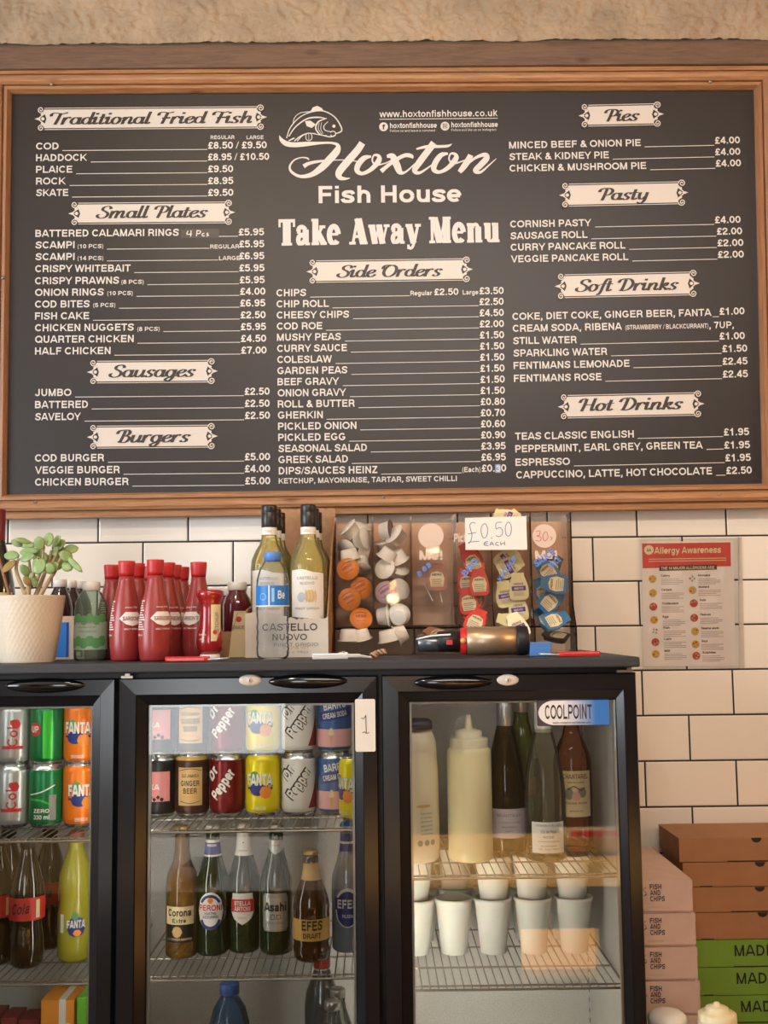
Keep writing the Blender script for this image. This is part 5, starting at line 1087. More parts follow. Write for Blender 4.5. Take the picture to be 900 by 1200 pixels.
VLAB = [(131, 662, 'red vinegar bottle at the left end of the group', 1.2, -.3), (148.3, 657.6, 'front red vinegar bottle second from the left, arrow label', .62, -.85), (182, 656, 'front red vinegar bottle in the middle, largest of the group', .75, -.75),
        (166, 660, 'red vinegar bottle just behind the two front ones', .9, -.6), (176.5, 664, 'red vinegar bottle farthest behind the middle front one', .5, -.9), (195.5, 659.5, 'red vinegar bottle right behind the middle front one', .7, -.9),
        (203.5, 662, 'red vinegar bottle in the third row of the middle file', .6, -.9), (213, 664.5, 'red vinegar bottle at the back near the wall', .6, -.9), (227, 659, 'red vinegar bottle at the right end beside the upturned ketchup', -.45, 1.6)]
import itertools
placed = []
for (px, ty, lb, al, at_) in VLAB:
    r = sarson(px, ty, lb, al, at_); placed.append(r)
for _ in range(60):                                      # nudge crowded neighbours apart
    for a, b in itertools.combinations(placed, 2):
        d = Vector((b.location.x - a.location.x, b.location.y - a.location.y, 0)); L = d.length
        if L < .0605:
            k = (.0605 - L) / 2; d.normalize(); d = Vector((d.x * .35, d.y, 0)); a.location -= d * k; b.location += d * k
    for a in placed: a.location.y = min(max(a.location.y, 2.02), 2.475)
# ---- upturned ketchup bottle
KET = mat('ketchup_red', (150, 26, 28), .22, coat=.6)
r = thing('ketchup_bottle', 'ketchup bottle standing upside down on its white cap', 'bottle', (ax(246, 740, 2.07), 2.07, TZ), .0)
piece(r, 'bottle_body', MB().lathe([(0, .0105), (.016, .0105), (.022, .018), (.0245, .032), (.0235, .045), (.0205, .058), (.0190, .075), (.0185, .092), (.0195, .104), (.0235, .113), (.0255, .119), (.0245, .1245), (.018, .127), (0, .1265)], 32, sx=1.0, sy=.8), KET)
piece(r, 'bottle_cap', MB().lathe([(0, 0), (.0175, 0), (.0185, .002), (.0180, .0095), (.015, .0102), (0, .0102)], 28), WHITEP)
P = [(dense(rect2d(-.011, .034, .011, .1), .004), wrap(.0212, a0=.75), 0), (mv(rot2(gc('KETCHUP', .04, .008, .18), PI / 2), .004, .066), wrap(.0218, a0=.75), 1), (disc2d(-.004, .05, .0045, 12), wrap(.0218, a0=.75), 2), (mv(gc('tomato', .016, .004, .17), 0, .044), wrap(.0236, a0=-.5), 0), (mv(gc('570g', .010, .003, .17), 0, .036), wrap(.025, a0=-.5), 0)]
deco(r, 'label_print', P, [P_CREAM, P_GREY, P_RED])
# ---- flat red openers, chrome corkscrew, blue box
REDP = mat('red_enamel', (206, 40, 38), .3, coat=.3)
CHROME = mat('chrome', (226, 226, 226), .28, .65)
def opener(label, px0, px1, py, Y, flip=False):
    x0, x1 = ax(px0, py, Y), ax(px1, py, Y); L = x1 - x0; r = thing('bottle_opener', label, 'opener', ((x0 + x1) / 2, Y, TZ), 0, None); s = -1 if flip else 1
    m = MB(); pr = [(-.5, .006), (-.47, .0085), (-.1, .0085), (.12, .0075), (.2, .005)]
    vs = []
    for (u, hw) in pr:
        for (dy, z) in ((-hw, .0005), (-hw, .0065), (-hw * .6, .0085), (hw * .6, .0085), (hw, .0065), (hw, .0005)): vs.append((s * u * L, dy, z))
    n = 6; m.add(vs, [(j * n + i, j * n + (i + 1) % n, (j + 1) * n + (i + 1) % n, (j + 1) * n + i) for j in range(len(pr) - 1) for i in range(n)] + [tuple(range(n)), tuple(range(len(vs) - n, len(vs)))])
    piece(r, 'handle', m, REDP, recalc=True, bevel=.001)
    b = MB().tube([(s * .18 * L, -.004, .003), (s * .34 * L, -.008, .004), (s * .48 * L, -.006, .0045), (s * .5 * L, .002, .0045), (s * .44 * L, .008, .004), (s * .3 * L, .007, .0035), (s * .18 * L, .004, .003)], .0018, 8).tube([(s * .3 * L, -.006, .003), (s * .31 * L, .006, .003)], .0016, 8)
    piece(r, 'metal_claw', b, CHROME)
    return r
opener('red handled bottle opener lying in front of the upturned ketchup', 194, 268, 768, 1.995)
opener('red handled bottle opener lying at the right end of the fridge top', 632, 703, 762, 2.03, True)
Y = 2.01; x0 = ax(366, 764, Y); x1 = ax(436, 764, Y); L = x1 - x0
r = thing('corkscrew', 'folded chrome corkscrew lying in front of the sauce dispenser', 'corkscrew', ((x0 + x1) / 2, Y, TZ), .06)
piece(r, 'lever', MB().box(-.5 * L, .1 * L, -.006, -.003, .0004, .0105).box(-.5 * L, .1 * L, .003, .006, .0004, .0105).box(-.5 * L, -.44 * L, -.003, .003, .001, .010).box(-.06 * L, .1 * L, -.003, .003, .0045, .012), CHROME, bevel=.001)
piece(r, 'claw', MB().box(.08 * L, .3 * L, -.004, .004, .003, .009).hexa([(.3 * L, -.003, .003), (.5 * L, -.0015, .001), (.3 * L, .003, .003), (.5 * L, .0015, .001), (.3 * L, -.003, .008), (.5 * L, -.0015, .004), (.3 * L, .003, .008), (.5 * L, .0015, .004)]), CHROME, bevel=.0008)
piece(r, 'screw_worm', MB().tube([(-.4 * L + i * .0011, .0014 * math.sin(i * .9), .0065 + .0014 * math.cos(i * .9)) for i in range(34)], .0009, 6), STEEL)
piece(r, 'pivot', MB().lathe([(0, .0145), (.0035, .0145), (.0042, .013), (.0042, .0115)], 16, c=(.02 * L, 0, 0)), STEEL)
Y = 2.06; xa, xb = ax(620, 760, Y), ax(645, 760, Y)
o = MB().box(-(xb - xa) / 2, (xb - xa) / 2, -.012, .012, 0, at(632, 752.5, Y).z - TZ).build('eraser', mat('blue_block', (74, 124, 190), .5), None, bevel=.0015); o.location = ((xa + xb) / 2, Y, TZ); o.name = 'rubber_block'
tag(o, 'small blue rectangular block beside the steel flask', 'block')
# crumpled paper twist
m = MB(); 
for k in range(5): m.tube([(-.012 + .004 * k + .006 * math.cos(a), -.004 + .007 * math.sin(a + k), .004 + .0022 * k * .7 + .003 * math.sin(a * 2 + k)) for a in [i * .5 for i in range(12)]], .0022, 6)
o = m.build('paper_twist', mat('brown_paper', (190, 150, 118), .7)); pz = min(v.co.z for v in o.data.vertices); o.location = (ax(446, 760, 2.09), 2.09, TZ - pz)
tag(o, 'crumpled brown paper twist lying beside the corkscrew tip', 'paper')
# ---- steel flask lying on its side
Y = 2.075; rz_ = .0275
xa, xb = ax(548, 748, Y), ax(618, 748, Y)
r = thing('travel_flask', 'steel flask with black base and red collar lying on its side', 'flask', (ax(560, 748, Y), Y, TZ), -.04)
def lie(m, dx): m.v = [(v[2] + dx, v[0], v[1] + rz_ + .0008) for v in m.v]; return m
X_ = lambda px: ax(px, 748, Y) - r.location.x
piece(r, 'body', lie(MB().lathe([(0, 0), (.024, 0), (.0262, .002), (.0262, X_(606) - X_(546)), (0, X_(606) - X_(546))], 40), X_(546)), mat('satin_bronze_steel', (196, 170, 142), .34, .8))
piece(r, 'base_cap', lie(MB().lathe([(0, -.001), (.0268, -.001), (.0274, .003), (.0274, .014), (.0255, .020), (.018, .022), (0, .022)], 40), X_(605)), mat('black_rubber', (24, 24, 26), .5))
piece(r, 'collar', lie(MB().lathe([(0, 0), (.021, 0), (.0245, .002), (.0245, .009), (.0262, .0115), (0, .0115)], 36), X_(539)), REDP)
cl = MB().lathe([(0, 0), (.0165, 0), (.019, .004), (.020, X_(539) - X_(512)), (0, X_(539) - X_(512))], 28); lie(cl, X_(512))
piece(r, 'lid', cl, mat('lid_black_plastic', (32, 32, 34), .4))
s = MB().lathe([(0, 0), (.0125, 0), (.0155, .003), (.0165, X_(522) - X_(489)), (.012, X_(524) - X_(489)), (0, X_(524) - X_(489))], 24); lie(s, X_(489)); s.v = [(v[0], v[1], v[2] - .003) for v in s.v]
piece(r, 'spout', s, mat('grey_metal', (120, 124, 130), .25, .8))
kn = MB().lathe([(0, .004), (.0042, .004), (.005, .002), (.0052, 0)], 18); kn.v = [(v[0] + X_(542), -.0248 - v[2], v[1] + rz_ + .002) for v in kn.v]
piece(r, 'brass_button', kn, P_GOLD)
piece(r, 'red_tag', MB().box(X_(523), X_(530), -.0225, -.0185, .022, .031), REDP, bevel=.0008)
piece(r, 'clip', MB().tube([(X_(488), -.012, rz_ + .005), (X_(505), -.016, rz_ + .011), (X_(528), -.018, rz_ + .013)], .0022, 8), CHROME)
# ---- potted jade plant
Y = 2.068
r = thing('potted_plant', 'jade plant in a cream dimpled pot at the left end of the fridge top', 'plant', (ax(32, 770, Y), Y, TZ))
POTM = mat('pot_cream', (216, 202, 182), .45)
hp = at(32, 699, Y).z - TZ; m = MB(); nA, nZ = 168, 56; vs = []
for j in range(nZ + 1):
    t = j / nZ; R0 = .0485 + (.0655 - .0485) * (t ** .85)
    for i in range(nA):
        a = 2 * PI * i / nA; d = math.sin(21 * a + t * 24) * math.sin(21 * a - t * 24)
        R = R0 + (-.0009 * abs(d) if .03 < t < .96 else 0)
        vs.append((R * math.sin(a), -R * math.cos(a), t * hp))
m.add(vs, [(j * nA + i, j * nA + (i + 1) % nA, (j + 1) * nA + (i + 1) % nA, (j + 1) * nA + i) for j in range(nZ) for i in range(nA)], 0, True)
m.lathe([(.0655, hp), (.0645, hp + .0012), (.0622, hp), (.06, hp - .02), (0, hp - .02)], nA).lathe([(0, 0), (.0485, 0)], nA)
piece(r, 'pot', m, POTM)
piece(r, 'soil', MB().lathe([(0, .004), (.03, .003), (.0605, 0)], 40, c=(0, 0, hp - .016)), mat('soil', (70, 52, 38), .95, noise=.4, nscale=160, bump=.6, bscale=260))
STEMM = mat('jade_stem', (176, 150, 110), .7, noise=.2, nscale=120); LEAFM = mat('jade_leaf', (140, 168, 108), .35, noise=.14, nscale=60, sss=.1, coat=.15); LEAFB = mat('jade_leaf_brown', (150, 124, 70), .5)
def LP(px, py, dy=0.0):                                   # point of the plant in its own frame
    p = at(px, py, Y + dy); return Vector((p.x - r.location.x, dy, p.z - TZ))
ST = [[(33, 702), (34, 690), (38, 676), (42, 664), (45, 652)], [(40, 702), (46, 688), (53, 670), (58, 656), (60, 645)], [(45, 702), (54, 686), (64, 670), (70, 658), (74, 650)],
      [(30, 702), (27, 690), (21, 676), (19, 664), (22, 654)], [(37, 690), (36, 674), (34, 658), (33, 646), (36, 636)], [(42, 684), (48, 668), (50, 652), (52, 640)], [(29, 696), (35, 684), (40, 676)], [(60, 662), (66, 650), (68, 642)]]
m = MB()
for k, s_ in enumerate(ST):
    pts = [LP(px, py, (-.012, .012, -.004, .004, .016, -.016, .0, .006)[k] * (i / 4.0 + .3)) for i, (px, py) in enumerate(s_)]
    pts = [Vector(p) for p in crom([tuple(p) for p in pts], 4)]; n = len(pts)
    m.tube(pts, [(.0047 if k < 4 else .0032) * (1 - .5 * i / n) for i in range(n)], 8)
piece(r, 'stem', m, STEMM)
def leaf(c, d, L, w_, up=Vector((0, 0, 1)), mt=0):
    d = d.normalized(); s_ = d.cross(up); s_ = s_.normalized() if s_.length > .01 else Vector((1, 0, 0)); nrm = s_.cross(d).normalized(); vs = []; n, k = 8, 8
    for j in range(n + 1):
        t = j / n; wd = w_ * .5 * max(.06, math.sin(PI * min(1, t * .86 + .06)) ** .7) * (1 if t < .97 else .5)
        for i in range(k):
            a = 2 * PI * i / k
            vs.append(c + d * (L * t) + s_ * (wd * math.cos(a)) + nrm * (.0017 * math.sin(a) * (1.2 if t < .9 else .5) + .15 * L * (t * t) * -.6 + .08 * wd * abs(math.cos(a))))
    return vs, [(j * k + i, j * k + (i + 1) % k, (j + 1) * k + (i + 1) % k, (j + 1) * k + i) for j in range(n) for i in range(k)] + [tuple(range(k)), tuple(range(n * k, n * k + k))]
rl = random.Random(5)
LEAVES = [(45, 646, -18, 0, 11), (40, 640, -14, -3, 10), (26, 640, -10, -6, 9), (22, 652, -14, -2, 12), (24, 656, 12, -5, 12), (18, 657, -12, 10, 11), (24, 662, 8, 10, 10), (57, 640, 0, -13, 12), (62, 640, 6, -9, 12), (52, 648, -4, 10, 15), (58, 650, 4, 12, 15), (66, 650, 2, 14, 15), (70, 648, 12, 6, 14), (74, 646, 14, -4, 13),
          (78, 652, 14, 14, 7), (50, 655, -6, 14, 15), (56, 660, 4, 10, 12), (68, 660, -8, 8, 13), (74, 660, 8, 6, 13), (44, 655, -4, 10, 11), (46, 638, 8, -6, 10), (50, 634, 9, -2, 11), (36, 636, -14, -4, 7), (60, 648, 12, -4, 14), (34, 664, -3, 13, 9), (36, 672, 5, 12, 9), (28, 676, 6, 8, 8), (64, 644, 9, -8, 12), (48, 644, -3, -12, 12), (40, 656, 7, -11, 10)]
for k, (px, py, dx, dy, sz) in enumerate(LEAVES):
    off = rl.uniform(-.026, .02); a = LP(px, py, off); b = LP(px + dx, py + dy, off + rl.uniform(-.012, .008)); d = b - a
    vf = leaf(a, d, max(.018, d.length * 1.25), sz / 640.0 * 1.05, Vector((rl.uniform(-.3, .3), -1, .5)))
    MB().add(*vf, 0, True).build('leaf', LEAFB if k in (5, 26) else LEAFM, r, recalc=True)
# ---- wooden stick and wine bottle at the far left
Yw = 2.27
bottle('wine_bottle', 'dark wine bottle with red capsule behind the plant pot', 'bottle', ax(-6, 700, Yw), Yw, TZ, BURG, mat('dark_bottle_glass', (26, 26, 28), .1, coat=.6), CAPS(.20, .300, .0175), mat('dark_red_foil', (110, 26, 34), .4), [('label', lab(.08, .07, .132, .0395, [('VINO ROSSO', .05, .007, .11, 1)], a0=.3), [P_CREAM, P_GREY])], None, 'capsule')
pa, pb = at(-2, 652, 2.165), at(13, 704, 2.165); pe = pb + (pb - pa) * 1.0; pe = pa + (pb - pa) * ((pa.z - TZ - .003) / (pa.z - pb.z))
o = MB().tube([pa - pe, Vector((0, 0, 0))], [.0027, .0031], 8).build('wooden_stick', mat('stick_wood', (150, 104, 66), .6)); o.location = pe; tag(o, 'thin brown wooden stick leaning behind the plant pot', 'stick')
# ---- squash and cordial bottles behind the pot
DKJ = mat('dark_cordial', (40, 26, 36), .12, coat=.5)
CORD = [(0, .002), (.022, 0), (.0255, .005), (.0258, .02), (.0258, .094), (.0225, .110), (.0150, .126), (.0128, .130), (.0128, .140), (0, .140)]
CGG = 'dark cordial bottles in the cardboard carrier'
Yc = 2.26; SCALEC = (at(80, 682, Yc).z - TZ) / .148
for k, (px, Yb) in enumerate(((70, 2.25), (82, 2.305), (93, 2.358))):
    pr = [(r_, z_ * SCALEC) for r_, z_ in CORD]
    bottle('cordial_bottle', 'dark cordial bottle with white cap, ' + ('partly behind the plant pot' if k == 0 else 'second along from the pot' if k == 1 else 'set back by the green bottle'), 'bottle', ax(px, 700, Yb), Yb, TZ + .004, pr, DKJ, PETCAP(.134 * SCALEC, .0138, .015), WHITEP, [], CGG)
Yf = 2.215; xa, xb = ax(40, 740, Yf), ax(99, 740, Yf); hh = at(80, 722, Yf).z - TZ
r = thing('drink_carrier', 'low cardboard drinks carrier with blue and pink print beside the pot', 'carrier', ((xa + xb) / 2, Yf, TZ)); w_ = (xb - xa) / 2
m = MB().box(-w_, w_, 0, .002, 0, hh).box(-w_, -w_ + .002, .002, .175, 0, hh).box(w_ - .002, w_, .002, .175, 0, hh).box(-w_, w_, .175, .177, 0, hh).box(-w_ + .002, w_ - .002, .002, .175, 0, .002)
piece(r, 'carrier_body', m, mat('card_pink', (206, 172, 150), .6))
u = lambda px: ax(px, 740, Yf) - r.location.x
m = MB().put(rect2d(u(62), .004, u(81), hh - .012), flat((0, -.0006, 0)), 0).put(rect2d(u(78), .004, u(80), hh - .012), flat((0, -.0009, 0)), 1).put(rect2d(u(88), .004, u(97), hh - .012), flat((0, -.0006, 0)), 2).put(rect2d(u(90), .006, u(95), .014), flat((0, -.0009, 0)), 3)
for k in range(9): m.put(rect2d(u(89), .022 + k * .0055, u(95.5 - (k % 3)), .0238 + k * .0055), flat((0, -.0009, 0)), 3)
piece(r, 'carrier_print', m, [P_BLUE, P_NAVY, mat('print_mauve', (120, 108, 130), .5), P_CREAM])
Yg = 2.13; hg = at(107, 682, Yg).z - TZ
GP = [(0, .002), (.027, 0), (.0305, .004), (.0308, .02), (.0308, hg - .052), (.0285, hg - .038), (.019, hg - .020), (.0145, hg - .0165), (.0145, hg - .012), (0, hg - .012)]
bottle('water_bottle', 'clear bottle with white cap and green leafy label beside the vinegar', 'bottle', ax(106.5, 730, Yg), Yg, TZ, GP, glass('green_tinted_plastic', (214, 226, 214), .06, 1.15, haze=.2, hazecol=(160, 180, 164)), PETCAP(hg - .0165, .0165, .0165), WHITEP,
       [('label', [(dense(rect2d(-.05, .02, .05, hg - .075), .005), wrap(.0311), 0)] + [(disc2d(-.03 + .012 * k, hg - .072 + .004 * (k % 2), .009, 10), wrap(.0313), 1) for k in range(6)] + [(disc2d(-.03 + .012 * k, .032 + .004 * (k % 2), .010, 10), wrap(.0313), 1) for k in range(6)] + [(mv(gc(t_, .034, .004, .17), 0, .052 + .008 * k), wrap(.0315), 2) for k, t_ in enumerate(('with natural', 'botanical', 'pure water'))], [mat('label_sage', (160, 182, 160), .5), P_GREEN, P_GREY])])
# ---- jars in a brown tray to the right of the vinegar
Yj = 2.30
for k, (px, Yb, top, c_) in enumerate(((278, 2.285, 684, 'dark red sauce jar with white cap in the brown card tray'), (266, 2.39, 689, 'sauce jar with white cap standing behind the brown card tray'))):
    h = at(px, top, Yb).z - TZ; rr = .029
    pr = [(0, .002), (rr - .003, 0), (rr, .004), (rr, h - .045), (rr - .004, h - .032), (.0185, h - .022), (.0180, h - .012), (0, h - .012)]
    bottle('sauce_jar', c_, 'jar', ax(px, 720, Yb), Yb, TZ + (.003 if k == 0 else 0), pr, mat('dark_sauce', (92, 28, 34), .15, coat=.5), MB().lathe([(0, h), (.018, h), (.0195, h - .002), (.0195, h - .016), (.019, h - .0165), (0, h - .0165)], 28), WHITEP, [])
Yt = 2.225; xa, xb = ax(256, 752, Yt), ax(295, 752, Yt); hh = at(270, 740, Yt).z - TZ; w_ = (xb - xa) / 2
r = thing('card_tray', 'low brown cardboard tray beside the upturned ketchup', 'tray', ((xa + xb) / 2, Yt, TZ))
piece(r, 'tray_body', MB().box(-w_, w_, 0, .002, 0, hh).box(-w_, -w_ + .002, .002, .1, 0, hh).box(w_ - .002, w_, .002, .1, 0, hh).box(-w_ + .002, w_ - .002, .002, .1, 0, .002).box(-w_, w_, .1, .102, 0, hh), mat('kraft_card', (170, 128, 92), .75, noise=.12, nscale=90))
Yl = 2.216; m = MB(); q = [(ax(268, 740, Yl), at(268, 741, Yl).z), (ax(288, 740, Yl), at(288, 741, Yl).z), (ax(288, 740, Yl), at(288, 716, Yl).z), (ax(274, 740, Yl), at(274, 716, Yl).z)]
zc = TZ
m.hexa([(q[0][0], Yl, zc), (q[1][0], Yl, zc), (q[0][0], Yl + .0012, zc), (q[1][0], Yl + .0012, zc), (q[3][0], Yl + .002, q[3][1]), (q[2][0], Yl + .002, q[2][1]), (q[3][0], Yl + .0032, q[3][1]), (q[2][0], Yl + .0032, q[2][1])])
cx_, cz_ = (q[0][0] + q[2][0]) / 2 + .003, q[2][1]
m.put(disc2d(cx_, cz_ - .016, .0056, 16), lambda u_, v_: Vector((u_, Yl - .0002 + .0009, v_)), 1).put(mv(gc('SAUCE', .024, .006, .2), cx_ - .002, cz_ - .034), lambda u_, v_, l=0: Vector((u_, Yl - .0002 + .0002, v_)), 2).put(ribbon([(cx_ - .012, cz_ - .038), (cx_ - .002, cz_ - .003), (cx_ + .010, cz_ - .003)], 0, None, .0012), lambda u_, v_: Vector((u_, Yl + .0001, v_)), 2)
o = m.build('shelf_card', [P_CREAM, P_RED, P_GREY]); tag(o, 'small pale card with a red dot propped against the brown tray', 'card')

# ---- wine carton with six bottles, water bottle in front
RZ = -.03; Yk = 2.165; org = at(336, 765, Yk)
kr = thing('wine_carton', 'torn white and kraft wine carton on the fridge top', 'carton', (org.x, Yk, TZ), RZ)
KW = (at(385, 765, Yk).x - at(286, 765, Yk).x) / 2 / math.cos(RZ) * .985; KD = .235
hF = at(330, 722, Yk).z - TZ; hB = at(350, 599, 2.44).z - TZ
rj = random.Random(3)
def torn(w0, w1, hfn, y, th, n=40):
    m = MB()
    for i in range(n):
        a, b = w0 + (w1 - w0) * i / n, w0 + (w1 - w0) * (i + 1) / n; ha, hb = hfn(i / n), hfn((i + 1) / n)
        m.hexa([(a, y, 0), (b, y, 0), (a, y + th, 0), (b, y + th, 0), (a, y, ha), (b, y, hb), (a, y + th, ha), (b, y + th, hb)])
    return m
jag = [rj.uniform(-.0022, .0022) for _ in range(80)]
KRAFT = mat('kraft_card', (170, 128, 92), .75); CARW = mat('carton_white', (222, 210, 196), .6)
piece(kr, 'front_panel', torn(-KW, KW, lambda t: hF + .006 * (1 - t) - .006 * t + .004 * math.sin(t * 7) + jag[int(t * 40)], 0, .003), CARW)
piece(kr, 'back_panel', torn(-KW + .0, KW, lambda t: hB + jag[int(t * 40) + 20] * .7, KD, .003), KRAFT)
n = 30
for sx in (1, -1):
    m = MB()
    for i in range(n):
        y0, y1 = KD * i / n, KD * (i + 1) / n
        hf = (lambda t: hF + (hB - hF) * max(0, (t - .05)) ** .8 * .98 + jag[int(t * 30) + 10]) if sx > 0 else (lambda t: hF + .012 + .03 * t + jag[int(t * 30)])
        a, b = hf(i / n), hf((i + 1) / n); xq = sx * KW; xi = xq - sx * .003
        lo_, hi_ = min(xq, xi), max(xq, xi)
        m.hexa([(lo_, y0 + .003, 0), (hi_, y0 + .003, 0), (lo_, y1 + .003 if i == n - 1 else y1 + .003, 0), (hi_, y1 + .003, 0), (lo_, y0 + .003, a), (hi_, y0 + .003, a), (lo_, y1 + .003, b), (hi_, y1 + .003, b)])
    piece(kr, 'side_panel', m, KRAFT)
piece(kr, 'bottom_panel', MB().box(-KW + .003, KW - .003, .003, KD, 0, .002), KRAFT)
m = MB(); fp = flat((0, -.0006, 0))
for t_, W_, H_, cx_, z_, mi in (('CASTELLO', .105, .014, .006, hF - .028, 0), ('NUOVO', .066, .012, .006, hF - .046, 0), ('PINOT GRIGIO', .085, .007, .018, hF - .058, 1), ('PAVIA IGT', .05, .005, .018, .016, 2), ('6 x 75cl', .04, .004, .02, .008, 1)):
    m.put(mv(gc(t_, W_, H_, .15), cx_, z_), fp, mi)
piece(kr, 'carton_lettering', m, [P_BLK, P_GREY, P_TAN])
KM = Matrix.Translation(kr.location) @ Matrix.Rotation(RZ, 4, 'Z')
WP = [(0, .004), (.030, 0), (.0358, .005), (.0363, .02), (.0363, .172), (.0345, .190), (.0270, .208), (.0185, .222), (.0150, .236), (.0142, .262), (.0140, .296), (0, .296)]
wf = rad(WP); WL = lambda l=.0004, a0=0.0: wrap(lambda z: wf(z) + l, 0, 0, 0, 1, a0)
BLKFOIL = mat('black_foil', (38, 34, 34), .35)
wz = at(359, 592, 2.215).z - TZ - .003; ws = wz / .300
proto = None
for col in (0, 1):
    for row in (0, 1, 2):
        p = KM @ Vector(((-.0385, .0385)[col], .042 + row * .0765, .0024))
        lb = ('left', 'right')[col]; lbl = ['white wine bottle at the front %s of the torn carton' % lb, 'white wine bottle in the middle row, %s file of the carton' % lb, 'white wine bottle at the back %s of the carton' % lb][row]
        if proto is None:
            proto = bottle('wine_bottle', lbl, 'bottle', p.x, p.y, p.z, [(r_, z_ * ws) for r_, z_ in WP], WINEW, MB().lathe([(0, .300 * ws), (.0146, .300 * ws), (.0153, .297 * ws), (.0153, .286 * ws), (.0148, .285 * ws), (.0153, .284 * ws), (.0153, .256 * ws), (.0150, .2555 * ws)], 24), BLKFOIL,
                           [('neck_label', [(dense(rect2d(-.046, .240 * ws, .046, .2548 * ws), .005), wrap(.0153), 0), (mv(gc('DOC', .014, .004, .17), 0, .245 * ws), wrap(.0157), 1)], [P_WHITE, P_TAN]),
                            ('label', [(([(-.036, .075), (.036, .068), (.036, .158), (.012, .160), (-.01, .166), (-.036, .164)], [tuple(range(6))]), WL(), 0), (mv(gc('CASTELLO', .042, .0055, .15), 0, .146), WL(.0009), 1), (mv(gc('NUOVO', .028, .0055, .15), 0, .136), WL(.0009), 1), (mv(gc('PINOT GRIGIO', .05, .0045, .15), 0, .088), WL(.0009), 1),
                                       (disc2d(.006, .114, .013, 14, .012), WL(.0008), 2), (disc2d(-.012, .112, .009, 12, .010), WL(.0009), 3)] + [(ribbon([(-.002 + .006 * k, .102), (.0 + .006 * k, .114), (-.003 + .006 * k, .126)], 3, None, .0012), WL(.001), 4) for k in range(4)], [P_WHITE, P_GREY, mat('label_sand', (220, 196, 150), .5), mat('label_mist', (190, 196, 206), .5), P_TAN])],
                           'white wine bottles in the torn carton', 'capsule', RZ * .5)
        else: dup(proto, p, RZ * .5, lbl)
Y = 2.085; hW = at(319, 647, Y).z - TZ; s_ = hW / .2045
pr = [(r_ * .93, z_ * s_) for r_, z_ in WATERB]
bottle('water_bottle', 'clear water bottle with blue cap and blue label before the wine carton', 'bottle', ax(319.5, 720, Y), Y, TZ, pr, PETG, PETCAP(hW - .0175, .0160, .0175), mat('light_blue_cap', (86, 134, 206), .4),
       [('label', [(dense(rect2d(-.058, .101 * s_, .058, .139 * s_), .005), wrap(.0307), 0), (dense(rect2d(-.005, .101 * s_, -.0025, .139 * s_), .0015), wrap(.0310), 1), (mv(gc('Be', .015, .015, .2), .020, .114 * s_), wrap(.0311), 1), (rect2d(.001, .108 * s_, .006, .134 * s_), wrap(.0311), 2), (ring2d(-.016, .118 * s_, .006, .0012), wrap(.0311), 2), (dense(rect2d(-.058, .0995 * s_, .058, .1015 * s_), .005), wrap(.0311), 1)], [P_BLUE, P_WHITE, mat('label_pale_blue', (150, 190, 226), .5)])])

# ---- clear sauce dispensers with dip pots and sachets
ACR = glass('clear_acrylic', (252, 250, 248), .03, 1.22, haze=.012, hazecol=(230, 214, 198))
YD0, YD1 = 2.255, 2.395
def px2(px, y=700, Y=YD0 + .03): return ax(px, y, Y)
INSERT = mat('card_insert_tan', (212, 172, 144), .6)
def dispenser(label, xs, ztop, words):
    x0, x1 = xs[0], xs[-1]; r = thing('sauce_dispenser', label, 'dispenser', ((x0 + x1) / 2, YD0, TZ)); ox = (x0 + x1) / 2
    H = ztop - TZ; t = .0025; D = YD1 - YD0; zf = at(500, 710, YD0 + .03).z - TZ
    piece(r, 'back_panel', MB().box(x0 - ox, x1 - ox, D - t, D, 0, H), ACR)
    piece(r, 'card_insert', MB().box(x0 - ox + .001, x1 - ox - .001, D - t - .0012, D - t - .0004, zf * .6, at(500, 613, YD1).z - TZ), INSERT)
    piece(r, 'base_panel', MB().box(x0 - ox, x1 - ox, 0, D - t, 0, t), ACR)
    zf = at(500, 710, YD0 + .03).z - TZ
    for i, x in enumerate(xs):
        a = x - ox - (t if i == len(xs) - 1 else 0 if i == 0 else t / 2)
        m = MB(); m.hexa([(a, -.0, t), (a + t, -.0, t), (a, D - t, t), (a + t, D - t, t), (a, .0, .048), (a + t, .0, .048), (a, D - t, .048), (a + t, D - t, .048)])
        m.hexa([(a, .0, .048), (a + t, .0, .048), (a, D - t, .048), (a + t, D - t, .048), (a, .03, zf), (a + t, .03, zf), (a, D - t, zf), (a + t, D - t, zf)])
        m.box(a, a + t, .03, D - t, zf, H)
        piece(r, 'divider', m, ACR)
    piece(r, 'tray_lip', MB().box(x0 - ox + t, x1 - ox - t, -.0, t, t, .048), ACR)
    piece(r, 'front_panel', MB().box(x0 - ox + t, x1 - ox - t, .03, .03 + t, zf, H), ACR)
    fp = flat((-ox, .0292, -TZ), k=1)
    for (kind, px, py, *a) in words:
        p = at(px, py, YD0 + .0292); m = MB()
        if kind == 'disc': m.put(mv(disc2d(0, 0, a[0] / 580.0, 24), p.x, p.z), fp, 0)
        elif kind == 'word': m.put(mv(gc(a[0], a[1] / 580.0, a[2] / 580.0, .24), p.x, p.z), fp, 0)
        elif kind == 'blue': m.put(mv(rot2(gc(a[0], a[1] / 580.0, a[2] / 580.0, .24), a[3]), p.x, p.z), lambda u_, v_, l=0: Vector((u_ - ox, .0286 - l * 4e-5, v_ - TZ)), 1)
        elif kind == 'hand':
            for st_ in a[0]: m.put(mv(ribbon([(x_ / 580.0, -y_ / 580.0) for x_, y_ in st_], 4, None, .0011), p.x, p.z), lambda u_, v_, l=0: Vector((u_ - ox, .0286, v_ - TZ)), 2)
        piece(r, 'front_print', m, [mat('print_pale', (214, 190, 172), .6), mat('print_sky', (96, 130, 200), .5), mat('pen_red', (190, 60, 50), .5)])
    return r
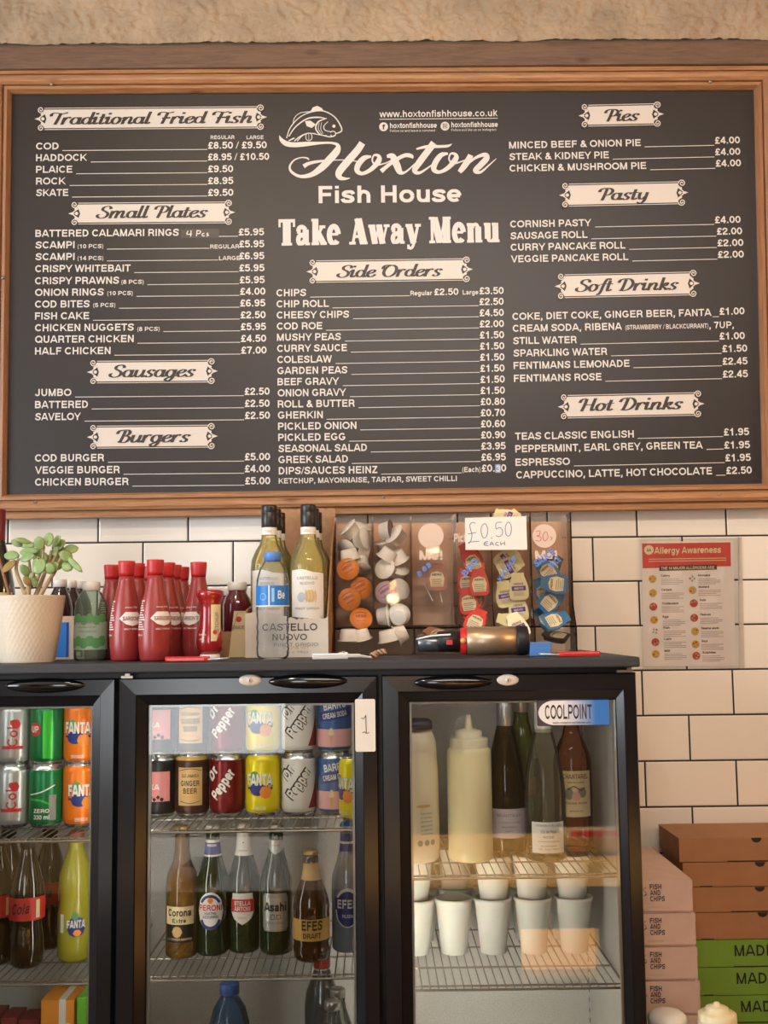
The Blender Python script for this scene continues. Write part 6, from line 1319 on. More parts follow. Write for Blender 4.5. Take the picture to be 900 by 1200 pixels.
XD1 = [px2(393), px2(437.5), px2(482.5), px2(533)]; XD2 = [px2(534.5), px2(577), px2(623.5), px2(672)]
zt1 = at(460, 604, YD0 + .03).z; zt2 = at(600, 601, YD0 + .03).z
dispenser('clear acrylic sauce dispenser holding white and orange dip pots', XD1, zt1, [('disc', 505, 628, 15), ('word', 505, 656, 'Me!', 27, 11), ('blue', 504, 665, 'B', 5, 6, .5), ('blue', 499, 669, 'B', 5, 6, .5), ('blue', 493, 675, 'B', 5, 6, .4)])
dispenser('clear acrylic sauce dispenser holding red, cream and blue sachets', XD2, zt2, [('word', 540, 635, 'Pick', 16, 10), ('disc', 638, 628, 14), ('word', 640, 655, 'Me!', 26, 10), ('hand', 638, 628, [[(-10, -5), (-5, -6), (-6, -1), (-9, 0), (-4, 2), (-6, 6), (-11, 5)], [(1, -5), (-2, 0), (0, 6), (4, 2), (3, -4), (1, -5)], [(7, 1), (9, 3), (7, 5)]]),
            ('blue', 553, 667, 'BBQ', 24, 7, .85), ('blue', 597, 668, 'KETCHUP', 34, 6, .95), ('blue', 640, 657, 'SAUCE', 28, 8, .6), ('blue', 652, 662, 'SPICE', 16, 7, .7)])
# dip pots and sachets, each lying at its own tilt between the panels
POTW = mat('pot_white', (246, 240, 232), .45); LIDO = mat('lid_orange', (228, 132, 50), .4); LIDP = mat('lid_mauve', (196, 164, 180), .4); LIDW = mat('lid_white', (248, 243, 236), .4); LIDD = mat('lid_dark', (104, 78, 84), .4)
POTP = [(0, 0), (.0150, 0), (.0162, .001), (.0195, .021), (.0228, .0218), (.0230, .0226), (.0228, .0230), (0, .0230)]
def dip_pot(label, px, py, dy, lidm, face, roll=0.0, print_=True, s=1.0):
    f_ = Vector(face).normalized(); ey = .0118 * abs(f_.y) + .023 * math.sqrt(1 - f_.y ** 2); ex_ = .0118 * abs(f_.x) + .023 * math.sqrt(1 - f_.x ** 2); ez = .0118 * abs(f_.z) + .023 * math.sqrt(1 - f_.z ** 2)
    low = py > 715; dy = min(max(dy, (.004 if low else .034) + ey), YD1 - YD0 - .0045 - ey)
    Yp = YD0 + dy; p = at(px, py, Yp); c_ = 0 if px < 437 else 1
    if 1: p.x = min(max(p.x, XD1[c_] + ex_ + .0032), XD1[c_ + 1] - ex_ - .0022); p.z = max(p.z, TZ + .0032 + ez)
    r = thing('dip_pot', label, 'dip pot', tuple(p), 0, 'dip pots in the first dispenser')
    q = Vector(face).normalized().to_track_quat('Z', 'Y'); r.rotation_mode = 'QUATERNION'; r.rotation_quaternion = q @ Euler((0, 0, roll)).to_quaternion()
    M_ = Matrix.Translation((0, 0, -.0115))
    piece(r, 'pot', MB().lathe(POTP[:6], 30).xf(M_), POTW)
    l = MB().lathe([(.0228, .0226), (.0225, .0231), (0, .0232)], 30).xf(M_)
    fo = piece(r, 'foil_lid', l, lidm)
    if print_:
        m = MB(); fz = lambda u_, v_, l_=0: Vector((u_, v_, .0119 + l_ * 4e-5))
        m.put(mv(gc('HEINZ', .022, .0055, .2), 0, .002), fz, 0).put(mv(gc('DIP POT', .018, .003, .18), 0, -.007), fz, 0).put(ribbon([(-.012, .0105), (0, .0135), (.012, .0105)], 4, None, .0012), fz, 0)
        piece(r, 'lid_print', m, P_MAR if lidm in (LIDO, LIDP) else P_GREY, fo)
    return r
F_ = (0, -1, 0)
D_A = [(408, 668, .050, LIDO, (-.1, -1, .15), .55), (408, 703, .046, LIDO, (.1, -1, .1), .5), (424, 690, .066, LIDO, (.25, -1, .1), .5), (411, 622, .075, LIDW, (-.75, -.3, .75), 0), (428, 622, .095, LIDW, (.3, -.4, .9), 0), (403, 640, .095, LIDW, (-.5, -.6, -.5), 0), (429, 645, .08, LIDW, (-1, -.1, .2), 0),
       (406, 650, .06, LIDW, (.2, .1, -1), 0), (426, 660, .075, LIDW, (-.1, -.5, -.9), 0), (430, 632, .062, LIDW, (.9, -.5, .2), 0)]
D_B = [(452, 622, .07, LIDD, (1, -.3, .1), 0), (466, 629, .06, LIDW, (-.75, -.5, .6), 0), (447, 640, .09, LIDW, (-.3, -.3, 1), 0), (455, 650, .058, LIDW, (-.6, .2, -.9), 0), (472, 652, .075, LIDW, (.4, .4, -.9), 0), (453, 668, .06, LIDW, (-.5, -.9, .3), .3), (469, 671, .08, LIDW, (.3, -.6, .8), 0), (450, 695, .052, LIDP, (-.15, -1, .1), .6), (471, 692, .066, LIDW, (.5, -.8, .3), 0)]
NM = [('orange lidded dip pot, upper of the front pair', 'orange lidded dip pot, lowest above the opening', 'orange lidded dip pot tucked behind the other two', 'white dip pot tilted left at the top of the first column', 'white dip pot facing up at the top right of the first column', 'white dip pot behind, upper left of the first column', 'white dip pot on its side above the orange lids', 'white dip pot upside down above the orange lids', 'white dip pot pointing down at the first divider', 'white dip pot leaning on the first divider near the top'),
      ('dip pot with dark lid at the top of the second column', 'white dip pot with tilted rim at the top right of the second column', 'white dip pot at the back left of the second column', 'white dip pot turned down in the second column', 'white dip pot leaning right in the second column', 'white dip pot with lid forward, middle of the second column', 'white dip pot behind the lid-forward one', 'mauve lidded dip pot low in the second column', 'white dip pot beside the mauve lidded one')]
for L_, N_ in ((D_A, NM[0]), (D_B, NM[1])):
    for (px, py, dy, lm, fc, rl_), lb in zip(L_, N_): dip_pot(lb, px, py, dy, lm, fc, rl_, lm is not LIDW)
for px, py, dy, lm, fc, lb in ((424, 727, .045, LIDO, (.1, -.9, .35), 'orange lidded dip pot lying in the first tray'), (405, 744, .035, LIDW, (0, .1, -1), 'white dip pot upside down in the first tray, left'), (424, 743, .04, LIDW, (.2, .2, -1), 'white dip pot upside down in the first tray, right'), (449, 722, .05, LIDW, (.95, -.2, .1), 'white dip pot on edge in the second tray'),
                               (469, 722, .04, LIDW, (.1, .9, .3), 'white dip pot showing its base in the second tray'), (452, 745, .036, LIDW, (.2, .1, -1), 'white dip pot at the tray lip, left of a pair'), (471, 743, .045, LIDW, (-.9, -.1, -.4), 'white dip pot at the tray lip, right of a pair')):
    dip_pot(lb, px, py, dy, lm, fc, 0, lm is LIDO)
# bottle-shaped sachets
SH = [(-.012, -.028), (.012, -.028), (.0185, -.024), (.0205, -.014), (.0195, 0), (.0155, .014), (.0125, .021), (.0135, .0255), (.011, .0275), (-.011, .0275), (-.0135, .0255), (-.0125, .021), (-.0155, .014), (-.0195, 0), (-.0205, -.014), (-.0185, -.024)]
def sachet(label, px, py, dy, body, back, rot, tilt, grp, lidp, words='HEINZ', s=1.0):
    hx = abs(math.cos(rot)) * .0205 + abs(math.sin(rot)) * .028; hz = abs(math.sin(rot)) * .0205 + abs(math.cos(rot)) * .028; tt = abs(tilt[0])
    ey = .0125 + hz * math.sin(tt); low = py > 715; dy = min(max(dy, (.004 if low else .0345) + hz * math.sin(tt) + .002), YD1 - YD0 - .0045 - ey)
    p = at(px, py, YD0 + dy); XX = XD1 if px < 534 else XD2; c_ = (0 if px < XX[0] else 0)
    ce = [ax(q_, 700, YD0 + .03) for q_ in ((393, 437.5, 482.5, 533) if px < 534 else (534.5, 577, 623.5, 672))]
    c_ = max(i_ for i_ in range(3) if p.x >= ce[i_] or i_ == 0)
    p.x = min(max(p.x, XX[c_] + hx + .0032), XX[c_ + 1] - hx - .0022)
    p.z = max(p.z, TZ + .0032 + max(.0128, hz * math.cos(tt) + .002))
    r = thing('sauce_sachet', label, 'sachet', tuple(p), 0, grp)
    r.rotation_euler = Euler((PI / 2 + tilt[0], rot, tilt[1]), 'XYZ')
    R_ = Matrix.Rotation(PI / 2 + tilt[0], 4, 'X')
    r.rotation_euler = (Matrix.Rotation(tilt[1], 4, 'Z') @ R_ @ Matrix.Rotation(rot, 4, 'Z')).to_euler()
    n = len(SH); m = MB(); rings = [(1.0, 0.0), (.99, -.0012), (.86, -.003), (.80, -.011), (.6, -.0125)]
    vs = [(x * k * s, (y * k) * s, z * s) for k, z in rings for x, y in SH]
    m.add(vs, [((j + 1) * n + i, (j + 1) * n + (i + 1) % n, j * n + (i + 1) % n, j * n + i) for j in range(len(rings) - 1) for i in range(n)] + [tuple(reversed(range(4 * n, 5 * n)))], 0)
    piece(r, 'tub', m, back, recalc=True)
    fz = lambda z: (lambda u_, v_, l_=0: Vector((u_ * s, v_ * s, z + l_ * 4e-5)))
    fo = piece(r, 'foil_lid', MB().put((SH, [tuple(range(n))]), fz(.0004)), body)
    m = MB(); lb = [(-.0125, -.020), (.0125, -.020), (.0155, -.004), (.0115, .008), (0, .0115), (-.0115, .008), (-.0155, -.004)]
    m.put((lb, [tuple(range(7))]), fz(.0008), 0).put(mv(gc(words, .020, .0045, .2), 0, .0025), fz(.0012), 1)
    if lidp is P_PURP: m.put(rect2d(-.0145, -.009, .0145, .0005), fz(.001), 2).put(mv(gc('MAYO', .018, .0045, .2), 0, -.0065), fz(.0014), 0)
    for k in range(4): m.put(rect2d(-.011, -.018 + k * .004 if lidp is not P_PURP else -.019 + k * .0022, .011 - .003 * (k % 2), -.0165 + k * .004 if lidp is not P_PURP else -.0182 + k * .0022), fz(.0012), 3)
    piece(r, 'lid_print', m, [P_CREAM, P_BLK if lidp is not P_PURP else P_PURP, lidp, P_GREY], fo)
    return r
S_RED = mat('sachet_red', (212, 58, 42), .3, coat=.3); S_CRM = mat('sachet_cream', (226, 212, 158), .35, coat=.2); S_BLU = mat('sachet_blue', (62, 112, 150), .3, coat=.3); S_BLK = mat('sachet_black', (40, 42, 48), .35); S_PNK = mat('sachet_brown', (168, 110, 84), .4)
gR, gM, gB = 'red ketchup sachets', 'cream mayonnaise sachets', 'blue sauce sachets'
for a in [('red sachet at the top left behind the price card', 540, 650, .095, .5), ('red sachet tilted below the price card', 553, 657, .070, .45), ('red sachet at the left of the red column', 547, 681, .075, .05), ('red sachet standing forward at the right of the red column', 567, 682, .052, .05), ('red sachet lowest left above the opening', 549, 704, .062, .12), ('red sachet lowest right above the opening', 568, 701, .082, -.3)]:
    sachet(a[0], a[1], a[2], a[3], S_RED, S_RED, a[4], (-.1, 0), gR, P_RED)
for a in [('red sachet lying in the tray, front', 560, 727, .030, -.5, -.45), ('red sachet lying in the tray behind the front one', 552, 722, .065, .8, -.5)]:
    sachet(a[0], a[1], a[2], a[3], S_RED, S_RED, a[4], (a[5], 0), gR, P_RED)
for k, a in enumerate([('cream sachet peeking out over the top of the dispenser', 583, 606, .060, 1.2, -.5), ('cream sachet at the column top beside the first one', 602, 606, .110, -1.0, -.7), ('cream sachet just below the price card, left', 588, 655, .08, -.9, -.2), ('cream sachet turned over in the upper right of the cream column', 610, 663, .075, -1.1, .1), ('cream sachet with purple band facing forward', 611, 687, .052, .05, -.05), ('cream sachet at the left edge of the cream column', 592, 696, .060, .15, -.1), ('cream sachet low in the cream column, right', 615, 712, .058, .1, -.1), ('cream sachet behind in the cream column, centre', 600, 676, .098, .4, .1), ('cream sachet lying in the cream tray', 598, 727, .040, 1.3, -.7), ('cream sachet upright at the tray lip', 613, 733, .022, .4, -.3)]):
    sachet(a[0], a[1], a[2], a[3], S_CRM, S_CRM, a[4], (a[5], 0), gM, P_PURP)
for a in [('blue sachet at the front of the blue column with pale label', 649, 684, .050, 1.45, -.05, S_BLU), ('dark sachet at the top right of the blue column', 655, 664, .080, -.6, -.1, S_BLK), ('blue sachet at the upper left of the blue column', 638, 668, .075, .7, -.1, S_BLU), ('blue sachet at the right side of the blue column', 664, 690, .078, -.2, 0, S_BLU), ('blue sachet behind at the left side of the blue column', 634, 692, .085, .3, 0, S_BLU), ('blue sachet lowest above the opening', 646, 704, .066, -.8, .1, S_BLU), ('blue sachet leaning in the tray', 638, 724, .085, .5, -.6, S_BLU), ('blue sachet in the tray, right', 658, 726, .030, -1.2, -.6, S_BLU), ('dark sachet flat in the blue tray', 652, 744, .040, 1.1, -1.2, S_BLK)]:
    sachet(a[0], a[1], a[2], a[3], a[6], a[6], a[4], (a[5], 0), gB, P_BLUE)
for a in [('brown sachet alone in the third column of the first dispenser', 512, 676, .060, .0, -.05), ('brown sachet lying in the third tray', 517, 742, .045, .9, -1.0)]:
    sachet(a[0], a[1], a[2], a[3], S_PNK, S_PNK, a[4], (a[5], 0), 'brown sachets', P_RED)
o0 = None
for k, (a, b) in enumerate((((497, 684), (507, 704)), ((514, 686), (518, 706)))):
    pa, pb = at(a[0], a[1], YD0 + .10 - .02 * k), at(b[0], b[1], YD0 + .06); o = MB().tube([pa - pb, Vector((0, 0, 0))], .0011, 6).build('drink_stirrer', P_WHITE); o.location = pb
    tag(o, ('white stirrer leaning in the third column, left' , 'white stirrer leaning in the third column, right')[k], 'stirrer', 'stirrers')
# price card taped on the second dispenser
Ys = YD0 + .0275; pA, pB = at(545.5, 645, Ys), at(617, 605, Ys); w_, h_ = pB.x - pA.x, pB.z - pA.z
r = thing('price_card', 'white card with handwritten price taped to the second sauce dispenser', 'sign', (pA.x, Ys, pA.z))
piece(r, 'card', MB().hexa([(0, -.0006, .001), (w_, -.0006, -.0), (0, 0, .001), (w_, 0, -.0), (0, -.0006, h_ - .002), (w_ - .001, -.0006, h_), (0, 0, h_ - .002), (w_ - .001, 0, h_)]), mat('card_white', (232, 226, 218), .6))
m = MB(); fq = flat((0, -.0009, 0)); q = lambda *p: [(x / 355.0 * w_, (200 - y) / 205.0 * h_) for x, y in p]
for s_ in (q((60, 35), (45, 30), (28, 42), (30, 70), (38, 100), (34, 135), (20, 158), (24, 150), (80, 145)), q((16, 100), (62, 92)), q((112, 36), (95, 55), (92, 95), (105, 125), (122, 115), (130, 75), (122, 45), (112, 36)), q((150, 122), (153, 128), (149, 129)), q((212, 30), (180, 34), (178, 70), (198, 62), (214, 80), (212, 105), (195, 118), (176, 112)), q((246, 30), (232, 55), (232, 95), (244, 116), (260, 105), (266, 65), (258, 35), (246, 30))):
    m.put(ribbon(s_, 5, None, .0013), fq, 0)
for s_ in (q((130, 148), (112, 152), (108, 168), (132, 172)), q((110, 160), (128, 159)), q((140, 172), (150, 150), (162, 172)), q((144, 164), (158, 163)), q((190, 152), (176, 156), (174, 168), (192, 172)), q((202, 150), (204, 172)), q((224, 148), (226, 172)), q((203, 162), (225, 160))):
    m.put(ribbon(s_, 4, None, .0015), fq, 0)
piece(r, 'handwriting', m, mat('pen_blue', (70, 100, 150), .5))

# ================================================================== ALLERGY POSTER IN A PLASTIC SLEEVE
PYY = WY - .0012
a_, b_, c_, d_ = at(751.5, 784, PYY), at(866, 783, PYY), at(866, 629.5, PYY), at(748.5, 630, PYY)
r = thing('allergy_poster', 'red and white allergy notice in a plastic sleeve stuck to the tiles', 'poster', (a_.x, PYY, a_.z)); O_ = Vector((a_.x, PYY, a_.z))
def pq(px, py, dy=0.0): return at(px, py, PYY) - O_ + Vector((0, -dy, 0))
m = MB(); m.add([pq(754, 781), pq(862, 780.5), pq(859.5, 634), pq(752, 634.5)] , [(0, 1, 2, 3)]); piece(r, 'sheet', m, mat('notice_paper', (240, 224, 210), .5))
m = MB(); P_NOT = mat('notice_red', (206, 74, 58), .45)
def pp(vf, mi, dy=.0004): m.add([pq(p[0], p[1], dy + (p[2] * 3e-5 if len(p) > 2 else 0)) for p in vf[0]], vf[1], mi)
def ptext(s, x0, y0, x1, h, mi, t=.2, sl=-.015, dy=.0008):
    vf = gtext(s, t); k = (x1 - x0) / vf[2]
    m.add([pq(x0 + u * k, y0 + sl * u * k - v * h, dy + l * 3e-5) for u, v, l in vf[0]], vf[1], mi)
pp(([(753, 666), (856.5, 663.5), (856, 635.5), (752.3, 637)], [(0, 1, 2, 3)]), 1)
pp(disc2d(760.3, 644.5, 5.6, 18), 0, .0007); ptext('AA', 757.5, 646.5, 763, 3.6, 3)
ptext('Allergy Awareness', 766.5, 649, 845, 7.6, 0)
for k in range(2): pp(([(760, 655 + k * 2.6), (851, 653.6 + k * 2.6), (851, 654.3 + k * 2.6), (760, 655.7 + k * 2.6)], [(0, 1, 2, 3)]), 0, .0007)
pp(([(772.5, 669), (840, 667.5), (840, 661.5), (772.5, 663)], [(0, 1, 2, 3)]), 3, .0006); ptext('THE 14 MAJOR ALLERGENS ARE', 774.5, 667.6, 837, 3.4, 0)
colL = [('Celery', 764.5, 678.5, 5), ('Cereals', 765, 695, 5), ('Crustaceans', 765.5, 711, 6), ('Eggs', 766.5, 726.5, 5), ('Fish', 767.5, 739.5, 7), ('Lupin', 768, 752.5, 6), ('Milk', 768.5, 766.5, 5)]
colR = [('Molluscs', 811, 678, 7), ('Mustard', 811.5, 691.5, 5), ('Nuts', 813, 707, 6), ('Peanuts', 813.5, 724, 6), ('Sesame seeds', 814.5, 740, 5), ('Soya', 815, 755, 5), ('Sulphites', 816, 768.5, 6)]
for cl_, tx in ((colL, 12), (colR, 9)):
    for k, (t_, px, py, mi) in enumerate(cl_):
        pp(disc2d(px, py, 4.7, 14), mi, .0006)
        for j in range(4): pp(disc2d(px + 2.4 * math.cos(j * 1.6 + k), py + 2.4 * math.sin(j * 1.6 + k), 1.3, 8), (4, 2, 6)[(j + k) % 3], .0008)
        ptext(t_, px + tx - 2, py - 2.6, px + tx - 2 + 1.75 * len(t_), 2.6, 3, .2)
        for j in range(4): pp(([(px + tx - 2, py + j * 2.0), (px + tx + 24 - 5 * ((j * 7 + k) % 3 == 0), py - .4 + j * 2.0), (px + tx + 24 - 5 * ((j * 7 + k) % 3 == 0), py + .2 + j * 2.0), (px + tx - 2, py + .6 + j * 2.0)], [(0, 1, 2, 3)]), 2, .0006)
piece(r, 'notice_print', m, [P_CREAM, P_NOT, mat('print_faint', (176, 152, 136), .6), mat('print_umber', (84, 48, 40), .5), mat('print_olive', (190, 150, 60), .5), mat('print_mustard', (216, 168, 60), .5), mat('print_brick', (190, 70, 54), .5), mat('print_white2', (232, 222, 214), .5)])
# crinkled clear sleeve with a punched strip at the right
m = MB(); n1, n2 = 40, 50; vs = []
for j in range(n2 + 1):
    for i in range(n1 + 1):
        u_, v_ = i / n1, j / n2; p = (a_ * (1 - u_) + b_ * u_) * (1 - v_) + (d_ * (1 - u_) + c_ * u_) * v_ - O_
        vs.append(p + Vector((0, -.0022 - .0016 * NZ.noise(Vector((u_ * 6, v_ * 9, 2))) - .0009 * NZ.noise(Vector((u_ * 22, v_ * 26, 5))), 0)))
m.add(vs, [(j * (n1 + 1) + i, j * (n1 + 1) + i + 1, (j + 1) * (n1 + 1) + i + 1, (j + 1) * (n1 + 1) + i) for j in range(n2) for i in range(n1)], 0, True)
SLV = glass('sleeve_plastic', (253, 252, 251), .12, 1.3)
piece(r, 'plastic_sleeve', m, SLV)
m = MB(); m.add([pq(866.2, 783, .001), pq(872.5, 783, .001), pq(869, 629.5, .001), pq(864.5, 629.5, .001)], [(0, 1, 2, 3)])
piece(r, 'punched_strip', m, glass('strip_plastic', (240, 236, 230), .2, 1.4, haze=.45, hazecol=(226, 216, 204)))

# ================================================================== TAKE-AWAY BOXES ON THE SIDE WORKTOP
FBX = mat('fish_box_card', (212, 180, 162), .7, noise=.05, nscale=30); PZB = mat('kraft_box', (158, 110, 72), .7, noise=.06, nscale=24); GRB = mat('green_box', (112, 150, 46), .6, noise=.05, nscale=24); CUT = mat('box_cut_dark', (40, 26, 18), .8)
TOPZ = at(785, 1030.5, 2.15).z; nb = 7; bh = (TOPZ - (CTZ + .0005)) / nb
FXR = [811, 814.5, 816.5, 819.5, 818.5, 820, 819]
for k in range(nb):                                        # k = 0 is the topmost
    z = TOPZ - (k + 1) * bh; xr = ax(FXR[k], 1040 + 35 * k, 2.15); wd = .128; pos = ('topmost', 'second from the top', 'third from the top', 'fourth from the top', 'fifth from the top', 'sixth from the top', 'lowest')[k]
    r = thing('fish_box', 'pale fish and chips box, %s of its stack beside the fridge' % pos, 'food box', (xr - wd / 2, 2.15, z), 0, 'fish and chips boxes')
    g = .0009; w_ = wd / 2
    piece(r, 'tray', MB().hexa([(-w_ + .004, .003, 0), (w_ - .004, .003, 0), (-w_ + .004, .305, 0), (w_ - .004, .305, 0), (-w_ + .001, .0012, bh - .006), (w_ - .001, .0012, bh - .006), (-w_ + .001, .307, bh - .006), (w_ - .001, .307, bh - .006)]), FBX)
    piece(r, 'lid', MB().box(-w_, w_, 0, .308, bh - .0055, bh - g).box(-w_, w_, -.0004, .0008, .004, bh - .0055).box(w_ - .0006, w_ + .0008, .0, .30, bh - .016, bh - g), FBX)
    m = MB(); fp = flat((0, -.0008, 0)); xl = ax(761.5, 1045 + 35.5 * k, 2.15) - r.location.x - .001
    for j, t_ in enumerate(('FISH', 'AND', 'CHIPS')):
        vf = gtext(t_, .2); W2 = (.0215, .0195, .0275)[j]; m.put(([(xl + .001 + u_ * W2 / vf[2], bh - .0175 - j * .0108 + v_ * .0093, l_) for u_, v_, l_ in vf[0]], vf[1]), fp, 0)
    m.put(mv(rot2(gc('by Supreme', .028, .0035, .14), .02), xl + .012, .010), fp, 1)
    m.put(ribbon([(xl - .006, bh - .014), (xl - .0115, bh - .018), (xl - .006, bh - .024), (xl - .010, bh - .030), (xl - .005, bh - .026)], 4, None, .0009), fp, 0)
    piece(r, 'box_lettering', m, [P_BLK, P_TAN])
YP = 2.34; TP = at(850, 981.5, YP).z; zs = [981.5, 1010, 1039, 1069, 1101, 1133.5, 1166.5, 1199]
x0 = ax(795.5, 985, YP); pw = .34
edges = [at(850, v, YP).z for v in zs]; ph = edges[5] - edges[6]
while edges[-1] - ph > CTZ + .02: edges.append(edges[-1] - ph)
edges.append(CTZ + .0005); notch = [887, 890, 888.5, 890.5]
ords = ['topmost', 'second', 'third', 'fourth', 'fifth', 'sixth', 'seventh', 'eighth', 'ninth', 'tenth', 'eleventh', 'twelfth']
for k in range(len(edges) - 1):
    za, zb_ = edges[k], edges[k + 1]; h_ = za - zb_; dx = (0, .006, .003, .005, .004, .006, .007, .006, .005, .004, .005, .004)[k]; br = k < 4
    lb = ('brown kraft take-away box, %s from the top of the stack' % ords[k] if k else 'brown kraft take-away box, topmost of the stack') if br else 'green take-away box with black lettering, %s in the green stack' % ('uppermost', 'second', 'third', 'fourth', 'fifth', 'sixth', 'seventh', 'eighth')[k - 4]
    r = thing('pizza_box', lb, 'food box', (x0 + dx, YP, zb_), 0, 'brown kraft boxes' if br else 'green boxes'); g = .0008; mt = PZB if br else GRB
    piece(r, 'box_base', MB().box(.001, pw - .001, .0015, .165, 0, h_ - .004), mt)
    piece(r, 'box_lid', MB().box(0, pw, 0, .1665, h_ - .0035, h_ - g).box(0, pw, -.0002, .001, h_ * .0 + .001, h_ - .0035), mt)
    m = MB(); fp = flat((0, -.0006, 0))
    m.put(rect2d(ax(815, 1000, YP) - x0, .0004, ax(826 if not br else 830, 1000, YP) - x0, .0022) if k % 2 else rect2d(ax(852, 1000, YP) - x0, .0004, pw - .06, .0022), fp, 0)
    piece(r, 'cut_slot', m, CUT)
    if br:
        m = MB(); xc = ax(notch[k], 1000, YP) - r.location.x
        m.put(([(xc + .0105 * math.cos(-PI * i / 10), h_ - .0012 + .0095 * math.sin(-PI * i / 10)) for i in range(11)], [tuple(range(11))]), fp, 0)
    if br: piece(r, 'thumb_notch', m, CUT)
    else:
        m = MB(); xw = (861, 862, 866, 864, 862, 864, 864, 864)[k - 4]; vf = gtext('MADE TO SHARE', .16); W2 = .022 * vf[2]
        m.put(([(ax(xw, 1120, YP) - r.location.x + u_ * .0205, h_ - .0385 + .006 + v_ * .0215, l_) for u_, v_, l_ in vf[0]], vf[1]), fp, 0); piece(r, 'box_lettering', m, P_BLK)
# cream squeeze bottle and white tub standing in front on the worktop
Yq = 2.02; zt_ = at(839, 1174, Yq).z; H_ = zt_ - CTZ - .0005
r = thing('squeeze_bottle', 'cream squeeze bottle standing in front of the green boxes', 'bottle', (ax(840.5, 1190, Yq), Yq, CTZ + .0005))
piece(r, 'bottle_body', MB().lathe([(0, .001), (.03, 0), (.0335, .004), (.034, .02), (.034, H_ - .036), (.0325, H_ - .03), (0, H_ - .03)], 32), MAYOT)
piece(r, 'nozzle_cap', MB().lathe([(.033, H_ - .0298), (.0325, H_ - .019), (.029, H_ - .0165), (.0205, H_ - .0155), (.0195, H_ - .009), (.014, H_ - .0065), (.0065, H_ - .0055), (.005, H_ - .001), (.003, H_), (0, H_)], 32), MAYO)
Yq = 2.045; zt_ = at(785, 1183, Yq).z; H_ = zt_ - CTZ - .0005
r = thing('sauce_tub', 'white round-topped tub in front of the fish and chips boxes', 'tub', (ax(782, 1195, Yq), Yq, CTZ + .0005))
piece(r, 'tub_body', MB().lathe([(0, .001), (.028, 0), (.031, .004), (.0335, H_ - .02), (.0335, H_ - .0182), (0, H_ - .018)], 32), FOAM)
piece(r, 'dome_lid', MB().lathe([(.0335, H_ - .0178), (.0345, H_ - .016), (.032, H_ - .009), (.024, H_ - .003), (.012, H_ - .0005), (0, H_)], 32), FOAM)
# ================================================================== LAMPS AND THE COUNTER SIDE (mirrored in glass and acrylic)
BULB = emis('filament_glow', (255, 190, 96), 60.0); BRASS = mat('aged_brass', (150, 116, 66), .35, .9); BULBG = glass('bulb_glass', (255, 244, 224), .02, 1.4)
def pendant(label, x, y, z):
    r = thing('pendant_lamp', label, 'lamp', (x, y, z))
    piece(r, 'cord', MB().tube([(0, 0, .09), (0, 0, ZC - z - .01)], .003, 8), GLOSSB)
    piece(r, 'ceiling_rose', MB().lathe([(0, ZC - z - .0005), (.045, ZC - z - .0005), (.045, ZC - z - .02), (.01, ZC - z - .032), (0, ZC - z - .032)], 24), BRASS)
    piece(r, 'lamp_holder', MB().lathe([(0, .095), (.012, .095), (.018, .085), (.018, .055), (.013, .05), (0, .05)], 20), BRASS)
    piece(r, 'bulb', MB().lathe([(.012, .05), (.016, .035), (.030, .005), (.032, -.01), (.024, -.032), (0, -.042)], 24), BULBG)
    f = MB()
    for k in range(4): f.tube([(.009 * math.cos(k * PI / 2), .009 * math.sin(k * PI / 2), .03), (.011 * math.cos(k * PI / 2 + .4), .011 * math.sin(k * PI / 2 + .4), -.022)], .0032, 6)
    piece(r, 'filament', f, BULB)
    L = bpy.data.lights.new('bulb_light', 'POINT'); L.energy = 3; L.color = (1, .74, .42); L.shadow_soft_size = .03
    o = bpy.data.objects.new('bulb_light', L); COL.objects.link(o); o.parent = r; o.location = (0, 0, -.06)
    return r
pendant('filament pendant lamp hanging behind the viewer, lower one', .09, -1.2, 1.69)
pendant('filament pendant lamp hanging behind the viewer, higher one', .30, -1.2, 1.93)
r = thing('ceiling_spotlight', 'small warm spotlight on the ceiling over the serving side', 'lamp', (-.55, .99, 3.0))
piece(r, 'lamp_can', MB().lathe([(0, .0995), (.04, .0995), (.045, .09), (.05, .0), (.046, 0), (.042, .06), (0, .065)], 28), GLOSSB)
piece(r, 'bulb', MB().lathe([(.038, .03), (.034, .012), (.02, .003), (0, 0)], 24), emis('spot_glow', (255, 206, 140), 30))
L = bpy.data.lights.new('spot_light', 'SPOT'); L.energy = 26; L.color = (1, .8, .55); L.spot_size = 1.5; L.spot_blend = .8; L.shadow_soft_size = .045
o = bpy.data.objects.new('spot_light', L); COL.objects.link(o); o.parent = r; o.location = (0, 0, -.012); o.rotation_euler = (Vector((-.2, 2.5, 1.9)) - Vector((-.55, .99, 2.99))).to_track_quat('-Z', 'Y').to_euler()
r = thing('counter_fill_lamp', 'unseen warm downlight added on the ceiling to brighten the customer counter', 'lamp', (.55, .28, 3.0))  # added downlight, brightens the counter so its mirror image shows in the doors
piece(r, 'lamp_can', MB().lathe([(0, .0995), (.04, .0995), (.045, .09), (.05, .0), (.046, 0), (.042, .06), (0, .065)], 28), GLOSSB)
piece(r, 'bulb', MB().lathe([(.038, .03), (.034, .012), (.02, .003), (0, 0)], 24), emis('spot_glow', (255, 206, 140), 30))
L = bpy.data.lights.new('counter_fill_light', 'SPOT'); L.energy = 1200; L.color = (1, .78, .52); L.spot_size = .62; L.spot_blend = .6; L.shadow_soft_size = .045
o = bpy.data.objects.new('counter_fill_light', L); COL.objects.link(o); o.parent = r; o.location = (0, 0, -.012)
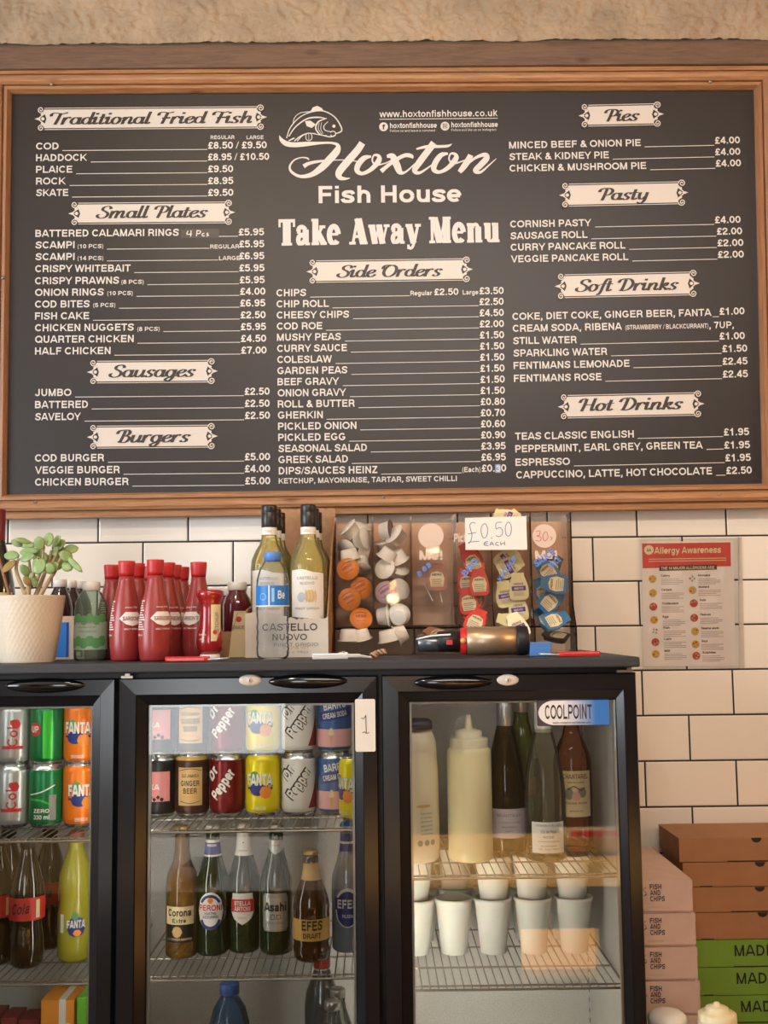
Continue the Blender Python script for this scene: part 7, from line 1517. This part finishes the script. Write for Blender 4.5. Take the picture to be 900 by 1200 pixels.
# warm lamp at the right of the serving side
r = thing('wall_lamp', 'warm globe lamp on the right wall', 'lamp', (X1 - .001, 1.2, 2.2))
piece(r, 'wall_plate', MB().box(-.02, 0, -.05, .05, -.05, .05), BRASS, bevel=.004)
piece(r, 'lamp_arm', MB().tube([(-.02, 0, 0), (-.10, 0, -.02), (-.14, 0, .02)], .008, 10), BRASS)
piece(r, 'globe_shade', MB().lathe([(0, .02), (.03, .022), (.07, .06), (.08, .10), (.07, .14), (.03, .178), (0, .18)], 28, c=(-.14, 0, 0)), emis('globe_glow', (255, 190, 110), 14))
L = bpy.data.lights.new('globe_light', 'POINT'); L.energy = 34; L.color = (1, .68, .40); L.shadow_soft_size = .08
o = bpy.data.objects.new('globe_light', L); COL.objects.link(o); o.parent = r; o.location = (-.26, 0, .1)
# heated cupboard under the counter, its lit opening towards the fridge
r = thing('hot_cupboard', 'heated food cupboard with a warm lit opening under the counter', 'cupboard', (.51, .66, .46))
wq, hq = .13, .22
piece(r, 'housing', MB().box(-wq, wq, 0.0, .004, 0, hq).box(-wq, -wq + .02, .004, .06, 0, hq).box(wq - .02, wq, .004, .06, 0, hq).box(-wq + .02, wq - .02, .004, .06, hq - .04, hq).box(-wq + .02, wq - .02, .004, .06, 0, .05), SILVER)
piece(r, 'heat_lamp', MB().box(-wq + .022, wq - .022, .005, .012, .055, hq - .045), emis('heat_glow', (255, 170, 76), 5), bevel=.002)
# things standing on the counter
CZ = .7504
def csq(label, x, y, H, rr, mt, cap):
    r = thing('squeeze_bottle', label, 'bottle', (x, y, CZ))
    piece(r, 'bottle_body', MB().lathe([(0, .001), (rr * .92, 0), (rr, .006), (rr, H * .68), (rr * .8, H * .74), (rr * .55, H * .76), (0, H * .76)], 28), mt)
    piece(r, 'nozzle_cap', MB().lathe([(rr * .62, H * .7605), (rr * .6, H * .82), (rr * .3, H * .84), (rr * .12, H * .99), (0, H)], 24), cap)
csq('white squeeze bottle on the customer counter, taller one', -.155, .14, .34, .042, WHITEP, WHITEP)
csq('white squeeze bottle on the customer counter, shorter one', -.055, .16, .30, .040, WHITEP, WHITEP)
r = thing('card_reader', 'white card reader with dark screen on the customer counter', 'card reader', (-.55, .52, CZ), .25)
m = MB().hexa([(-.045, -.08, 0), (.045, -.08, 0), (-.045, .08, 0), (.045, .08, 0), (-.042, -.078, .05), (.042, -.078, .05), (-.042, .078, .025), (.042, .078, .025)])
piece(r, 'reader_body', m, WHITEP, bevel=.006)
piece(r, 'screen', MB().hexa([(-.03, -.06, .0470), (.03, -.06, .0470), (-.03, .02, .0345), (.03, .02, .0345), (-.03, -.06, .0482), (.03, -.06, .0482), (-.03, .02, .0362), (.03, .02, .0362)]), mat('screen_dark', (40, 44, 48), .15))
r = thing('sachet_tray', 'cream tray of red sauce sachets on the customer counter', 'tray', (.74, .20, CZ))
m = MB(); a_, b_ = (.11, .07, 0), (.13, .09, .06)
for (x0_, y0_, x1_, y1_) in ((-1, -1, 1, -1), (1, -1, 1, 1), (1, 1, -1, 1), (-1, 1, -1, -1)):
    m.add([(a_[0] * x0_, a_[1] * y0_, 0), (a_[0] * x1_, a_[1] * y1_, 0), (b_[0] * x1_, b_[1] * y1_, .06), (b_[0] * x0_, b_[1] * y0_, .06)], [(0, 1, 2, 3)])
m.add([(-.11, -.07, 0), (.11, -.07, 0), (.11, .07, 0), (-.11, .07, 0)], [(0, 3, 2, 1)])
piece(r, 'tray_body', m, MAYOT, solid=.003)
for k in range(5):
    q = MB().box(-.018, .018, -.004, .004, 0, .06).xf(Matrix.Rotation(.25, 4, 'X')).build('sauce_packet', REDP, None, bevel=.002); q.location = (.74 - .085 + k * .042, .215, CZ + .006)
    tag(q, 'red sauce packet standing in the cream counter tray, number %s from its window end' % ('one', 'two', 'three', 'four', 'five')[k], 'packet', 'sauce packets in the counter tray')
